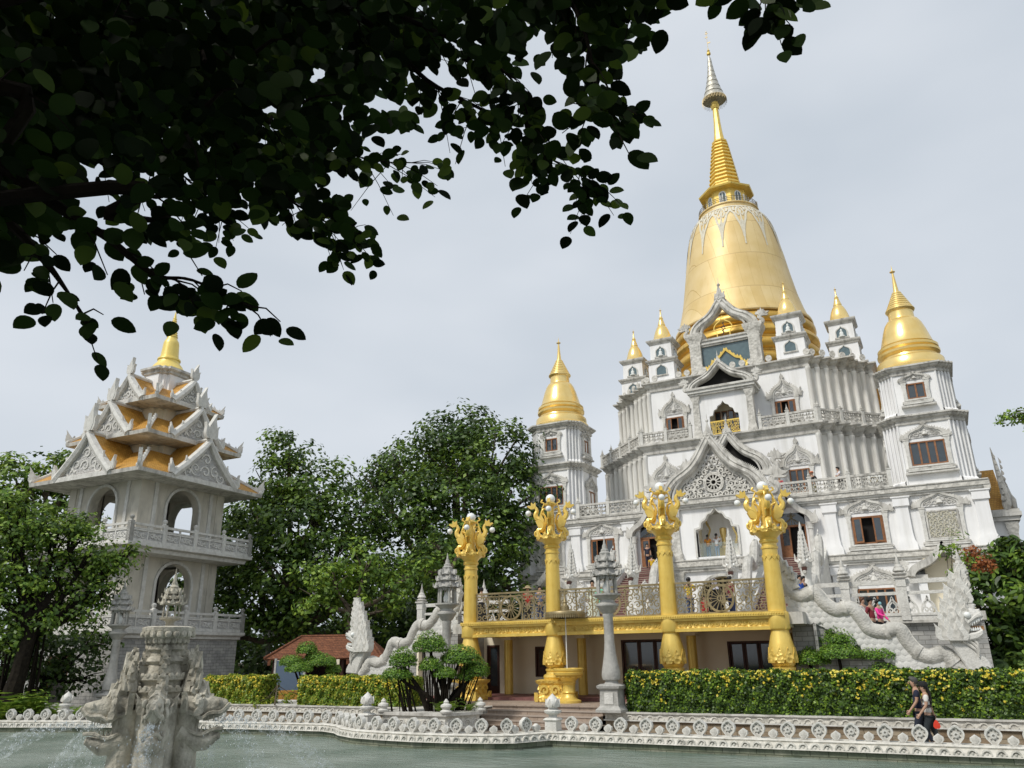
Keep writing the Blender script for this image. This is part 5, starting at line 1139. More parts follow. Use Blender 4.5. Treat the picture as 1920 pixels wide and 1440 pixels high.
def sweep(poly,prof,m,name=None,parent=None,mb=None,closed=False):
    """prof=[(out,z)], out to the right of the walking direction"""
    mb=mb or MB(); n=len(poly); loops=[]
    for i in range(n):
        p=Vector(poly[i]); 
        if closed: a=Vector(poly[i-1]); b_=Vector(poly[(i+1)%n])
        else: a=Vector(poly[max(i-1,0)]); b_=Vector(poly[min(i+1,n-1)])
        d1=(p-a).normalized() if (p-a).length>1e-6 else (b_-p).normalized(); d2=(b_-p).normalized() if (b_-p).length>1e-6 else d1
        n1=Vector((d1.y,-d1.x)); n2=Vector((d2.y,-d2.x)); nn=(n1+n2).normalized(); k=1/max(.4,nn.dot(n1))
        loops.append([(p.x+nn.x*o*k,p.y+nn.y*o*k,z) for o,z in prof])
    if closed: loops.append(loops[0])
    mb.loft(loops,m,not closed,not closed)
    return mb
par=thing('pond_parapet','low carved white stone edge of the pond topped with pierced leaf finials','pond edge',(-11.15,23.4,0))
PT=T(11.15,-23.4,0)
cs=mat('carved_coping',(.54,.52,.46),(.70,.68,.62),rough=.8,scale=3,detail=6,bump=1,bscale=6,btype='voronoi',stain=.6,stcol=(.2,.19,.16),stscale=(3,3,1.5))
mb=MB(PT); sweep(cop,[(-.55,-.2),(-.55,.15),(.02,.15),(.06,.12),(.03,.08),(.10,-.04),(.12,-.09),(-.1,-.10)],cs,mb=mb)
# scalloped lotus petals along the face
def walk(poly,step,start=.2):
    s=start; acc=0
    for (a,b_) in zip(poly,poly[1:]):
        a=Vector(a); b_=Vector(b_); l=(b_-a).length
        while s<acc+l:
            t=(s-acc)/l; yield a.lerp(b_,t),math.atan2(b_.y-a.y,b_.x-a.x); s+=step
        acc+=l
for p,an in walk(cop[2:],.30):
    q=MB(PT@T(p.x,p.y,0,an)); o=[(.12*math.cos(t),-.05+.14*math.sin(t)) for t in [PI*i/6 for i in range(7)]]; i_=[(x*.7,-.05+(z+.05)*.7) for x,z in o]
    q.ringslab(o,i_,-.12,.0,cs); q.sphere((0,-.09,-.02),.04,cs,5,4); o_=len(mb.v); mb.v+=q.v
    for f_,mi_ in zip(q.f,q.m): mb.f.append([k+o_ for k in f_]); mb.m.append(mb.mi(q.ms[mi_]))
mb.build('coping',par)
mb=MB(PT); sweep(cop,[(-.5,-.1),(-.5,-1.2),(.03,-1.2),(.03,-.10)],mossy,mb=mb); mb.build('pond_wall',par)
holeshade=mat('perforation_shade',(.16,.155,.14),rough=.9)  # flat dark dots; the shade of small perforations is in the colour
def big_finial():
    mb=MB(); P=[(-.05,0),(-.085,.05),(-.16,.14),(-.19,.24),(-.155,.33),(-.10,.37),(-.06,.41),(0,.43)]
    o=cat_rom(P,3); o=o+[(-x,z) for x,z in o[::-1][1:]]; mb.slab([(x*.93,z*.95+.01) for x,z in o],-.03,.05,carve)
    mb.ringslab(o,[(x*.78,.02+z*.86) for x,z in o],-.075,.085,wstone)
    c=[(.0+.05*math.cos(t),.22+.05*math.sin(t)) for t in [2*PI*i/8 for i in range(9)]]; mb.moulding(c,[(-.02,-.07),(.02,-.07),(.02,.0),(-.02,.0)],wstone)
    for k in range(8):
        t=2*PI*k/8+.2; mb.slab([(.105*math.cos(t)+.022*math.cos(u),.22+.11*math.sin(t)+.022*math.sin(u)) for u in [2*PI*i/6 for i in range(6)]],-.032,-.028,holeshade)
    mb.box(-.09,-.09,-.005,.09,.1,.02,wstone); return mb
def small_finial():
    mb=MB(); P=[(-.05,0),(-.125,.09),(-.115,.15),(0,.23),(.115,.15),(.125,.09),(.05,0)]; mb.slab(P,-.07,.08,wstone,bev=.015); mb.slab([(x*.6,.04+z*.7) for x,z in P],-.082,-.06,carve); return mb
bf=big_finial().build('leaf_finial',par); sf=small_finial().build('bud_finial',par)
first=[True,True]; nb=ns=0
for idx,(p,an) in enumerate(walk(cop[2:15],.40,.4)):
    big=idx%2==0; src=bf if big else sf; loc=(p.x+11.15-.22*-math.sin(an)*-1*-1,p.y-23.4,.153)
    nx,ny=math.sin(an),-math.cos(an); loc=(p.x+11.15-nx*.2,p.y-23.4-ny*.2,.153)
    if first[0 if big else 1]: src.location=loc; src.rotation_euler=(0,0,an); first[0 if big else 1]=False
    else: dup(src,par,loc,an)
    if big: nb+=1
    else: ns+=1
for i in range(34):
    x=-10.7+.40*i; src=bf if i%2==0 else sf
    if x<2.6 : dup(src,par,(x+11.15,.2,.153),0)
print('finials',nb,ns)
def bud_post(x,y,z,label,s=1.0):
    o=MB(Matrix.Scale(s,4)); sq=lambda h,zz:[(-h,-h,zz),(h,-h,zz),(h,h,zz),(-h,h,zz)]
    o.loft([sq(.26,0),sq(.26,.23),sq(.2,.16),sq(.19,.55),sq(.24,.6),sq(.17,.66)],wstone); 
    o.lathe([(.15,.64),(.12,.72),(.26,.8),(.28,.86),(.16,.9),(.14,.94),(.21,.98),(.235,1.06),(.20,1.16),(.12,1.25),(.03,1.33),(.004,1.36)],14,wstone)
    for k in range(6):
        q=MB(Matrix.Scale(s,4)@Matrix.Rotation(k*PI/3,4,'Z')@T(0,-.20,.96)); q.slab(flame(0,0,.2,.24),-.03,.02,carve); o_=len(o.v); o.v+=q.v
        for f_,mi_ in zip(q.f,q.m): o.f.append([i+o_ for i in f_]); o.m.append(o.mi(q.ms[mi_]))
    ob=o.build('stone_post'); ob.location=(x,y,z); tag(ob,label,'stone post',group='lotus bud posts of the pond edge'); return ob
bud_post(-11.35,23.65,-.13,'white stone post with a lotus bud cap in front of the entrance steps')
bud_post(-18.6,23.6,-.13,'white stone lotus bud post in front of the hedge left of the bonsai')
bud_post(-32.6,21.6,-.13,'white stone post with a lotus bud cap beside the leafy tree left of the fountain')
# ---------------- raised beds
def bed(x0,x1,y0,y1,label,h=.5):
    o=thing('planter_wall',label,'planter',((x0+x1)/2,y0,0)); M0=T(-(x0+x1)/2,-y0,0); mb=MB(M0)
    mb.box(x0,y0+.02,-.2,x1,y1,.25*h/.5,brickb); mb.box(x0-.05,y0-.06,.22,x1+.05,y1,.26,wstone); mb.build('brick_base',o)
    mb=MB(M0); mb.box(x0,y0-.02,.262,x1,y1,h-.05,cs); mb.box(x0-.05,y0-.08,h-.05,x1+.05,y1,h,trim)
    n=int((x1-x0)/.36)
    for i in range(n):
        c=x0+.18+.36*i; a=[(c+.13*math.cos(t),.29+.13*math.sin(t)) for t in [PI*k/6 for k in range(7)]]; b_=[(c+(x-c)*.7,.29+(z-.29)*.7) for x,z in a]; mb.ringslab(a,b_,y0-.05,y0-.01,cs)
    mb.build('carved_rim',o); return o
bed(-10.95,14,27.0,34,'long low planter wall of sandstone brick with a carved rim under the right hedge')
bed(-31.5,-16.4,27.0,30.6,'low planter wall with a carved rim under the left hedges')
# planter island with the banyan bonsai
c_=[Vector(Wp(717,1336,24.4)),Vector(Wp(835,1338,24.4)),Vector(Wp(899,1335,25.7))]
pl=[(c_[0].x,c_[0].y),(c_[1].x,c_[1].y),(c_[2].x,c_[2].y),(c_[2].x-.5,c_[2].y+.7),(c_[0].x-.2,c_[0].y+2.0)]
pcx=sum(a for a,_ in pl)/5; pcy=sum(b_ for _,b_ in pl)/5
o=thing('bonsai_planter','angular carved stone planter holding the large banyan bonsai by the pond','planter',(pcx,pcy,0)); M0=T(-pcx,-pcy,0)
mb=MB(M0)
for (a,z0,z1,m_) in ((.0,-.2,.42,cs),(.08,.42,.52,trim),(.1,-.0,.06,wstone)):
    P=[(pcx+(x-pcx)*(1+a),pcy+(y-pcy)*(1+a)) for x,y in pl]; mb.loft([[(x,y,z) for x,y in P] for z in (z0,z1)],m_)
mb.build('planter_body',o)
mb=MB(M0)
for p,an in walk(pl[:3],.34,.2):
    q=MB(M0@T(p.x,p.y,0,an)); 
    for r_ in (.15,.09): 
        a=[(r_*math.cos(t),.10+r_*1.4*math.sin(t)) for t in [PI*k/8 for k in range(9)]]; b_=[(x*.82,.10+(z-.1)*.82) for x,z in a]; q.ringslab(a,b_,-.04,.02,wstone)
    o_=len(mb.v); mb.v+=q.v
    for f_,mi_ in zip(q.f,q.m): mb.f.append([i+o_ for i in f_]); mb.m.append(mb.mi(q.ms[mi_]))
mb.build('arch_relief',o)
for (x,y) in pl[:3]: mb=MB(M0); mb.lathe([(.2,.52),(.22,.58),(.12,.64),(.2,.72),(.19,.78),(.08,.84),(.1,.88),(.02,.98)],10,wstone,x,y+.05); mb.build('corner_knob',o)
PLC=Vector((pcx,pcy,.5))
# ================================================================ FOLIAGE HELPERS
def leaf_mat(name,c1,c2,trans=.25,rough=.45):
    return mat(name,c1,c2,rough=rough,island=.75,scale=.5,trans=trans,spec=.35)
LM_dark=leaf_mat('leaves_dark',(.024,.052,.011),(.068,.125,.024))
LM_mid=leaf_mat('leaves_mid',(.055,.11,.016),(.155,.25,.036))
LM_light=leaf_mat('leaves_light',(.10,.20,.026),(.26,.38,.055))
LM_hedge=leaf_mat('leaves_hedge',(.07,.14,.014),(.20,.32,.028),.2)
LM_bons=leaf_mat('leaves_bonsai',(.06,.14,.018),(.17,.32,.035),.2)
LM_yel=leaf_mat('yellow_flowers',(.62,.50,.03),(.80,.70,.12),.2)
LM_ygr=leaf_mat('leaves_yellowgreen',(.16,.22,.02),(.38,.40,.05),.25)
LM_red=leaf_mat('leaves_bronze',(.22,.07,.02),(.38,.14,.04),.25)
core=mat('crown_shade',(.010,.020,.006),rough=.9)  # near-black filler; shade inside hedges and pads is put into the colour
SH={'quad':np.array([(0,0,0),(.30,.42,.05),(0,1,0),(-.30,.42,.05)]),
    'leaf':np.array([(0,0,0),(.13,.06,.02),(.225,.18,.04),(.28,.36,.055),(.275,.54,.055),(.215,.74,.03),(.11,.90,0),(0,1,-.04),(-.11,.90,0),(-.215,.74,.03),(-.275,.54,.055),(-.28,.36,.055),(-.225,.18,.04),(-.13,.06,.02)])}
def leaves(name,P,Nrm,size,mats_,parent=None,shape='quad',which=None,aspect=1.0,dirs=None,loc=None):
    P=np.asarray(P,float); n=len(P); s=SH[shape].copy(); s[:,0]*=aspect; k=len(s)
    Nr=np.asarray(Nrm,float); Nr/=np.linalg.norm(Nr,axis=1,keepdims=True)+1e-9
    d=RNG.normal(size=(n,3)) if dirs is None else np.asarray(dirs,float)
    d-=Nr*np.sum(d*Nr,axis=1,keepdims=True); d/=np.linalg.norm(d,axis=1,keepdims=True)+1e-9
    b=np.cross(d,Nr); sz=np.broadcast_to(np.asarray(size,float),(n,))[:,None,None]
    V=P[:,None,:]+sz*(s[None,:,0:1]*b[:,None,:]+(s[None,:,1:2]-.5*(dirs is None))*d[:,None,:]+s[None,:,2:3]*Nr[:,None,:])
    V=V.reshape(-1,3)
    if loc is not None: V=V-np.array(loc)
    me=bpy.data.meshes.new(name); me.vertices.add(n*k); me.vertices.foreach_set('co',V.ravel().astype('f'))
    me.loops.add(n*k); me.loops.foreach_set('vertex_index',np.arange(n*k,dtype='i')); me.polygons.add(n)
    me.polygons.foreach_set('loop_start',np.arange(0,n*k,k,dtype='i')); me.polygons.foreach_set('loop_total',np.full(n,k,dtype='i'))
    for m_ in mats_: me.materials.append(m_)
    if which is not None: me.polygons.foreach_set('material_index',np.asarray(which,dtype='i'))
    me.update(calc_edges=True); me.validate()
    o=bpy.data.objects.new(name,me); col.objects.link(o)
    if loc is not None: o.location=loc
    if parent is not None: o.parent=parent
    return o
def clump_points(blobs,dens,csize,per,flat_=.65,inner=.25):
    """blobs (x,y,z,rx,ry,rz) -> leaf centres and normals in small clumps near the crown surface"""
    P=[];N_=[];C=[];G=[]
    for bi,(x,y,z,rx,ry,rz) in enumerate(blobs):
        area=4*PI*((rx*ry+rx*rz+ry*rz)/3); k=max(6,int(area*dens))
        u=RNG.normal(size=(k,3)); u/=np.linalg.norm(u,axis=1,keepdims=True)
        rad=np.where(RNG.random(k)<inner,RNG.uniform(.45,.85,k),RNG.uniform(.82,1.10,k))
        c=np.array([x,y,z])+u*rad[:,None]*np.array([rx,ry,rz]); C.append(c)
        for ci in range(k):
            m_=int(per*RNG.uniform(.5,1.5)); cs_=csize*RNG.uniform(.6,1.4)
            q=RNG.normal(size=(m_,3)); q/=np.linalg.norm(q,axis=1,keepdims=True); q*=RNG.uniform(.3,1,(m_,1))**.5; q[:,2]*=flat_
            P.append(c[ci]+q*cs_); nn=q*.8+u[ci]*.5+np.array([0,0,.7])+RNG.normal(size=(m_,3))*.45; N_.append(nn); G.append(np.full(m_,RNG.random()))
    return np.concatenate(P),np.concatenate(N_),np.concatenate(C),np.concatenate(G)
def tree(name,label,base,blobs,dens=.55,csize=.8,per=26,size=.34,mats_=(None,),probs=(1,),trunk=.35,group=None,cat='tree',corek=.62,bark_=None,shape='quad',limbs=True,inner=.25,aspect=1.0):
    o=thing(name,label,cat,tuple(base),0,group); B=np.array(base)
    P,N_,C,G=clump_points(blobs,dens,csize,per,inner=inner)
    th=np.cumsum(probs)/sum(probs); w_=np.searchsorted(th,np.clip(G*.8+RNG.random(len(G))*.2,0,.999))
    leaves('crown',P-B,N_,RNG.uniform(.7,1.25,len(P))*size,list(mats_),o,shape,w_,aspect)
    mb=MB(T(*(-B)))
    bx=np.array([b_[:3] for b_ in blobs]); cen=bx.mean(axis=0); low=bx[:,2].min()
    top=Vector((base[0]*.6+cen[0]*.4,base[1]*.6+cen[1]*.4,max(base[2]+.8,min(low,cen[2]))))
    bv=Vector(base); k=6
    mb.tube([bv.lerp(top,i/k)+Vector((math.sin(i*1.7),math.cos(i*2.1),0))*trunk*.35*(i/k) for i in range(k+1)],[trunk*(1.25-.55*i/k) for i in range(k+1)],9,bark_ or bark)
    if limbs:
        for b_ in blobs:
            q=Vector(b_[:3]); mid=top.lerp(q,.5)+Vector((0,0,-.1*(q-top).length)); pth=[top+Vector((0,0,-.5*trunk)),top.lerp(mid,.6),mid,mid.lerp(q,.6),q]; mb.tube(pth,[trunk*.6,trunk*.5,trunk*.4,trunk*.28,trunk*.12],6,bark_ or bark)
            for j in range(4):
                u=Vector(RNG.normal(size=3)).normalized(); e=q+Vector((u.x*b_[3],u.y*b_[4],u.z*b_[5]))*.85; s_=mid.lerp(q,.5); mb.tube([s_,s_.lerp(e,.5)+Vector((0,0,.1*b_[5])),e],[trunk*.25,trunk*.15,trunk*.05],5,bark_ or bark)
    mb.build('trunk',o)
    return o
def blobs_px(L_,D):
    """measured crown lobes: (px,py,radius px[,dD]) -> world ellipsoids at horizontal distance D"""
    r=[]
    for q in L_:
        dd=D+(q[3] if len(q)>3 else 0); p=Wh(q[0],q[1],dd); s=((p-Vector((0,0,CAMH))).dot(fwd))/F; r.append((p.x,p.y,p.z,q[2]*s,q[2]*s*.9,q[2]*s*(q[4] if len(q)>4 else .8)))
    return r
def gnd(px,D,z=0): p=Wh(px,1235,D); return (p.x,p.y,z)
# ================================================================ TREES
tree('broadleaf_tree','tall dark rounded tree rising between the lantern pillar and the left golden columns',gnd(860,60),
 blobs_px([(850,835,75),(770,880,75,2),(930,850,75,-2),(860,930,95,-4),(960,920,75,-3),(760,960,80,-3),(985,990,60,-3),(900,1030,90,-5),(800,1060,75,-5),(960,1090,70,-3),(700,900,45,3),(880,800,45),(840,1120,80,2)],60),
 dens=.78,csize=1.05,per=34,size=.38,mats_=(LM_dark,LM_mid,LM_dark,LM_light),probs=(.45,.33,.17,.05),trunk=.6,group='tall trees behind the garden',inner=.4)
tree('broadleaf_tree','tall feathery green tree just right of the orange roofed pavilion',gnd(560,58),
 blobs_px([(540,850,48),(520,900,62),(600,920,70,-2),(480,960,60,2),(560,980,85,-3),(660,970,60,-2),(450,1040,60),(540,1070,85,-4),(640,1080,85,-4),(700,1060,60,-2),(470,1130,65,-2),(580,1160,80,-3),(430,1190,55,-2),(690,1160,55,0),(420,1110,45)],58),
 dens=.78,csize=1.0,per=34,size=.37,mats_=(LM_dark,LM_mid,LM_light),probs=(.42,.42,.16),trunk=.5,group='tall trees behind the garden',inner=.4)
tree('broadleaf_tree','lower bright green tree in front of the dark foliage above the clay roofed hut',gnd(640,50),
 blobs_px([(620,1080,42),(690,1050,40),(740,1100,38),(650,1130,42),(580,1120,36),(720,1145,28),(770,1075,26)],50),
 dens=1.0,csize=.75,per=30,size=.30,mats_=(LM_mid,LM_light,LM_dark),probs=(.5,.38,.12),trunk=.25,group='tall trees behind the garden')
tree('broadleaf_tree','leafy tree with bright green sprays behind the first golden column',gnd(850,48),
 blobs_px([(820,1020,38),(850,1060,34),(800,1070,30),(870,1000,26)],50),dens=1.0,csize=.75,per=30,size=.30,mats_=(LM_mid,LM_dark,LM_light),probs=(.5,.25,.25),trunk=.22,group='tall trees behind the garden')
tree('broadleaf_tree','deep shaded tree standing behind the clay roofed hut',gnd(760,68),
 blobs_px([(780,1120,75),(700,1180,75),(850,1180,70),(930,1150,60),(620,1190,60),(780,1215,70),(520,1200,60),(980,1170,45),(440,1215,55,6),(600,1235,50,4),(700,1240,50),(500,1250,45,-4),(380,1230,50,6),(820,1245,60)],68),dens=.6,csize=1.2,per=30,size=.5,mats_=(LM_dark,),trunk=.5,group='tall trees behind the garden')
tree('broadleaf_tree','dense trees edge dark behind the pavilion between its pillars and the feathery tree',gnd(330,64),
 blobs_px([(390,1080,60),(340,1150,70),(270,1180,60),(400,1200,55),(240,1080,50),(430,980,42),(190,1200,60)],64),dens=.5,csize=1.1,per=32,size=.45,mats_=(LM_dark,LM_mid),probs=(.7,.3),trunk=.45,group='tall trees behind the garden')
tree('broadleaf_tree','bright green tree top seen above and left of the lowest pavilion roof',gnd(60,62),
 blobs_px([(30,900,55),(90,890,45),(60,960,70),(140,950,45),(-20,960,60),(130,870,22),(20,1040,70),(110,1020,50)],62),dens=.62,csize=1.0,per=34,size=.40,mats_=(LM_mid,LM_light,LM_dark),probs=(.45,.35,.2),trunk=.5,group='tall trees behind the garden')
tree('leafy_tree','light green leafy tree spreading before the pavilion at the far left',gnd(30,42,.0),
 blobs_px([(40,990,52),(110,1000,52),(170,1040,50),(60,1070,62),(140,1090,55),(215,1060,32),(10,1120,50),(90,1150,50),(195,1115,34),(-40,1040,60),(245,1035,16),(150,985,30),(15,950,40),(20,1180,40),(150,1150,40)],43),
 dens=2.6,csize=.55,per=30,size=.22,mats_=(LM_mid,LM_light,LM_dark),probs=(.42,.32,.26),trunk=.35,bark_=dbark,inner=.4)
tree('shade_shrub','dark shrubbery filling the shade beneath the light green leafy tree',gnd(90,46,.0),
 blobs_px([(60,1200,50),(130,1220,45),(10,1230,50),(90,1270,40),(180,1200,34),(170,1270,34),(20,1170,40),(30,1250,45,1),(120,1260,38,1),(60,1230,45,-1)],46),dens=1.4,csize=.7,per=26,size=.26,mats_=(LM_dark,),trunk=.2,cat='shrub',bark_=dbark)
# trunks with hanging roots at far left
mb=MB(); rr=random.Random(2); p0=Vector(gnd(20,44,0))
for i in range(16):
    a=p0+Vector((rr.uniform(-1.6,1.6),rr.uniform(-.5,.5),0)); mb.tube([a,a+Vector((rr.uniform(-.15,.15),0,1.5)),a+Vector((rr.uniform(-.4,.4),0,3.6))],[rr.uniform(.06,.14),.07,.05],6,dbark)
tag(mb.build('banyan_roots'),'cluster of hanging banyan roots below the leafy tree at the far left','tree roots')
# ferns
def fern(p,s,label,group,n=34):
    mb=MB(); rr=random.Random(int(p[0]*100)); 
    for i in range(n):
        a=rr.random()*2*PI; l=s*rr.uniform(.7,1.15); e=rr.uniform(.9,2.1); k=7; pts=[]
        for j in range(k+1):
            t=j/k; pts.append(Vector((math.cos(a)*l*t*(.55+.45*t),math.sin(a)*l*t*(.55+.45*t),l*e*(t-.62*t*t))))
        sd=Vector((-math.sin(a),math.cos(a),0))
        for j in range(1,k):
            wdt=.34*s*math.sin(PI*(j+.6)/k); q=pts[j]; d=(pts[j+1]-pts[j-1]).normalized()
            for g_ in (-1,1): mb.add([q-d*.04*s,q+d*.05*s,q+sd*g_*wdt+d*.10*s-Vector((0,0,.04*s))],[(0,1,2)],LM_light if i%3 else LM_mid)
    o=mb.build('fern',smooth=False); o.location=p; tag(o,label,'fern',group=group); return o
for i,(px,py,s,l) in enumerate([(20,1320,1.5,'large arching fern at the left edge behind the pond finials'),(70,1322,1.4,'large arching fern second from the left behind the pond finials'),(110,1335,1.0,'small arching fern below the dark shrubbery near the lotus bud post'),(45,1300,1.6,'tall arching fern behind the other ferns at the foot of the roots'),(150,1335,.8,'smallest arching fern close to the lotus bud post at the left')]):
    p=Wh(px,1235,41.3+.5*(i%2)); p.z=-.1; fern(tuple(p),s,l,'ferns at the pond edge')
tree('garden_shrub','broad leafed dark green shrub filling the right edge behind the stone dragon',gnd(1870,40,.0),
 blobs_px([(1850,1070,40),(1900,1050,40),(1870,1130,55),(1925,1120,50),(1835,1170,32),(1880,1200,50),(1940,1200,50),(1960,1060,50),(1850,1230,36),(1815,1090,22),(1905,1020,18),(1900,1240,40),(1860,1255,30,-3),(1930,1260,40,-3)],40),
 dens=2.2,csize=.55,per=24,size=.34,mats_=(LM_dark,LM_mid,LM_light),probs=(.5,.38,.12),trunk=.2,cat='shrub',shape='leaf',aspect=.75)
tree('garden_shrub','shrub with bronze red young leaves above the stone dragon head',gnd(1825,37,.0),
 blobs_px([(1832,1048,20),(1850,1062,14),(1818,1030,12)],37),dens=6,csize=.3,per=22,size=.15,mats_=(LM_red,LM_red,LM_mid),probs=(.6,.25,.15),trunk=.06,cat='shrub')
tree('garden_shrub','wispy yellowish green sapling left of the broad leafed shrub',gnd(1790,36,.0),
 blobs_px([(1785,1015,20),(1800,1045,18),(1795,1080,18),(1775,1035,10),(1790,1110,14)],36),dens=3.5,csize=.3,per=14,size=.15,mats_=(LM_light,LM_mid),probs=(.5,.5),trunk=.04,cat='shrub',corek=0)
tree('slender_tree','thin branch tip of a slender tree reaching in at the right edge',(14,24,.0),
 blobs_px([(1905,775,14),(1885,782,9),(1935,770,26),(1990,790,60)],26),dens=5,csize=.28,per=16,size=.13,mats_=(LM_light,LM_mid),probs=(.6,.4),trunk=.12)
# ================================================================ HEDGES
def hedge(x0,x1,y0,y1,z0,z1,label,fl=900,nl=26000,mats_=None,pr=(.5,.4,.1),frontbias=.55):
    cx,cy=(x0+x1)/2,(y0+y1)/2
    o=thing('flowering_hedge',label,'hedge',(cx,cy,z0),0,'clipped flowering hedges'); w_,d,h=x1-x0,y1-y0,z1-z0
    mb=MB(T(-cx,-cy,-z0)); mb.box(x0+.1,y0+.1,z0,x1-.1,y1-.1,z1-.1,core); mb.build('shade_core',o)  # solid dark box painted as the shade behind the leaves
    u=RNG.random(nl); n1=int(nl*frontbias); n2=int(nl*.33)
    P=np.empty((nl,3)); N_=np.zeros((nl,3))
    P[:,0]=RNG.uniform(0,w_,nl); P[:,1]=RNG.uniform(0,d,nl); P[:,2]=RNG.uniform(0,h,nl)
    bump=lambda x,z:.05*np.sin(x*5.1+z*3)+.04*np.sin(x*11.7-z*7+1)+.03*np.sin(z*13+x*2)
    P[:n1,1]=bump(P[:n1,0],P[:n1,2])+RNG.normal(0,.035,n1); N_[:n1]=(0,-1,.35)
    P[n1:n1+n2,2]=h+bump(P[n1:n1+n2,0],P[n1:n1+n2,1])*.8+RNG.normal(0,.03,n2); N_[n1:n1+n2]=(0,-.1,1)
    m3=nl-n1-n2; s=np.where(RNG.random(m3)<.5,0,w_); P[n1+n2:,0]=s+RNG.normal(0,.04,m3); N_[n1+n2:,0]=np.where(s>0,1,-1)
    N_+=RNG.normal(size=(nl,3))*.55
    mats2=mats_ or (LM_dark,LM_hedge,LM_bons); pr=np.cumsum(pr)
    patch=.5+.5*np.sin(P[:,0]*2.3)*np.sin(P[:,0]*.9+P[:,2]*4); w2=np.searchsorted(pr,np.clip(.72*RNG.random(nl)+.28*patch*(.3+.7*P[:,2]/h),0,.999))  # more of the lighter leaves towards the top, imitating top light
    P+=np.array([x0-cx,y0-cy,0]); leaves('foliage',P,N_,RNG.uniform(.06,.12,nl),list(mats2),o,'quad',w2,1.35)
    # flowers, thicker towards the top edge
    k=fl; t=RNG.random(k)**.30; q=np.empty((k,3)); cl=RNG.random(k)*w_; q[:,0]=np.clip(np.round(cl/.35)*.35*.5+cl*.5+RNG.normal(0,.12,k),0,w_); q[:,2]=h*(.12+.9*t); q[:,1]=-.06+RNG.normal(0,.03,k)
    top=RNG.random(k)<.45; q[top,2]=h+.04; q[top,1]=RNG.uniform(0,d*.7,top.sum()); q=q+np.array([x0-cx,y0-cy,0])
    # each blossom: four petals
    Q=np.repeat(q,4,axis=0); Q+=RNG.normal(0,.018,Q.shape); NN=np.tile([0,-.8,.6],(len(Q),1))+RNG.normal(size=Q.shape)*.6
    leaves('flowers',Q,NN,RNG.uniform(.04,.085,len(Q)),[LM_yel],o,'quad',None,1.6)
    return o
hedge(-10.15,6.0,27.15,28.3,.48,1.72,'long clipped hedge with yellow flowers along the planter at the right',fl=820,nl=56000)
hedge(-25.2,-19.4,27.2,28.2,.48,1.58,'clipped yellow green hedge between the hut and the bonsai planter',fl=420,nl=22000,mats_=(LM_hedge,LM_ygr,LM_light),pr=(.45,.35,.2))
hedge(-31.0,-27.4,27.2,28.3,.48,1.60,'short clipped yellow green hedge in front of the pavilion base',fl=260,nl=14000,mats_=(LM_hedge,LM_ygr,LM_light),pr=(.4,.42,.18))
tree('low_shrub','low loose yellow green shrub in the gap between the two left hedges',tuple(Wz(515,1322,.5)),blobs_px([(505,1312,14),(535,1308,13),(560,1300,16),(488,1318,9)],38.5),dens=5,csize=.22,per=22,size=.13,mats_=(LM_ygr,LM_hedge),probs=(.5,.5),trunk=.03,cat='shrub')
# ================================================================ BONSAIS
def pads(L_,D,flatz=.5):
    r=[]
    for (px,py,rx,ry,*dd) in L_:
        p=Wh(px,py,D+(dd[0] if dd else 0)); s=((p-Vector((0,0,CAMH))).dot(fwd))/F; r.append((p.x,p.y,p.z,rx*s,rx*s*.85,ry*s))
    return r
def bonsai(label,base,pd,trunk_paths,n=1700,size=.062,group='clipped bonsai trees',mats_=None):
    o=thing('bonsai',label,'bonsai',tuple(base),0,group); B=np.array(tuple(base))
    for (x,y,z,rx,ry,rz) in pd:
        k=int(n*rx*ry/.35*1.5)+250; u=RNG.normal(size=(k,3)); u/=np.linalg.norm(u,axis=1,keepdims=True); u[:,2]=np.where(u[:,2]<-.12,-u[:,2]*.6,u[:,2])
        lump=1+.05*np.sin(u[:,0]*7+x)+.04*np.sin(u[:,1]*9+u[:,0]*4)
        P=np.array([x,y,z])+u*np.array([rx,ry,rz])*(RNG.uniform(.84,1.04,k)*lump)[:,None]
        low=RNG.random(k)<.15; P[low,2]=z-rz*.12+RNG.normal(0,.03,low.sum())
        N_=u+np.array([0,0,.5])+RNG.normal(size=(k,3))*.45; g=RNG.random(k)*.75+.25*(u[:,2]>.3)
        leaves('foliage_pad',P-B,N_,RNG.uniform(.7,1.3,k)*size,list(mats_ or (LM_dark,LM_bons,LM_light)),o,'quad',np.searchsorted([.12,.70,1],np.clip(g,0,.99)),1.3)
        mb=MB(T(*(-B))); mb.sphere((x,y,z+rz*.28),1,core,10,6,(rx*.70,ry*.70,rz*.36)); mb.build('shade_core',o)  # solid dark lump painted as the shade inside the pad
    mb=MB(T(*(-B)))
    for pth,r0,r1 in trunk_paths: k=len(pth); mb.tube(pth,[r0+(r1-r0)*i/(k-1) for i in range(k)],7,dbark)
    mb.build('trunk',o); return o
# right bonsai behind the hedge
b0=Wh(1580,1258,31.5); b0.z=.5; D=31.5
pd=pads([(1574,1207,40,36),(1516,1241,38,22,-.2),(1524,1222,32,20,.3),(1572,1230,42,22,-.5),(1644,1230,46,23),(1626,1208,28,18,.6)],D)
cc=[Vector(q[:3]) for q in pd]; b1=Wh(1566,1262,D); b2=Wh(1603,1262,D)
paths=[]
for i,c in enumerate(cc):
    bb=Vector((b1.x,b1.y,.5)) if c.x<b0.x+.2 else Vector((b2.x,b2.y,.5)); paths.append((cat_rom([tuple(bb),tuple(bb.lerp(c,.35)+Vector((.1*math.sin(i*2),0,.12))),tuple(bb.lerp(c,.7)+Vector((-.08*math.cos(i),0,-.05))),tuple(c)],4),.13,.04))
bonsai('clipped bonsai with tiered pads and twisted trunks in front of the right stone dragon',b0,pd,paths)
b0=Wh(1658,1262,31.2); b0.z=.5
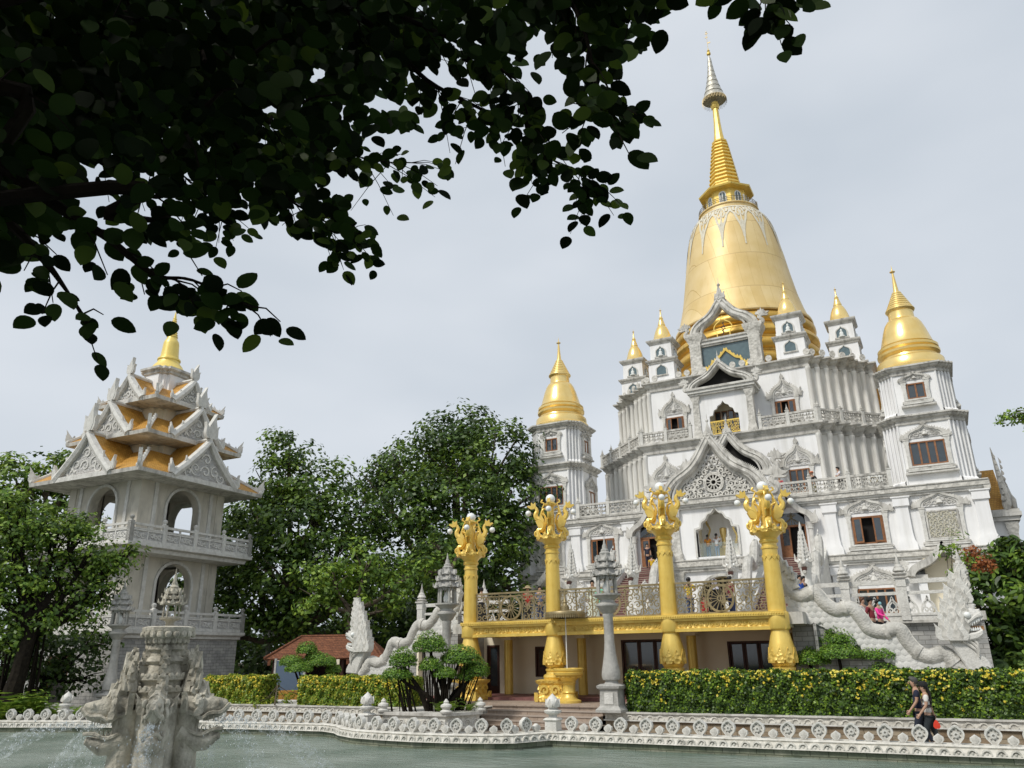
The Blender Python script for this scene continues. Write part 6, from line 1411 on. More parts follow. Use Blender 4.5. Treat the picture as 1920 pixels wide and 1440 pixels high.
bonsai('low dome shaped clipped bonsai peeping over the hedge right of the tiered one',b0,pads([(1658,1264,32,24)],31.2),[([tuple(b0),(b0.x,b0.y,1.6)],.07,.04)])
b0=Wh(585,1262,39); b0.z=.3
pd=pads([(575,1221,21,18),(548,1244,26,16),(600,1244,32,18),(560,1256,28,14,-.4),(625,1258,16,12),(590,1234,20,14)],39)
bonsai('bright green tiered bonsai in front of the clay roofed hut',b0,pd,[([tuple(b0),tuple(Vector(b0).lerp(Vector(q[:3]),.5)+Vector((0,0,-.1))),q[:3]],.10,.03) for q in pd],mats_=(LM_hedge,LM_bons,LM_light))
# banyan bonsai
D=math.hypot(PLC.x,PLC.y); b0=PLC.copy()
pd=pads([(805,1216,33,32),(755,1243,27,28),(862,1238,38,28),(890,1262,28,31),(745,1268,30,18),(808,1252,24,20,-.3),(832,1266,24,16,-.4),(872,1272,18,14)],D)
paths=[]; rr=random.Random(6)
for i,q in enumerate(pd):
    c=Vector(q[:3]); bb=b0+Vector((rr.uniform(-.55,.55),rr.uniform(-.3,.3),0)); paths.append((cat_rom([tuple(bb),tuple(bb.lerp(c,.4)+Vector((rr.uniform(-.15,.15),0,.1))),tuple(bb.lerp(c,.75)),tuple(c)],4),.11,.035))
for i in range(64):
    q=rr.choice(pd); c=Vector(q[:3])+Vector((rr.uniform(-.7,.7)*q[3],rr.uniform(-.5,.5)*q[4],-.05)); e=Vector((b0.x+(c.x-b0.x)*rr.uniform(.45,.95),b0.y+(c.y-b0.y)*.8,.5)); paths.append(([tuple(c),tuple(c.lerp(e,.5)+Vector((rr.uniform(-.04,.04),0,0))),tuple(e)],.014,rr.uniform(.015,.04)))
bonsai('large banyan bonsai with hanging aerial roots in the pond side planter',b0,pd,paths,n=2200,size=.06)
for i,(dx,dy) in enumerate(((.75,-.35),(1.25,.1),(.35,-.5))):
    fern((PLC.x+dx,PLC.y+dy,.5),.5,('small bright fern in the middle of the bonsai planter','small bright fern at the right corner of the bonsai planter','small bright fern at the front of the bonsai planter')[i],'ferns in the bonsai planter',16)
# ================================================================ OVERHANGING FOREGROUND BRANCHES
def overhang():
    o=thing('overhanging_tree','dark overhanging tree with oval leaves filling the upper left foreground','tree',(-6.5,-1.5,0)); B=Vector((-6.5,-1.5,0))
    lm=leaf_mat('leaves_shaded',(.006,.014,.004),(.020,.046,.008),.12,.7); lm.node_tree.nodes['Principled BSDF'].inputs['Specular IOR Level'].default_value=.08  # backlit darkness of the leaves is put into their colour
    lm2=leaf_mat('leaves_backlit',(.02,.05,.006),(.06,.11,.012),.3,.5)  # lighter copy, coloured as leaves with light coming through
    mb=MB(T(*(-B))); fork=Vector((-5.6,-.6,3.2)); mb.tube([B,B+Vector((.1,.2,1.2)),fork],[.32,.27,.22],10,dbark)
    boughs=[([(60,-120),(250,60),(380,230),(500,380),(600,450),(660,480)],3.6,4.4),([(200,-100),(480,-20),(700,90),(800,190),(930,260),(1020,330),(1110,380)],3.3,4.2),
            ([(500,-120),(800,-60),(1000,-10),(1080,60),(1120,200),(1135,260)],2.7,2.5),([(-150,250),(0,380),(120,470),(200,520),(290,590),(360,600),(470,650)],2.6,2.4),([(600,-120),(900,-80),(1100,-20),(1190,40)],2.7,2.6),
            ([(-160,80),(60,200),(200,300),(330,360),(420,440)],4.0,4.6),([(-150,400),(0,480),(80,560),(125,620),(165,680)],2.8,2.8),([(-100,-60),(120,80),(300,150),(460,230),(560,300),(700,340),(770,345)],3.8,4.8),
            ([(1420,-60),(1440,5)],2.8,2.7),([(480,-80),(640,20),(860,120),(960,190),(1000,290)],3.4,3.6),([(60,440),(200,480),(300,490),(380,520)],2.5,2.4)]
    LP=[];LN=[];LD=[];LS=[];LW=[]
    rr=random.Random(21)
    def addleaf(p,d,s,w):
        LP.append(tuple(p-B)); LD.append(tuple(d)); LS.append(s); LW.append(w)
        n=Vector((rr.gauss(0,.45),rr.gauss(0,.45),1)); vw=(Vector((0,0,CAMH))-p).normalized(); n=(n.normalized()*.65+vw*rr.choice((-1,1))*.75); LN.append(tuple(n))
    for pts,d0,d1 in boughs:
        sh_=(75 if d0<3 and pts[0][0]<100 else 40) if pts[0][0]<1300 else 0
        W_=[Wh(a,b_-sh_,d0+(d1-d0)*i/(len(pts)-1)) for i,(a,b_) in enumerate(pts)]
        P=cat_rom([tuple(fork)]+[tuple(q) for q in W_],6) if pts[0][0]<1300 else cat_rom([tuple(Wh(1400,-400,3.5))]+[tuple(q) for q in W_],5)
        n=len(P); mb.tube(P,[max(.005,.032*(1-i/n)**1.1) for i in range(n)],6,dbark)
        for i in range(7,n):
            p=Vector(P[i]); t=(Vector(P[min(i+1,n-1)])-Vector(P[i-1])).normalized()
            left=d0<3 and pts[0][0]<100
            if left and rr.random()<.35+.3*(i/n): continue
            for s in range(1 if left else rr.choice((1,2,2))):
                d=(t*rr.uniform(.3,1)+Vector((rr.gauss(0,.6),rr.gauss(0,.4),rr.gauss(-.25,.45)))).normalized(); l=rr.uniform(.028,.075)*(p-Vector((0,0,CAMH))).length; e=p+d*l+Vector((0,0,-.12*l)); mb.tube([p,p.lerp(e,.5)+Vector((0,0,.02)),e],[.004,.003,.002],3,dbark)
                k=rr.randint(3,6)
                for j in range(k):
                    q=p.lerp(e,(j+1)/k); sd=d.cross(Vector((0,0,1))).normalized()*(1 if j%2 else -1); dl=(d*.5+sd*.75+Vector((0,0,-.45))+Vector((rr.gauss(0,.25),)*3)).normalized(); pt=q+dl*.03; addleaf(pt,dl,rr.uniform(.058,.10)*min(1.15,(p-Vector((0,0,CAMH))).length/3.1),0 if rr.random()<.68 else 1)
    # dense leafy mass further in (measured envelope, several metres deep)
    env=[(120,90,240,150,1250),(380,70,230,130,980),(620,50,180,95,500),(40,250,150,100,540),(300,210,160,90,470),(540,190,130,100,330),(500,300,110,70,190),(860,10,180,45,230),(700,190,60,60,60),(0,350,80,60,120),(60,410,70,40,40),(390,330,80,45,45),(930,80,90,60,110),(1160,50,60,50,50),(-80,250,170,280,420),(600,390,45,40,28),(-10,450,40,40,20)]
    for cx,cy,rx,ry,n in env:
        for i in range(n):
            if i%7==0:
                a=rr.random()*2*PI; q=math.sqrt(rr.random()); kx=cx+rx*q*math.cos(a); ky=cy+ry*q*math.sin(a); kD=rr.uniform(3.2,6.4)
            D=kD+rr.gauss(0,.12); px=kx+rr.gauss(0,75/kD); py=ky+rr.gauss(0,60/kD); p=Wh(px,py,D); d=Vector((rr.gauss(.2,.5),rr.gauss(.1,.4),-.75+rr.gauss(0,.3))).normalized(); addleaf(p,d,rr.uniform(.085,.15)*(.8+.12*D/3),0 if rr.random()<.93 else 1)
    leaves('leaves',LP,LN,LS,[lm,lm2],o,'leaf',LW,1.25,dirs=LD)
    # unseen crown added overhead and behind the viewpoint to shade the branches
    Q=[];k=0
    while k<9000:
        p=Vector((rr.uniform(-12,7),rr.uniform(-11,6),rr.uniform(4.2,10))); d=p-Vector((0,0,CAMH)); u=d.dot(up)/max(.001,d.dot(fwd)); s_=d.dot(rt)/max(.001,d.dot(fwd))
        if d.dot(fwd)>0 and (u<.56 and abs(s_)<.75): continue
        if d.dot(fwd)>0 and d.x>2.5: continue
        Q.append(tuple(p-B)); k+=1
    Q=np.array(Q); leaves('shade_canopy',Q,np.tile([0,0,1.],(len(Q),1))+RNG.normal(size=Q.shape)*.5,RNG.uniform(.28,.48,len(Q)),[lm],o,'leaf',None,1.3)
    rb=random.Random(5)
    for i in range(60):
        a=(rb.uniform(-100,550),rb.uniform(-80,250)); p=Wh(a[0],a[1],rb.uniform(3.4,5.6)); e=p+Vector((rb.uniform(-.25,.35),rb.uniform(-.2,.3),rb.uniform(-.2,.15))); mb.tube([p,p.lerp(e,.5)+Vector((0,0,.04)),e],[.012,.008,.004],5,dbark)
    mb.build('branches',o)
overhang()
# ================================================================ FOUNTAIN
fst=mat('fountain_stone',(.42,.39,.315),(.63,.595,.50),rough=.85,scale=4,detail=8,bump=.8,bscale=13,stain=.65,stcol=(.09,.085,.065),stscale=(2.5,2.5,1.2),thr=.5)
fo=thing('dragon_fountain','weathered stone fountain of dragon heads spouting water round a tiered lantern tower','fountain',tuple(FC),0)
fw=Vector((-FC.x,-FC.y,0)).normalized(); FA=math.atan2(fw.y,fw.x)+PI/2   # local -y faces the viewer
def merge(mb,q):
    o_=len(mb.v); mb.v+=q.v
    for f_,mi_ in zip(q.f,q.m): mb.f.append([i+o_ for i in f_]); mb.m.append(mb.mi(q.ms[mi_]))
zf=lambda py:Wh(300,py,14.0).z-FC.z
MR=Matrix.Rotation(FA,4,'Z')
MR=MR@Matrix.Diagonal((.83,.83,1,1))
mb=MB(MR); Z=zf
mb.lathe([(.46,0),(.44,.5),(.42,.9),(.48,Z(1345)),(.46,Z(1330)),(.44,Z(1322)),(.50,Z(1318)),(.50,Z(1312)),(.40,Z(1308)),(.42,Z(1300)),(.47,Z(1296)),(.47,Z(1290)),(.36,Z(1286)),(.38,Z(1278)),(.44,Z(1274)),(.44,Z(1266)),(.34,Z(1262)),(.30,Z(1252)),(.28,Z(1245)),(.34,Z(1240)),(.32,Z(1234)),(.28,Z(1230)),(.27,Z(1222)),(.33,Z(1218)),(.33,Z(1212)),(.30,Z(1208)),(.36,Z(1200)),(.44,Z(1190)),(.47,Z(1183)),(.47,Z(1177)),(.40,Z(1175))],28,fst)
for k in range(20):
    for (r_,z_,h_,s_) in ((.46,Z(1190),.10,.13),(.37,Z(1202),.10,.11),(.49,Z(1312),.09,.12),(.46,Z(1289),.08,.11),(.43,Z(1266),.08,.11),(.32,Z(1212),.07,.08)):
        q=MB(MR@Matrix.Rotation(2*PI*k/20,4,'Z')@T(0,-r_,z_)); q.sphere((0,0,0),s_*.5,fst,6,5,(1,.5,.8)); merge(mb,q)
for k in range(4):
    q=MB(MR@Matrix.Rotation(k*PI/2,4,'Z')); 
    for i in range(7): q.box(-.09,-.56+.035*i,Z(1330)+.13*i,.09,-.2,Z(1330)+.13*i+.11,fst); q.slab(flame(0,Z(1330)+.13*i+.08,.12,.1),-.58+.035*i,-.5+.035*i,fst)
    merge(mb,q)
mb.build('tower',fo)
za=Z(1177); mb=MB(MR@Matrix.Translation((0,0,za))@Matrix.Diagonal((.74,.74,.70,1))@Matrix.Translation((0,0,-za)))
mb.lathe([(.12,za),(.10,za+.1),(.12,za+.14),(.26,za+.18),(.27,za+.22),(.18,za+.23)],16,fst)
for k in range(6):
    a=PI/3*k; mb.tube([(.19*math.cos(a),.19*math.sin(a),za+.21),(.18*math.cos(a),.18*math.sin(a),za+.50)],.03,6,fst)
for k,(r_,z_) in enumerate(((.31,za+.50),(.25,za+.62),(.20,za+.74))):
    mb.lathe([(r_*.9,z_),(r_,z_+.03),(r_*.66,z_+.08),(r_*.55,z_+.125)],6,fst)
    for j in range(6):
        a=PI/3*j; c,s=math.cos(a),math.sin(a); mb.tube([(r_*.85*c,r_*.85*s,z_+.03),(r_*1.1*c,r_*1.1*s,z_+.06),(r_*1.12*c,r_*1.12*s,z_+.14)],[.03,.025,.006],5,fst)
        q=MB(mb.M@Matrix.Rotation(a,4,'Z')@T(0,-r_*.8,z_)); q.slab([(-.09,0),(0,.13),(.09,0)],-.04,.05,fst); merge(mb,q)
mb.lathe([(.10,za+.86),(.11,za+.9),(.07,za+.95),(.075,za+.98),(.045,za+1.03),(.045,za+1.08),(.02,za+1.2),(.004,za+1.34)],8,fst)
mb.build('lantern_top',fo)
def spout(k,ang):
    d=MB(MR@Matrix.Rotation(ang,4,'Z'))   # local -y is outwards; build in (out,z)
    zj=Z(1362)
    d.tube([(0,-.42,-.1),(0,-.62,.3),(0,-.60,.7),(0,-.52,zj-.05),(0,-.55,zj+.25)],[.30,.27,.22,.23,.25],10,fst)
    for fi in range(46):
        rr=random.Random(fi+k*50); aa=rr.uniform(-1.3,1.3); zz_=rr.uniform(.0,1.0); q=MB(MR@Matrix.Rotation(ang,4,'Z')@T(.27*math.sin(aa),-.58-.25*math.cos(aa),zz_,-aa)); q.slab([(.05*math.cos(u),.055*math.sin(u)) for u in [2*PI*w_/8 for w_ in range(8)]],-.035,.04,fst,bev=.012); merge(d,q)
    for i in range(6): d.tube([(-.2,-.62-.05*math.sin(i),.1+.14*i),(0,-.93+.03*i,.12+.14*i),(.2,-.62,.1+.14*i)],.045,5,fst)
    n=d.build('neck',fo)
    h=MB(MR@Matrix.Rotation(ang,4,'Z'))
    h.tube([(0,-.50,zj+.27),(0,-.72,zj+.31),(0,-.95,zj+.25),(0,-1.14,zj+.27),(0,-1.26,zj+.33)],[.26,.22,.18,.14,.05],10,fst,flat=.75)
    h.tube([(0,-.50,zj-.08),(0,-.72,zj-.20),(0,-.92,zj-.22),(0,-1.16,zj-.13)],[.27,.20,.15,.06],10,fst,flat=.85)
    for s in (-1,1):
        rim=cat_rom([(s*.2,-.50,zj+.17),(s*.20,-.70,zj+.19),(s*.17,-.85,zj+.12),(s*.14,-1.0,zj+.19),(s*.1,-1.18,zj+.20),(s*.02,-1.30,zj+.31)],4); h.tube(rim,.03,5,fst)
        rim=cat_rom([(s*.2,-.52,zj+.02),(s*.18,-.70,zj-.07),(s*.15,-.88,zj-.11),(s*.10,-1.04,zj-.05),(s*.03,-1.20,zj-.04)],4); h.tube(rim,.028,5,fst)
        for i in range(6): h.lathe([(.022,zj+.16),(.004,zj+.07)],5,fst,s*(.18-.012*i),-.62-.09*i); h.lathe([(.02,zj-.09),(.004,zj)],5,fst,s*(.17-.018*i),-.62-.08*i)
        h.sphere((s*.17,-.80,zj+.36),.065,fst,8,6); h.sphere((s*.08,-1.14,zj+.33),.05,fst,6,5)
        h.slab([(s*.17+s*a,b) for a,b in flame(.08,zj+.2,.16,.3,.4)],-.62,-.52,fst)
    cs_=.38 if k==0 else .92
    for j,(o_,z_,w_,hh) in enumerate(((-.92,.30,.14,.16),(-.80,.40,.20,.26*cs_),(-.66,.44,.24,.42*cs_),(-.56,.62*cs_,.22,.46*cs_),(-.62,.84*cs_,.18,.34*cs_),(-.52,.40,.28,.5*cs_))):
        h.slab(flame(0,zj+z_,w_*1.3,hh),o_-.07,o_+.05,fst)
        q=MB(MR@Matrix.Rotation(ang,4,'Z')@Matrix.Rotation(PI/2,4,'Z')); q.slab([(o_+a,b) for a,b in flame(0,zj+z_,w_,hh*1.1,.1)],-.05,.05,fst); merge(h,q)
    for j in range(48 if k else 22):
        rr=random.Random(j+k*90); t=rr.random(); x=rr.uniform(-.27,.27)*(1-.6*t); o_=-.50-.38*(1-t)*rr.uniform(.6,1.05); z_=zj+.10+t*.95*cs_; q=MB(MR@Matrix.Rotation(ang,4,'Z')@T(x,o_,z_,rr.uniform(-1.3,1.3))); q.slab(flame(0,0,rr.uniform(.09,.15),rr.uniform(.14,.27),rr.uniform(-.4,.4)),-.035,.03,fst,bev=.01); merge(h,q)
    h.build('dragon_head',fo)
for k in range(5): spout(k,R(-4)+k*2*PI/5)
# water: jets, falling curtain, droplets
wat=bpy.data.materials.new('falling_water'); wat.use_nodes=True; b_=wat.node_tree.nodes['Principled BSDF']; b_.inputs['Base Color'].default_value=(.82,.88,.90,1); b_.inputs['Roughness'].default_value=.15; b_.inputs['Alpha'].default_value=.55
N=wat.node_tree.nodes; tcn=N.new('ShaderNodeTexCoord'); nn=N.new('ShaderNodeTexNoise'); nn.inputs['Scale'].default_value=16; nn.inputs['Detail'].default_value=6; wat.node_tree.links.new(tcn.outputs['Object'],nn.inputs['Vector']); rp=N.new('ShaderNodeValToRGB'); rp.color_ramp.elements[0].position=.46; rp.color_ramp.elements[1].position=.68; rp.color_ramp.elements[1].color=(.26,.26,.26,1); wat.node_tree.links.new(nn.outputs['Fac'],rp.inputs[0]); wat.node_tree.links.new(rp.outputs[0],b_.inputs['Alpha'])
drop=mat('water_droplets',(.62,.68,.70),(.74,.78,.80),rough=.2,spec=.8)
js=[]; zj=Z(1362)
dp=[]
mb=MB()
for k in range(5):
    a=R(-4)+k*2*PI/5; Mx=MR@Matrix.Rotation(a,4,'Z'); 
    n=9; vx=4.4; pts=[]
    for i in range(n+1):
        t=i/n*.72; pts.append((0,-1.02-vx*t,zj+.05+.8*t-4.9*t*t))
    q=MB(Mx); q.tube(pts,[.025+.028*i for i in range(n+1)],8,wat,cap=False); q.tube([(0,-1.0,zj+.02),(0,-1.06,zj-.25),(0,-1.07,.02)],[.03,.05,.10],8,wat,cap=False); merge(mb,q)
    for i in range(420):
        t=RNG.random()*.72; sp=.03+.34*t; p=Mx@Vector((RNG.normal()*sp,-1.02-vx*t+RNG.normal()*sp*.8,max(.03,zj+.05+.8*t-4.9*t*t+RNG.normal()*sp*.5))); dp.append(p)
    for i in range(170):
        p=Mx@Vector((RNG.normal()*.14,-.98+RNG.normal()*.14,RNG.uniform(.05,zj))); dp.append(p)
o=mb.build('water_jet'); o.location=FC; tag(o,'thin jets of water shooting from the stone dragon mouths','water jet',kind='stuff')
mb=MB()
for p in dp:
    r_=random.uniform(.004,.011); c,s=r_,r_; mb.add([(p.x-c,p.y,p.z),(p.x+c,p.y,p.z),(p.x,p.y-c,p.z),(p.x,p.y+c,p.z),(p.x,p.y,p.z-1.8*s),(p.x,p.y,p.z+1.3*s)],[(0,2,5),(2,1,5),(1,3,5),(3,0,5),(2,0,4),(1,2,4),(3,1,4),(0,3,4)],drop)
o=mb.build('water_droplets'); o.location=FC; tag(o,'white spray of water droplets around the dragon fountain','spray',kind='stuff')
# ================================================================ URN AND CEREMONIAL UMBRELLA
p=Wz(1068,1318,.62)
mb=MB(); mb.lathe([(.46,0),(.46,.08),(.40,.12),(.30,.16),(.25,.24),(.22,.34),(.27,.38),(.24,.44),(.24,.66),(.28,.70),(.25,.76),(.34,.86),(.46,.96),(.58,1.02),(.60,1.10),(.56,1.13),(.60,1.18),(.60,1.24),(.54,1.26),(.52,1.20),(.1,1.18)],28,gold)
for k in range(14):
    q=MB(Matrix.Rotation(2*PI*k/14,4,'Z')@T(0,-.50,.92)@Matrix.Rotation(R(-38),4,'X')); q.slab(flame(0,0,.2,.2),-.03,.02,goldc); merge(mb,q)
o=mb.build('offering_bowl'); o.location=p; tag(o,'golden pedestal bowl at the top of the entrance steps','pedestal bowl')
t_=thing('ceremonial_umbrella','tall thin bronze umbrella with a fringed flat canopy standing in the golden bowl','umbrella',(p.x-.05,p.y,p.z+1.2))
mb=MB(); mb.tube([(0,0,-.02),(0,0,2.3)],.022,8,globe); mb.build('pole',t_)
mb=MB(); mb.lathe([(.80,2.06),(.80,2.12),(.78,2.16),(.3,2.22),(.16,2.24),(.15,2.4),(.1,2.42),(.08,2.5),(.10,2.54),(.05,2.6),(.04,2.8),(.01,3.0)],28,iron)
for k in range(56):
    a=2*PI*k/56; q=MB(Matrix.Rotation(a,4,'Z')@T(0,-.80,1.9)); q.slab([(0,0),(.04,.07),(.03,.16),(-.03,.16),(-.04,.07)],-.01,.01,iron); merge(mb,q)
mb.build('canopy',t_)
# ================================================================ CLAY ROOFED HUT
hp=Wh(622,1250,46); hut=thing('garden_hut','low open garden hut with a red clay tile roof behind the left hedges','hut',(hp.x,hp.y,0),R(28)); hut.scale=(.66,.66,.70)
mb=MB(); 
mb.loft([[(-4.6,-3,3.3),(4.6,-3,3.3),(4.6,3,3.3),(-4.6,3,3.3)],[(-4.7,-3.1,3.4),(4.7,-3.1,3.4),(4.7,3.1,3.4),(-4.7,3.1,3.4)],[(-2.6,-.3,5.0),(2.9,-.3,5.0),(2.9,.3,5.0),(-2.6,.3,5.0)]],rtile); mb.tube([(-2.6,0,5.05),(2.9,0,5.05)],.13,6,rtile)
for a,b_ in (((-4.7,-3.1,3.45),(-2.6,-.2,5.05)),((4.7,-3.1,3.45),(2.9,-.2,5.05))): mb.tube([a,b_],.12,6,rtile)
mb.build('roof',hut)
mb=MB(); mb.box(-4.2,2.6,0,4.2,2.8,3.3,dwood); mb.box(-4.2,-2.4,.6,-1.6,-2.2,1.9,cream); mb.box(-4.2,-2.2,0,-4,2.6,3.3,dwood); mb.build('back_wall',hut)
mb=MB(); mb.box(-3.5,-2.6,.2,3.6,-2.4,1.3,orange); mb.build('counter',hut)
for x in (-4,-1.4,1.4,4): mb=MB(); mb.box(x-.12,-2.7,0,x+.12,-2.46,3.3,dwood); mb.build('post',hut)
mb=MB()
for i in range(12): x=-4.3+.78*i; mb=MB(); mb.box(x-.12,-3.08,2.95,x+.12,-2.95,3.32,cream if i%2 else rtile); mb.build('eaves_bracket',hut)
pass
bp_=Wh(543,1262,43); nb_=thing('notice_board','small blue grey notice board on posts in the shade beside the garden hut','notice board',(bp_.x,bp_.y,0),R(25))
mb=MB(); mb.box(-.7,-.04,.9,.7,.04,2.3,mat('board_blue',(.10,.14,.20),rough=.4)); mb.build('panel',nb_)
for x in (-.75,.75): mb=MB(); mb.box(x-.05,-.06,0,x+.05,.06,2.4,gstone); mb.build('post',nb_)
# ================================================================ RIGHT WING WITH ORANGE ROOF
wg=thing('side_pavilion','small side pavilion with steep orange roof and carved spires right of the temple','pavilion',(4.6,56,0))
mb=MB(); wallholes(mb,-3,0,0,9.7,[(-1.25,-.42,6.0,9.0)],0,.4,white); a=[(-1.25,8.45)]+[(-.835-.415*math.cos(PI*i/12),8.45+.415*math.sin(PI*i/12)) for i in range(1,12)]+[(-.42,8.45)]; archfill(mb,-1.25,-.42,6,9.0,a,.003,.35,white)
mb.box(-2.9,.45,0,-.1,.5,9.6,dark); mb.box(-.02,.01,0,0,6,9.7,white); mb.build('wall',wg)
mb=MB(); mb.loft([[(-.42-q,-.14*e,z),(.06+q,-.14*e,z),(.06+q,.3,z),(-.42-q,.3,z)] for q,e,z in ((.1,1.6,0),(.1,1.6,5),(0,1,5.4),(0,1,8.9),(.1,1.7,9.3),(.1,1.8,9.65))],carve); mb.build('pilaster',wg)
mb=MB(); mb.box(-3.1,-.35,9.7,.3,6,9.95,trim); mb.box(-3.2,-.5,9.95,.42,6,10.2,trim); mb.box(-3.1,-.4,10.2,.35,6,10.38,trim); mb.build('cornice',wg)
mb=MB(); mb.add([(-3,-.2,10.39),(-.25,-.2,10.39),(-.45,.9,13.1),(-3,.9,13.1)],[(0,1,2,3)],orange); mb.add([(-.25,-.2,10.39),(-.25,5,10.39),(-.45,4.5,13.1),(-.45,.9,13.1)],[(0,1,2,3)],orange); mb.build('roof',wg)
for x,h,y in ((-.28,3.9,-.3),(.12,2.5,1.4)):
    mb=MB(T(x,y,10.38)); mb.tube([(0,0,0),(.06,0,.3),(.10,0,.8),(.0,0,h*.45),(-.08,0,h*.75),(-.16,0,h)],[.16,.26,.24,.17,.10,.02],8,trim)
    for i in range(8): mb.slab([(-.06+a_,b_) for a_,b_ in flame(0,.5+.38*i,.26-.02*i,.4,-.2)],-.28+.02*i,-.18+.02*i,trim)
    mb.build('carved_spire',wg)
# ================================================================ PEOPLE
skinm=mat('skin',(.42,.25,.17),(.48,.30,.21),rough=.55); hairm=mat('black_hair',(.010,.009,.008),rough=.45)
def cloth(n,c): return mat('cloth_'+n,c,tuple(min(1,x*1.15) for x in c),rough=.85,scale=14)
def skinmesh(name,J,E,m,parent,sub=1,root=0):
    me=bpy.data.meshes.new(name); bm=bmesh.new(); sl=bm.verts.layers.skin.verify(); ks=list(J); vs={}
    for i,k in enumerate(ks):
        p,r=J[k]; v=bm.verts.new(p); v[sl].radius=(r if hasattr(r,'__len__') else (r,r)); v[sl].use_root=(i==root); vs[k]=v
    for a,b_ in E:
        if a in vs and b_ in vs: bm.edges.new((vs[a],vs[b_]))
    bm.to_mesh(me); bm.free(); me.materials.append(m); o=bpy.data.objects.new(name,me); col.objects.link(o); o.parent=parent
    s=o.modifiers.new('skin','SKIN'); s.use_smooth_shade=True; s.branch_smoothing=.6
    q=o.modifiers.new('sub','SUBSURF'); q.levels=sub; q.render_levels=sub
    return o
def person(label,pos,face,h=1.62,top=('white',(.6,.6,.58)),bottom=('navy',(.03,.04,.08)),lower='trousers',sleeve='short',pose='stand',hair='short',hat=None,arms=None,sub=1,fine=False,group=None,collar=None):
    """face = heading angle (radians), figure looks along local -y"""
    o=thing('person',label,'person',tuple(pos),face,group); S=h
    J={}
    def P(k,x,y,z,r): J[k]=(Vector((x*S,y*S,z*S)),(r[0]*S,r[1]*S) if hasattr(r,'__len__') else r*S)
    seat=pose=='sit'; dz=-.24 if seat else 0
    P('pel',0,0,.53+dz,(.085,.065)); P('wai',0,-.005,.62+dz,(.072,.055)); P('che',0,0,.73+dz,(.088,.06)); P('upc',0,.005,.80+dz,(.075,.05)); P('nec',0,0,.855+dz,.030); P('hd0',0,-.008,.885+dz,.044); P('hd1',0,-.012,.93+dz,(.052,.058)); P('hd2',0,-.005,.972+dz,.036)
    for s,n in ((-1,'R'),(1,'L')):
        P('sh'+n,s*.105,.005,.805+dz,.036)
        st={'stand':((.13,.01,.66),(.135,-.02,.52)),'walk':((.125,-.03*s+.02,.665),(.13,-.10*s-.02,.535)),'up':((.15,-.06,.70),(.10,-.15,.80)),'fold':((.14,-.02,.67),(.05,-.13,.66)),'fwd':((.13,-.05,.67),(.11,-.17,.62)),'back':((.14,.07,.67),(.14,.06,.53)),'rail':((.15,-.04,.68),(.12,-.16,.66))}
        a=(arms or {}).get(n,'walk' if pose=='walk' else 'stand'); e,w_=st[a]
        P('el'+n,s*e[0],e[1],e[2]+dz,.024); P('wr'+n,s*w_[0],w_[1],w_[2]+dz,.017); hv=(Vector(w_)-Vector(e)).normalized()*.045; P('ha'+n,s*(w_[0]+hv.x),w_[1]+hv.y,w_[2]+hv.z+dz,(.021,.012))
        f=s if pose=='walk' else 0
        if seat: P('hi'+n,s*.05,-.01,.27,.055); P('kn'+n,s*.07,-.22,.29,.04); P('an'+n,s*.06,-.24,.05,.025); P('to'+n,s*.06,-.31,.02,.018)
        else:
            P('hi'+n,s*.048,0,.48,.055); P('kn'+n,s*.052,-.06*f-.01,.275,.037); P('an'+n,s*.05,-.11*f if f>0 else (.13 if f<0 else 0),.045 if f>=0 else .075,.023); P('to'+n,s*.055,(-.11*f if f>0 else (.13 if f<0 else 0))-.075,.02,.018)
    E=[('pel','wai'),('wai','che'),('che','upc'),('upc','nec'),('nec','hd0'),('hd0','hd1'),('hd1','hd2')]
    for n in 'RL': E+=[('upc','sh'+n),('sh'+n,'el'+n),('el'+n,'wr'+n),('wr'+n,'ha'+n),('pel','hi'+n),('hi'+n,'kn'+n),('kn'+n,'an'+n),('an'+n,'to'+n)]
    skinmesh('body',J,E,skinm,o,sub)
    g=lambda k,f_=1.0,add=.008:(J[k][0],(J[k][1][0]*f_+add*S,J[k][1][1]*f_+add*S) if hasattr(J[k][1],'__len__') else J[k][1]*f_+add*S)
    tm=cloth(*top); bmm=cloth(*bottom)
    T_={'pel':g('pel',1.0,.012),'wai':g('wai'),'che':g('che'),'upc':g('upc'),'nk2':(J['nec'][0]-Vector((0,0,.025*S)),.036*S)}; TE=[('pel','wai'),('wai','che'),('che','upc'),('upc','nk2')]
    for n in 'RL':
        T_['sh'+n]=g('sh'+n); e=J['el'+n][0]; s_=J['sh'+n][0]
        if sleeve=='short': T_['el'+n]=(s_.lerp(e,.7),.034*S); TE+=[('upc','sh'+n),('sh'+n,'el'+n)]
        else: T_['el'+n]=g('el'+n); T_['wr'+n]=g('wr'+n,1,.006); TE+=[('upc','sh'+n),('sh'+n,'el'+n),('el'+n,'wr'+n)]
    skinmesh('shirt' if lower!='dress' else 'dress_bodice',T_,TE,tm,o,sub)
    if lower=='trousers':
        B_={'pel':g('pel',1.0,.006)}; BE=[]
        for n in 'RL':
            for k in ('hi','kn','an'): B_[k+n]=g(k+n,1.0,.009)
            BE+=[('pel','hi'+n),('hi'+n,'kn'+n),('kn'+n,'an'+n)]
        skinmesh('trousers',B_,BE,bmm,o,sub)
    else:
        mb=MB(); z0=.06 if lower in('dress','long_skirt') else .25; z1=.60+dz; mb.loft([[(r*S*math.cos(t),r*.72*S*math.sin(t),z*S) for t in [2*PI*i/16 for i in range(16)]] for r,z in ((.088,z1),(.105,.52+dz*.9),(.118,.40 if not seat else .25),(.14,.22),(.165,z0))],bmm if lower!='dress' else tm); mb.build('skirt',o)
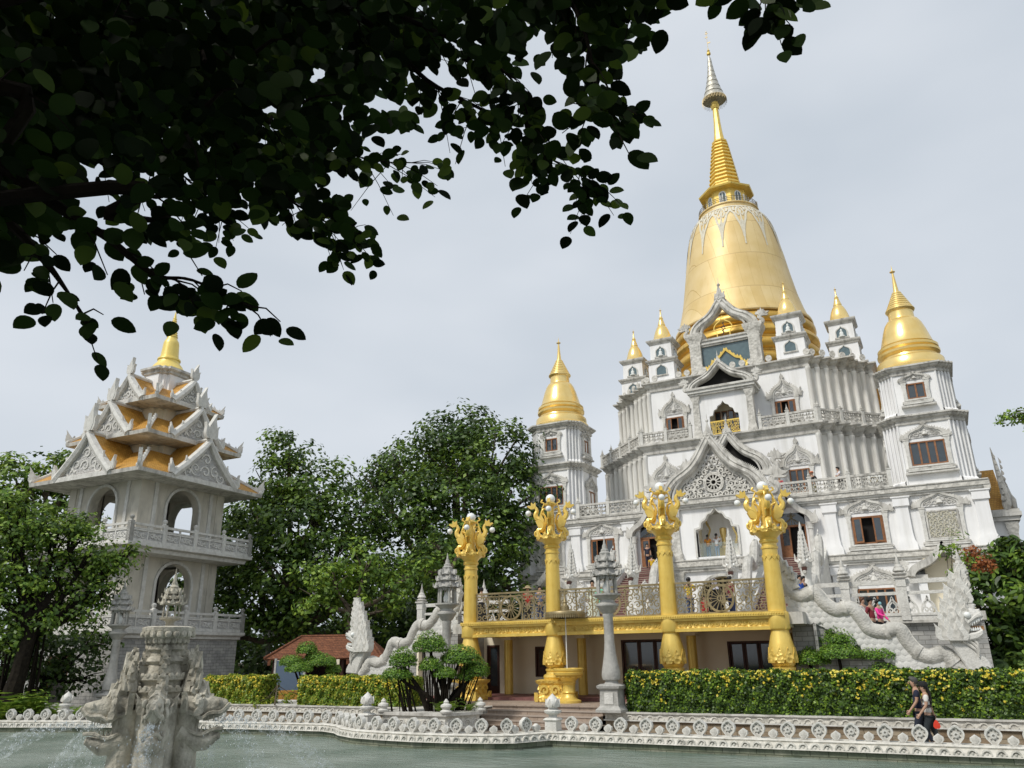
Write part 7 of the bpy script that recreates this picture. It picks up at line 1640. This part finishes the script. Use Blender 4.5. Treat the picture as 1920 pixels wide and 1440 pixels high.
    for n in 'RL':
        a=J['an'+n][0]; t_=J['to'+n][0]; mb=MB(); mb.tube([a+Vector((0,.02*S,-.015*S)),a.lerp(t_,.5)-Vector((0,0,.004*S)),t_],[.026*S,.027*S,.02*S],8,cloth('shoe',(.03,.03,.03))); mb.build('shoe',o)
    hd=J['hd1'][0]; mb=MB(); loops=[]
    r_=.064*S; c=hd+Vector((0,.010*S,.012*S)); 
    for a in range(0,7):
        t=PI*a/9; loops.append([(c.x+r_*.93*math.sin(t+.06)*math.cos(u),c.y+r_*1.04*math.sin(t+.06)*math.sin(u)*(1 if math.sin(u)>0 else (1-.0*a)),c.z+r_*1.08*math.cos(t)+(.022*S*max(0,-math.sin(u))*a/2.2)) for u in [2*PI*i/16 for i in range(16)]])
    hm=mat('greying_hair',(.035,.033,.03),(.10,.10,.09),rough=.6) if hair=='balding' else (mat('brown_hair',(.10,.04,.02),rough=.5) if hair=='brown' else hairm)
    mb.loft(loops,hm); 
    if hair in('long','pony','brown'):
        L_={'long':.30,'pony':.20,'brown':.12}[hair]; w_={'long':.042,'pony':.014,'brown':.022}[hair]
        mb.tube([c+Vector((0,.045*S,.0)),c+Vector((0,.068*S,-.08*S)),c+Vector((0,.072*S,-L_*.6*S)),c+Vector((0,.065*S,-L_*S))],[w_*S,w_*1.1*S,w_*S,w_*.4*S],8,hm,flat=.5)
    if hair=='bun': mb.sphere(c+Vector((0,.07*S,.03*S)),.03*S,hm,8,6)
    mb.build('hair',o)
    if hat:
        n_,c_,st_=hat; mb=MB(); hc=c
        if st_=='cap': mb.lathe([(.072*S,hc.z+.01*S),(.073*S,hc.z+.04*S),(.05*S,hc.z+.075*S),(.01*S,hc.z+.085*S)],14,cloth(n_,c_),hc.x,hc.y); mb.box(hc.x-.045*S,hc.y-.13*S,hc.z+.015*S,hc.x+.045*S,hc.y-.05*S,hc.z+.025*S,cloth(n_,c_))
        elif st_=='scarf': mb.sphere(hc+Vector((0,.01*S,.0)),.078*S,cloth(n_,c_),12,9,(1,1,1.08)); mb.lathe([(.05*S,hc.z-.1*S),(.12*S,hc.z-.17*S),(.13*S,hc.z-.2*S)],12,cloth(n_,c_),hc.x,hc.y)
        else: mb.lathe([(.14*S,hc.z+.02*S),(.135*S,hc.z+.03*S),(.075*S,hc.z+.045*S),(.07*S,hc.z+.085*S),(.02*S,hc.z+.10*S)],16,cloth(n_,c_),hc.x,hc.y)
        mb.build('hat',o)
    if fine:
        f_=MB(); hc=J['hd1'][0]
        f_.tube([hc+Vector((0,-.052*S,.015*S)),hc+Vector((0,-.070*S,-.012*S)),hc+Vector((0,-.055*S,-.016*S))],[.006*S,.010*S,.006*S],6,skinm)
        for s in (-1,1): f_.sphere(hc+Vector((s*.020*S,-.054*S,.012*S)),.006*S,hairm,6,5); f_.box(hc.x+s*.020*S-.010*S,hc.y-.062*S,hc.z+.022*S,hc.x+s*.020*S+.010*S,hc.y-.052*S,hc.z+.026*S,hairm); f_.sphere(hc+Vector((s*.052*S,.002*S,.0)),.012*S,skinm,6,5,(.4,.7,1.2))
        f_.box(hc.x-.014*S,hc.y-.056*S,hc.z-.032*S,hc.x+.014*S,hc.y-.046*S,hc.z-.027*S,mat('lips',(.35,.12,.10))); f_.build('face',o)
        for n,s in (('R',-1),('L',1)):
            w_=J['wr'+n][0]; e=J['ha'+n][0]; d=(e-w_).normalized(); sd=Vector((0,1,0)) if abs(d.y)<.8 else Vector((1,0,0)); sd=(sd-d*sd.dot(d)).normalized(); nn_=d.cross(sd)
            m2=MB(); m2.tube([w_,w_.lerp(e,.5),e+d*.004*S],[.013*S,.019*S,.018*S],8,skinm,flat=1)
            for i,(off,ln) in enumerate(((-.016,.038),(-.0055,.045),(.005,.042),(.015,.032))):
                b_=e+sd*off*S; m2.tube([b_,b_+d*ln*.55*S+nn_*.003*S,b_+d*ln*.9*S+nn_*.012*S],[.0062*S,.0056*S,.004*S],6,skinm)
            b_=w_.lerp(e,.35)-sd*.012*S; m2.tube([b_,b_-sd*.016*S+d*.014*S,b_-sd*.019*S+d*.034*S],[.008*S,.007*S,.005*S],6,skinm); m2.build('hand',o)
    return o,J,S
DG=GD+.003
def look(p,q): return math.atan2(q[1]-p[1],q[0]-p[0])+PI/2
def on(px,py,z): return tuple(Wz(px,py,z))
CAMP=(0,0)
def at_y(px,yv,z): q=Wp(px,1150,yv); return (q[0],yv,z)
# couple strolling to the left along the pond
# their way runs parallel to the planter, towards -x
pm_=Vector(Wp(1735,1404,25.5)); pw_=Vector(Wp(1752,1405,25.0))
om,JM,SM=person('man in a dark navy shirt walking left, mostly hidden behind a woman',(pm_.x,pm_.y,-.148),R(-84),1.79,('navy',(.018,.022,.045)),('darkblue',(.02,.025,.04)),pose='walk',hair='balding',sub=2,fine=True)
ow,JW,SW=person('long haired woman in a white top with dark stripes walking left past the hedge',(pw_.x,pw_.y,-.148),R(-86),1.67,('cream_white',(.62,.60,.56)),('charcoal',(.022,.028,.032)),pose='walk',hair='long',hat=('black',(.012,.012,.012),'cap'),sub=2,fine=True)
mb=MB()
for z,r_ in ((.745,.004),(.735,.006),(.665,.010),(.64,.014)): 
    mb.lathe([(.098*SW+r_*0,(z-.006)*SW),(.100*SW,z*SW),(.098*SW,(z+.008)*SW)],20,cloth('stripe',(.05,.03,.035)))
for v in mb.v: v.y*=.80
mb.build('stripes',ow)
mb=MB(); p=JW['haR'][0]; mb=MB(); c=Vector((.13*SW,.09*SW,.40*SW)); mb.loft([[(c.x+r_*.05*math.cos(t),c.y+r_*math.sin(t),c.z+z) for t in [2*PI*i/12 for i in range(12)]] for r_,z in ((.015,.09),(.04,.06),(.075,.0),(.085,-.07),(.05,-.12))],cloth('red_bag',(.62,.05,.025)))
b_=mb.build('shopping_bag'); b_.matrix_world=Matrix.Translation(ow.location)@Matrix.Rotation(ow.rotation_euler.z,4,'Z'); tag(b_,'bright red plastic bag held by the woman walking past the hedge','bag')
# visitors on the deck
def V(label,px,yv,z,**k):
    p=at_y(px,yv,z); f=k.pop('face',None); return person(label,p,look(p,CAMP) if f is None else f,**k)
V('visitor in a white blouse and dark skirt at the left end of the bronze railing',903,31.6,DG,face=R(200),top=('white',(.66,.62,.60)),bottom=('black',(.015,.015,.018)),hair='bun',lower='long_skirt',arms={'R':'fold'})
V('visitor in a red shirt and a wide straw hat behind the bronze railing',990,32.4,DG,top=('red',(.50,.06,.04)),bottom=('dark',(.03,.025,.025)),hat=('straw',(.50,.40,.24),'brim'),arms={'R':'fold','L':'fold'},h=1.6)
V('visitor in a blue grey shirt beside the one in the straw hat',1013,32.2,DG,top=('bluegrey',(.13,.16,.26)),bottom=('navy2',(.03,.04,.09)),arms={'R':'fold','L':'fold'},h=1.58)
o_,J_,S_=V('woman in a long pale patterned dress beside the tall stone lantern pillar',1113,31.2,DG,top=('pale',(.62,.66,.58)),bottom=('pale',(.62,.66,.58)),lower='dress',sleeve='long',hair='long',arms={'L':'fwd'},h=1.6)
mb=MB(); 
for dx,dz in ((.0,.0),(.10,.05),(.02,-.28)): mb.sphere((.24+dx,-.25,1.05+dz),.13,cloth('mint',(.18,.62,.42)),14,8,(1,.16,1))
q=mb.build('paper_fans'); q.matrix_world=Matrix.Translation(o_.location)@Matrix.Rotation(o_.rotation_euler.z,4,'Z'); tag(q,'round mint green paper fans held by the woman in the long pale dress','fan')
V('woman in a yellow shirt and patterned blue trousers seen from behind at the railing',1296,32.6,DG,face=R(180),top=('yellow',(.78,.55,.02)),bottom=('bluepat',(.06,.08,.14)),hair='pony',arms={'R':'fold','L':'fold'},h=1.62)
V('child in a red shirt crouching behind the railing wheel',1322,33.0,DG,pose='sit',top=('red2',(.55,.05,.05)),bottom=('red2',(.55,.05,.05)),h=1.15)
V('woman in a white headscarf and black dress behind the right railing wheel',1345,33.5,DG,top=('black2',(.02,.02,.02)),bottom=('black2',(.02,.02,.02)),lower='long_skirt',sleeve='long',hat=('scarf',(.62,.60,.66),'scarf'),h=1.55)
V('visitor in a maroon shirt and navy trousers near the fourth golden column',1374,33.2,DG,face=R(150),top=('maroon',(.22,.03,.05)),bottom=('navy3',(.02,.03,.08)),h=1.62)
# shrine visitors and the Buddha group
V('visitor in an orange top and blue jeans seen from behind in the shrine niche',1340,50.4,8.07,face=R(180),top=('orange',(.72,.28,.02)),bottom=('jeans',(.16,.22,.33)),hair='pony',h=1.52,arms={'R':'fold','L':'fold'})
V('visitor in a white top and blue jeans seen from behind in the shrine niche',1357,50.4,8.07,face=R(180),top=('white2',(.66,.66,.68)),bottom=('jeans',(.16,.22,.33)),hair='pony',h=1.55,arms={'R':'fold','L':'fold'})
bz=thing('buddha_statue','golden standing figure on a yellow plinth inside the shrine niche','statue',(-11.89,51.3,8.07))
mb=MB(); mb.box(-.6,-.3,0,.6,.3,.7,gold); mb.lathe([(.30,.7),(.36,.8),(.25,.9),(.24,1.3),(.30,1.7),(.30,1.95),(.10,2.08),(.09,2.12),(.14,2.2),(.15,2.32),(.10,2.44),(.05,2.5),(.06,2.54),(.01,2.7)],14,dome)
for s in (-1,1): mb.tube([(s*.26,0,1.9),(s*.38,-.05,1.55),(s*.22,-.2,1.35)],[.09,.08,.05],7,dome)
mb.build('figure',bz)
for s,l in ((-1,'left'),(1,'right')):
    mb=MB(T(-12.77 if s<0 else -11.15,51.2,9.0)); pth=cat_rom([(0,0,0),(s*.12,0,.5),(-s*.05,0,1.0),(s*.15,0,1.5),(0,0,1.9)],4); mb.tube(pth,[.12,.16]+[.12]*(len(pth)-3)+[.03],7,dome)
    for i in range(6): mb.slab([(a,b) for a,b in flame(s*.08,.3+.25*i,.22,.3,.3*s)],-.1,-.02,dome)
    tag(mb.build('gilt_naga'),'gilded serpent pillar at the %s of the golden figure in the shrine'%l,'ornament')
# upper balcony
V('visitor in a red patterned top leaning on the upper balcony below the right window',1494,51.5,11.57,top=('redpat',(.45,.08,.10)),bottom=('dark2',(.03,.03,.03)),h=1.5,arms={'R':'rail','L':'rail'})
V('visitor in black with an orange headcloth on the upper balcony',1560,51.6,11.57,top=('black3',(.015,.015,.015)),bottom=('khaki',(.40,.36,.20)),sleeve='long',hat=('orangecap',(.62,.22,.12),'cap'),h=1.6,arms={'R':'rail','L':'rail'})
V('man in a white shirt and black trousers turned sideways on the upper balcony',1613,51.7,11.57,face=R(-60),top=('white3',(.66,.66,.70)),bottom=('black4',(.015,.015,.02)),h=1.72,arms={'R':'fwd','L':'fwd'})
# temple and side stairs
V('visitor in black and yellow climbing to the left temple door',1229,49.6,6.9,face=R(180),top=('yellowblack',(.62,.40,.03)),bottom=('maroon2',(.16,.03,.03)),h=1.55)
V('visitor in dark clothes standing in the left temple doorway',1222,50.6,7.75,top=('dark3',(.03,.03,.05)),bottom=('dark3',(.03,.03,.05)),h=1.6)
V('person in a bright blue jacket at the head of the right side stairs',1506,33.6,GD,face=R(60),top=('blue',(.03,.10,.45)),bottom=('dark4',(.03,.03,.04)),sleeve='long',h=1.55)
V('person in dark clothes beside the blue jacket at the head of the right side stairs',1514,34.3,GD,face=R(60),top=('dark5',(.04,.03,.03)),bottom=('dark4',(.03,.03,.04)),sleeve='long',h=1.55)
def stairz(x): return max(1.08,3.72-.165*(int((x+4.8)/.38)+1))
for px,yv,kw in ((1620,33.9,dict(label='brown haired woman in white going down the right side stairs',top=('white4',(.62,.60,.60)),bottom=('dark6',(.04,.04,.05)),hair='brown',h=1.58)),
                 (1634,33.2,dict(label='visitor in a maroon shirt and black cap going down the right side stairs',top=('maroon3',(.20,.03,.04)),bottom=('dark7',(.03,.03,.04)),hat=('blackcap',(.012,.012,.012),'cap'),sleeve='long',h=1.68,arms={'L':'back'})),
                 (1649,32.6,dict(label='woman in a bright pink jacket and face mask going down the right side stairs',top=('pink',(.80,.05,.30)),bottom=('dark8',(.03,.03,.04)),sleeve='long',hair='pony',h=1.58,arms={'R':'fwd'}))):
    p=at_y(px,yv,0); l=kw.pop('label'); z=stairz(p[0]); o_,J_,S_=person(l,(p[0],yv,z),R(62),pose='walk',**kw)
    if 'mask' in l:
        mb=MB(); hc=J_['hd1'][0]; mb.sphere(hc+Vector((0,-.03*S_,-.02*S_)),.045*S_,cloth('mask',(.25,.50,.55)),8,6); mb.build('face_mask',o_)
    if 'maroon' in l:
        mb=MB(); mb.sphere((0,0,0),.17,cloth('red_bag',(.75,.06,.03)),10,7,(1,.3,.8)); b_=mb.build('red_handbag'); b_.location=(p[0]-.35,yv-.15,z+.95); tag(b_,'round red handbag carried by the visitor in the maroon shirt','bag')
hp_=Wh(437,1290,42); person('person in a pink shirt and straw sun hat behind the short left hedge',(hp_.x,hp_.y,.02),R(150),1.62,('pinkish',(.55,.20,.33)),('dark9',(.03,.03,.05)),hat=('straw2',(.62,.52,.36),'brim'),sleeve='long')
print('objects',len(bpy.data.objects))
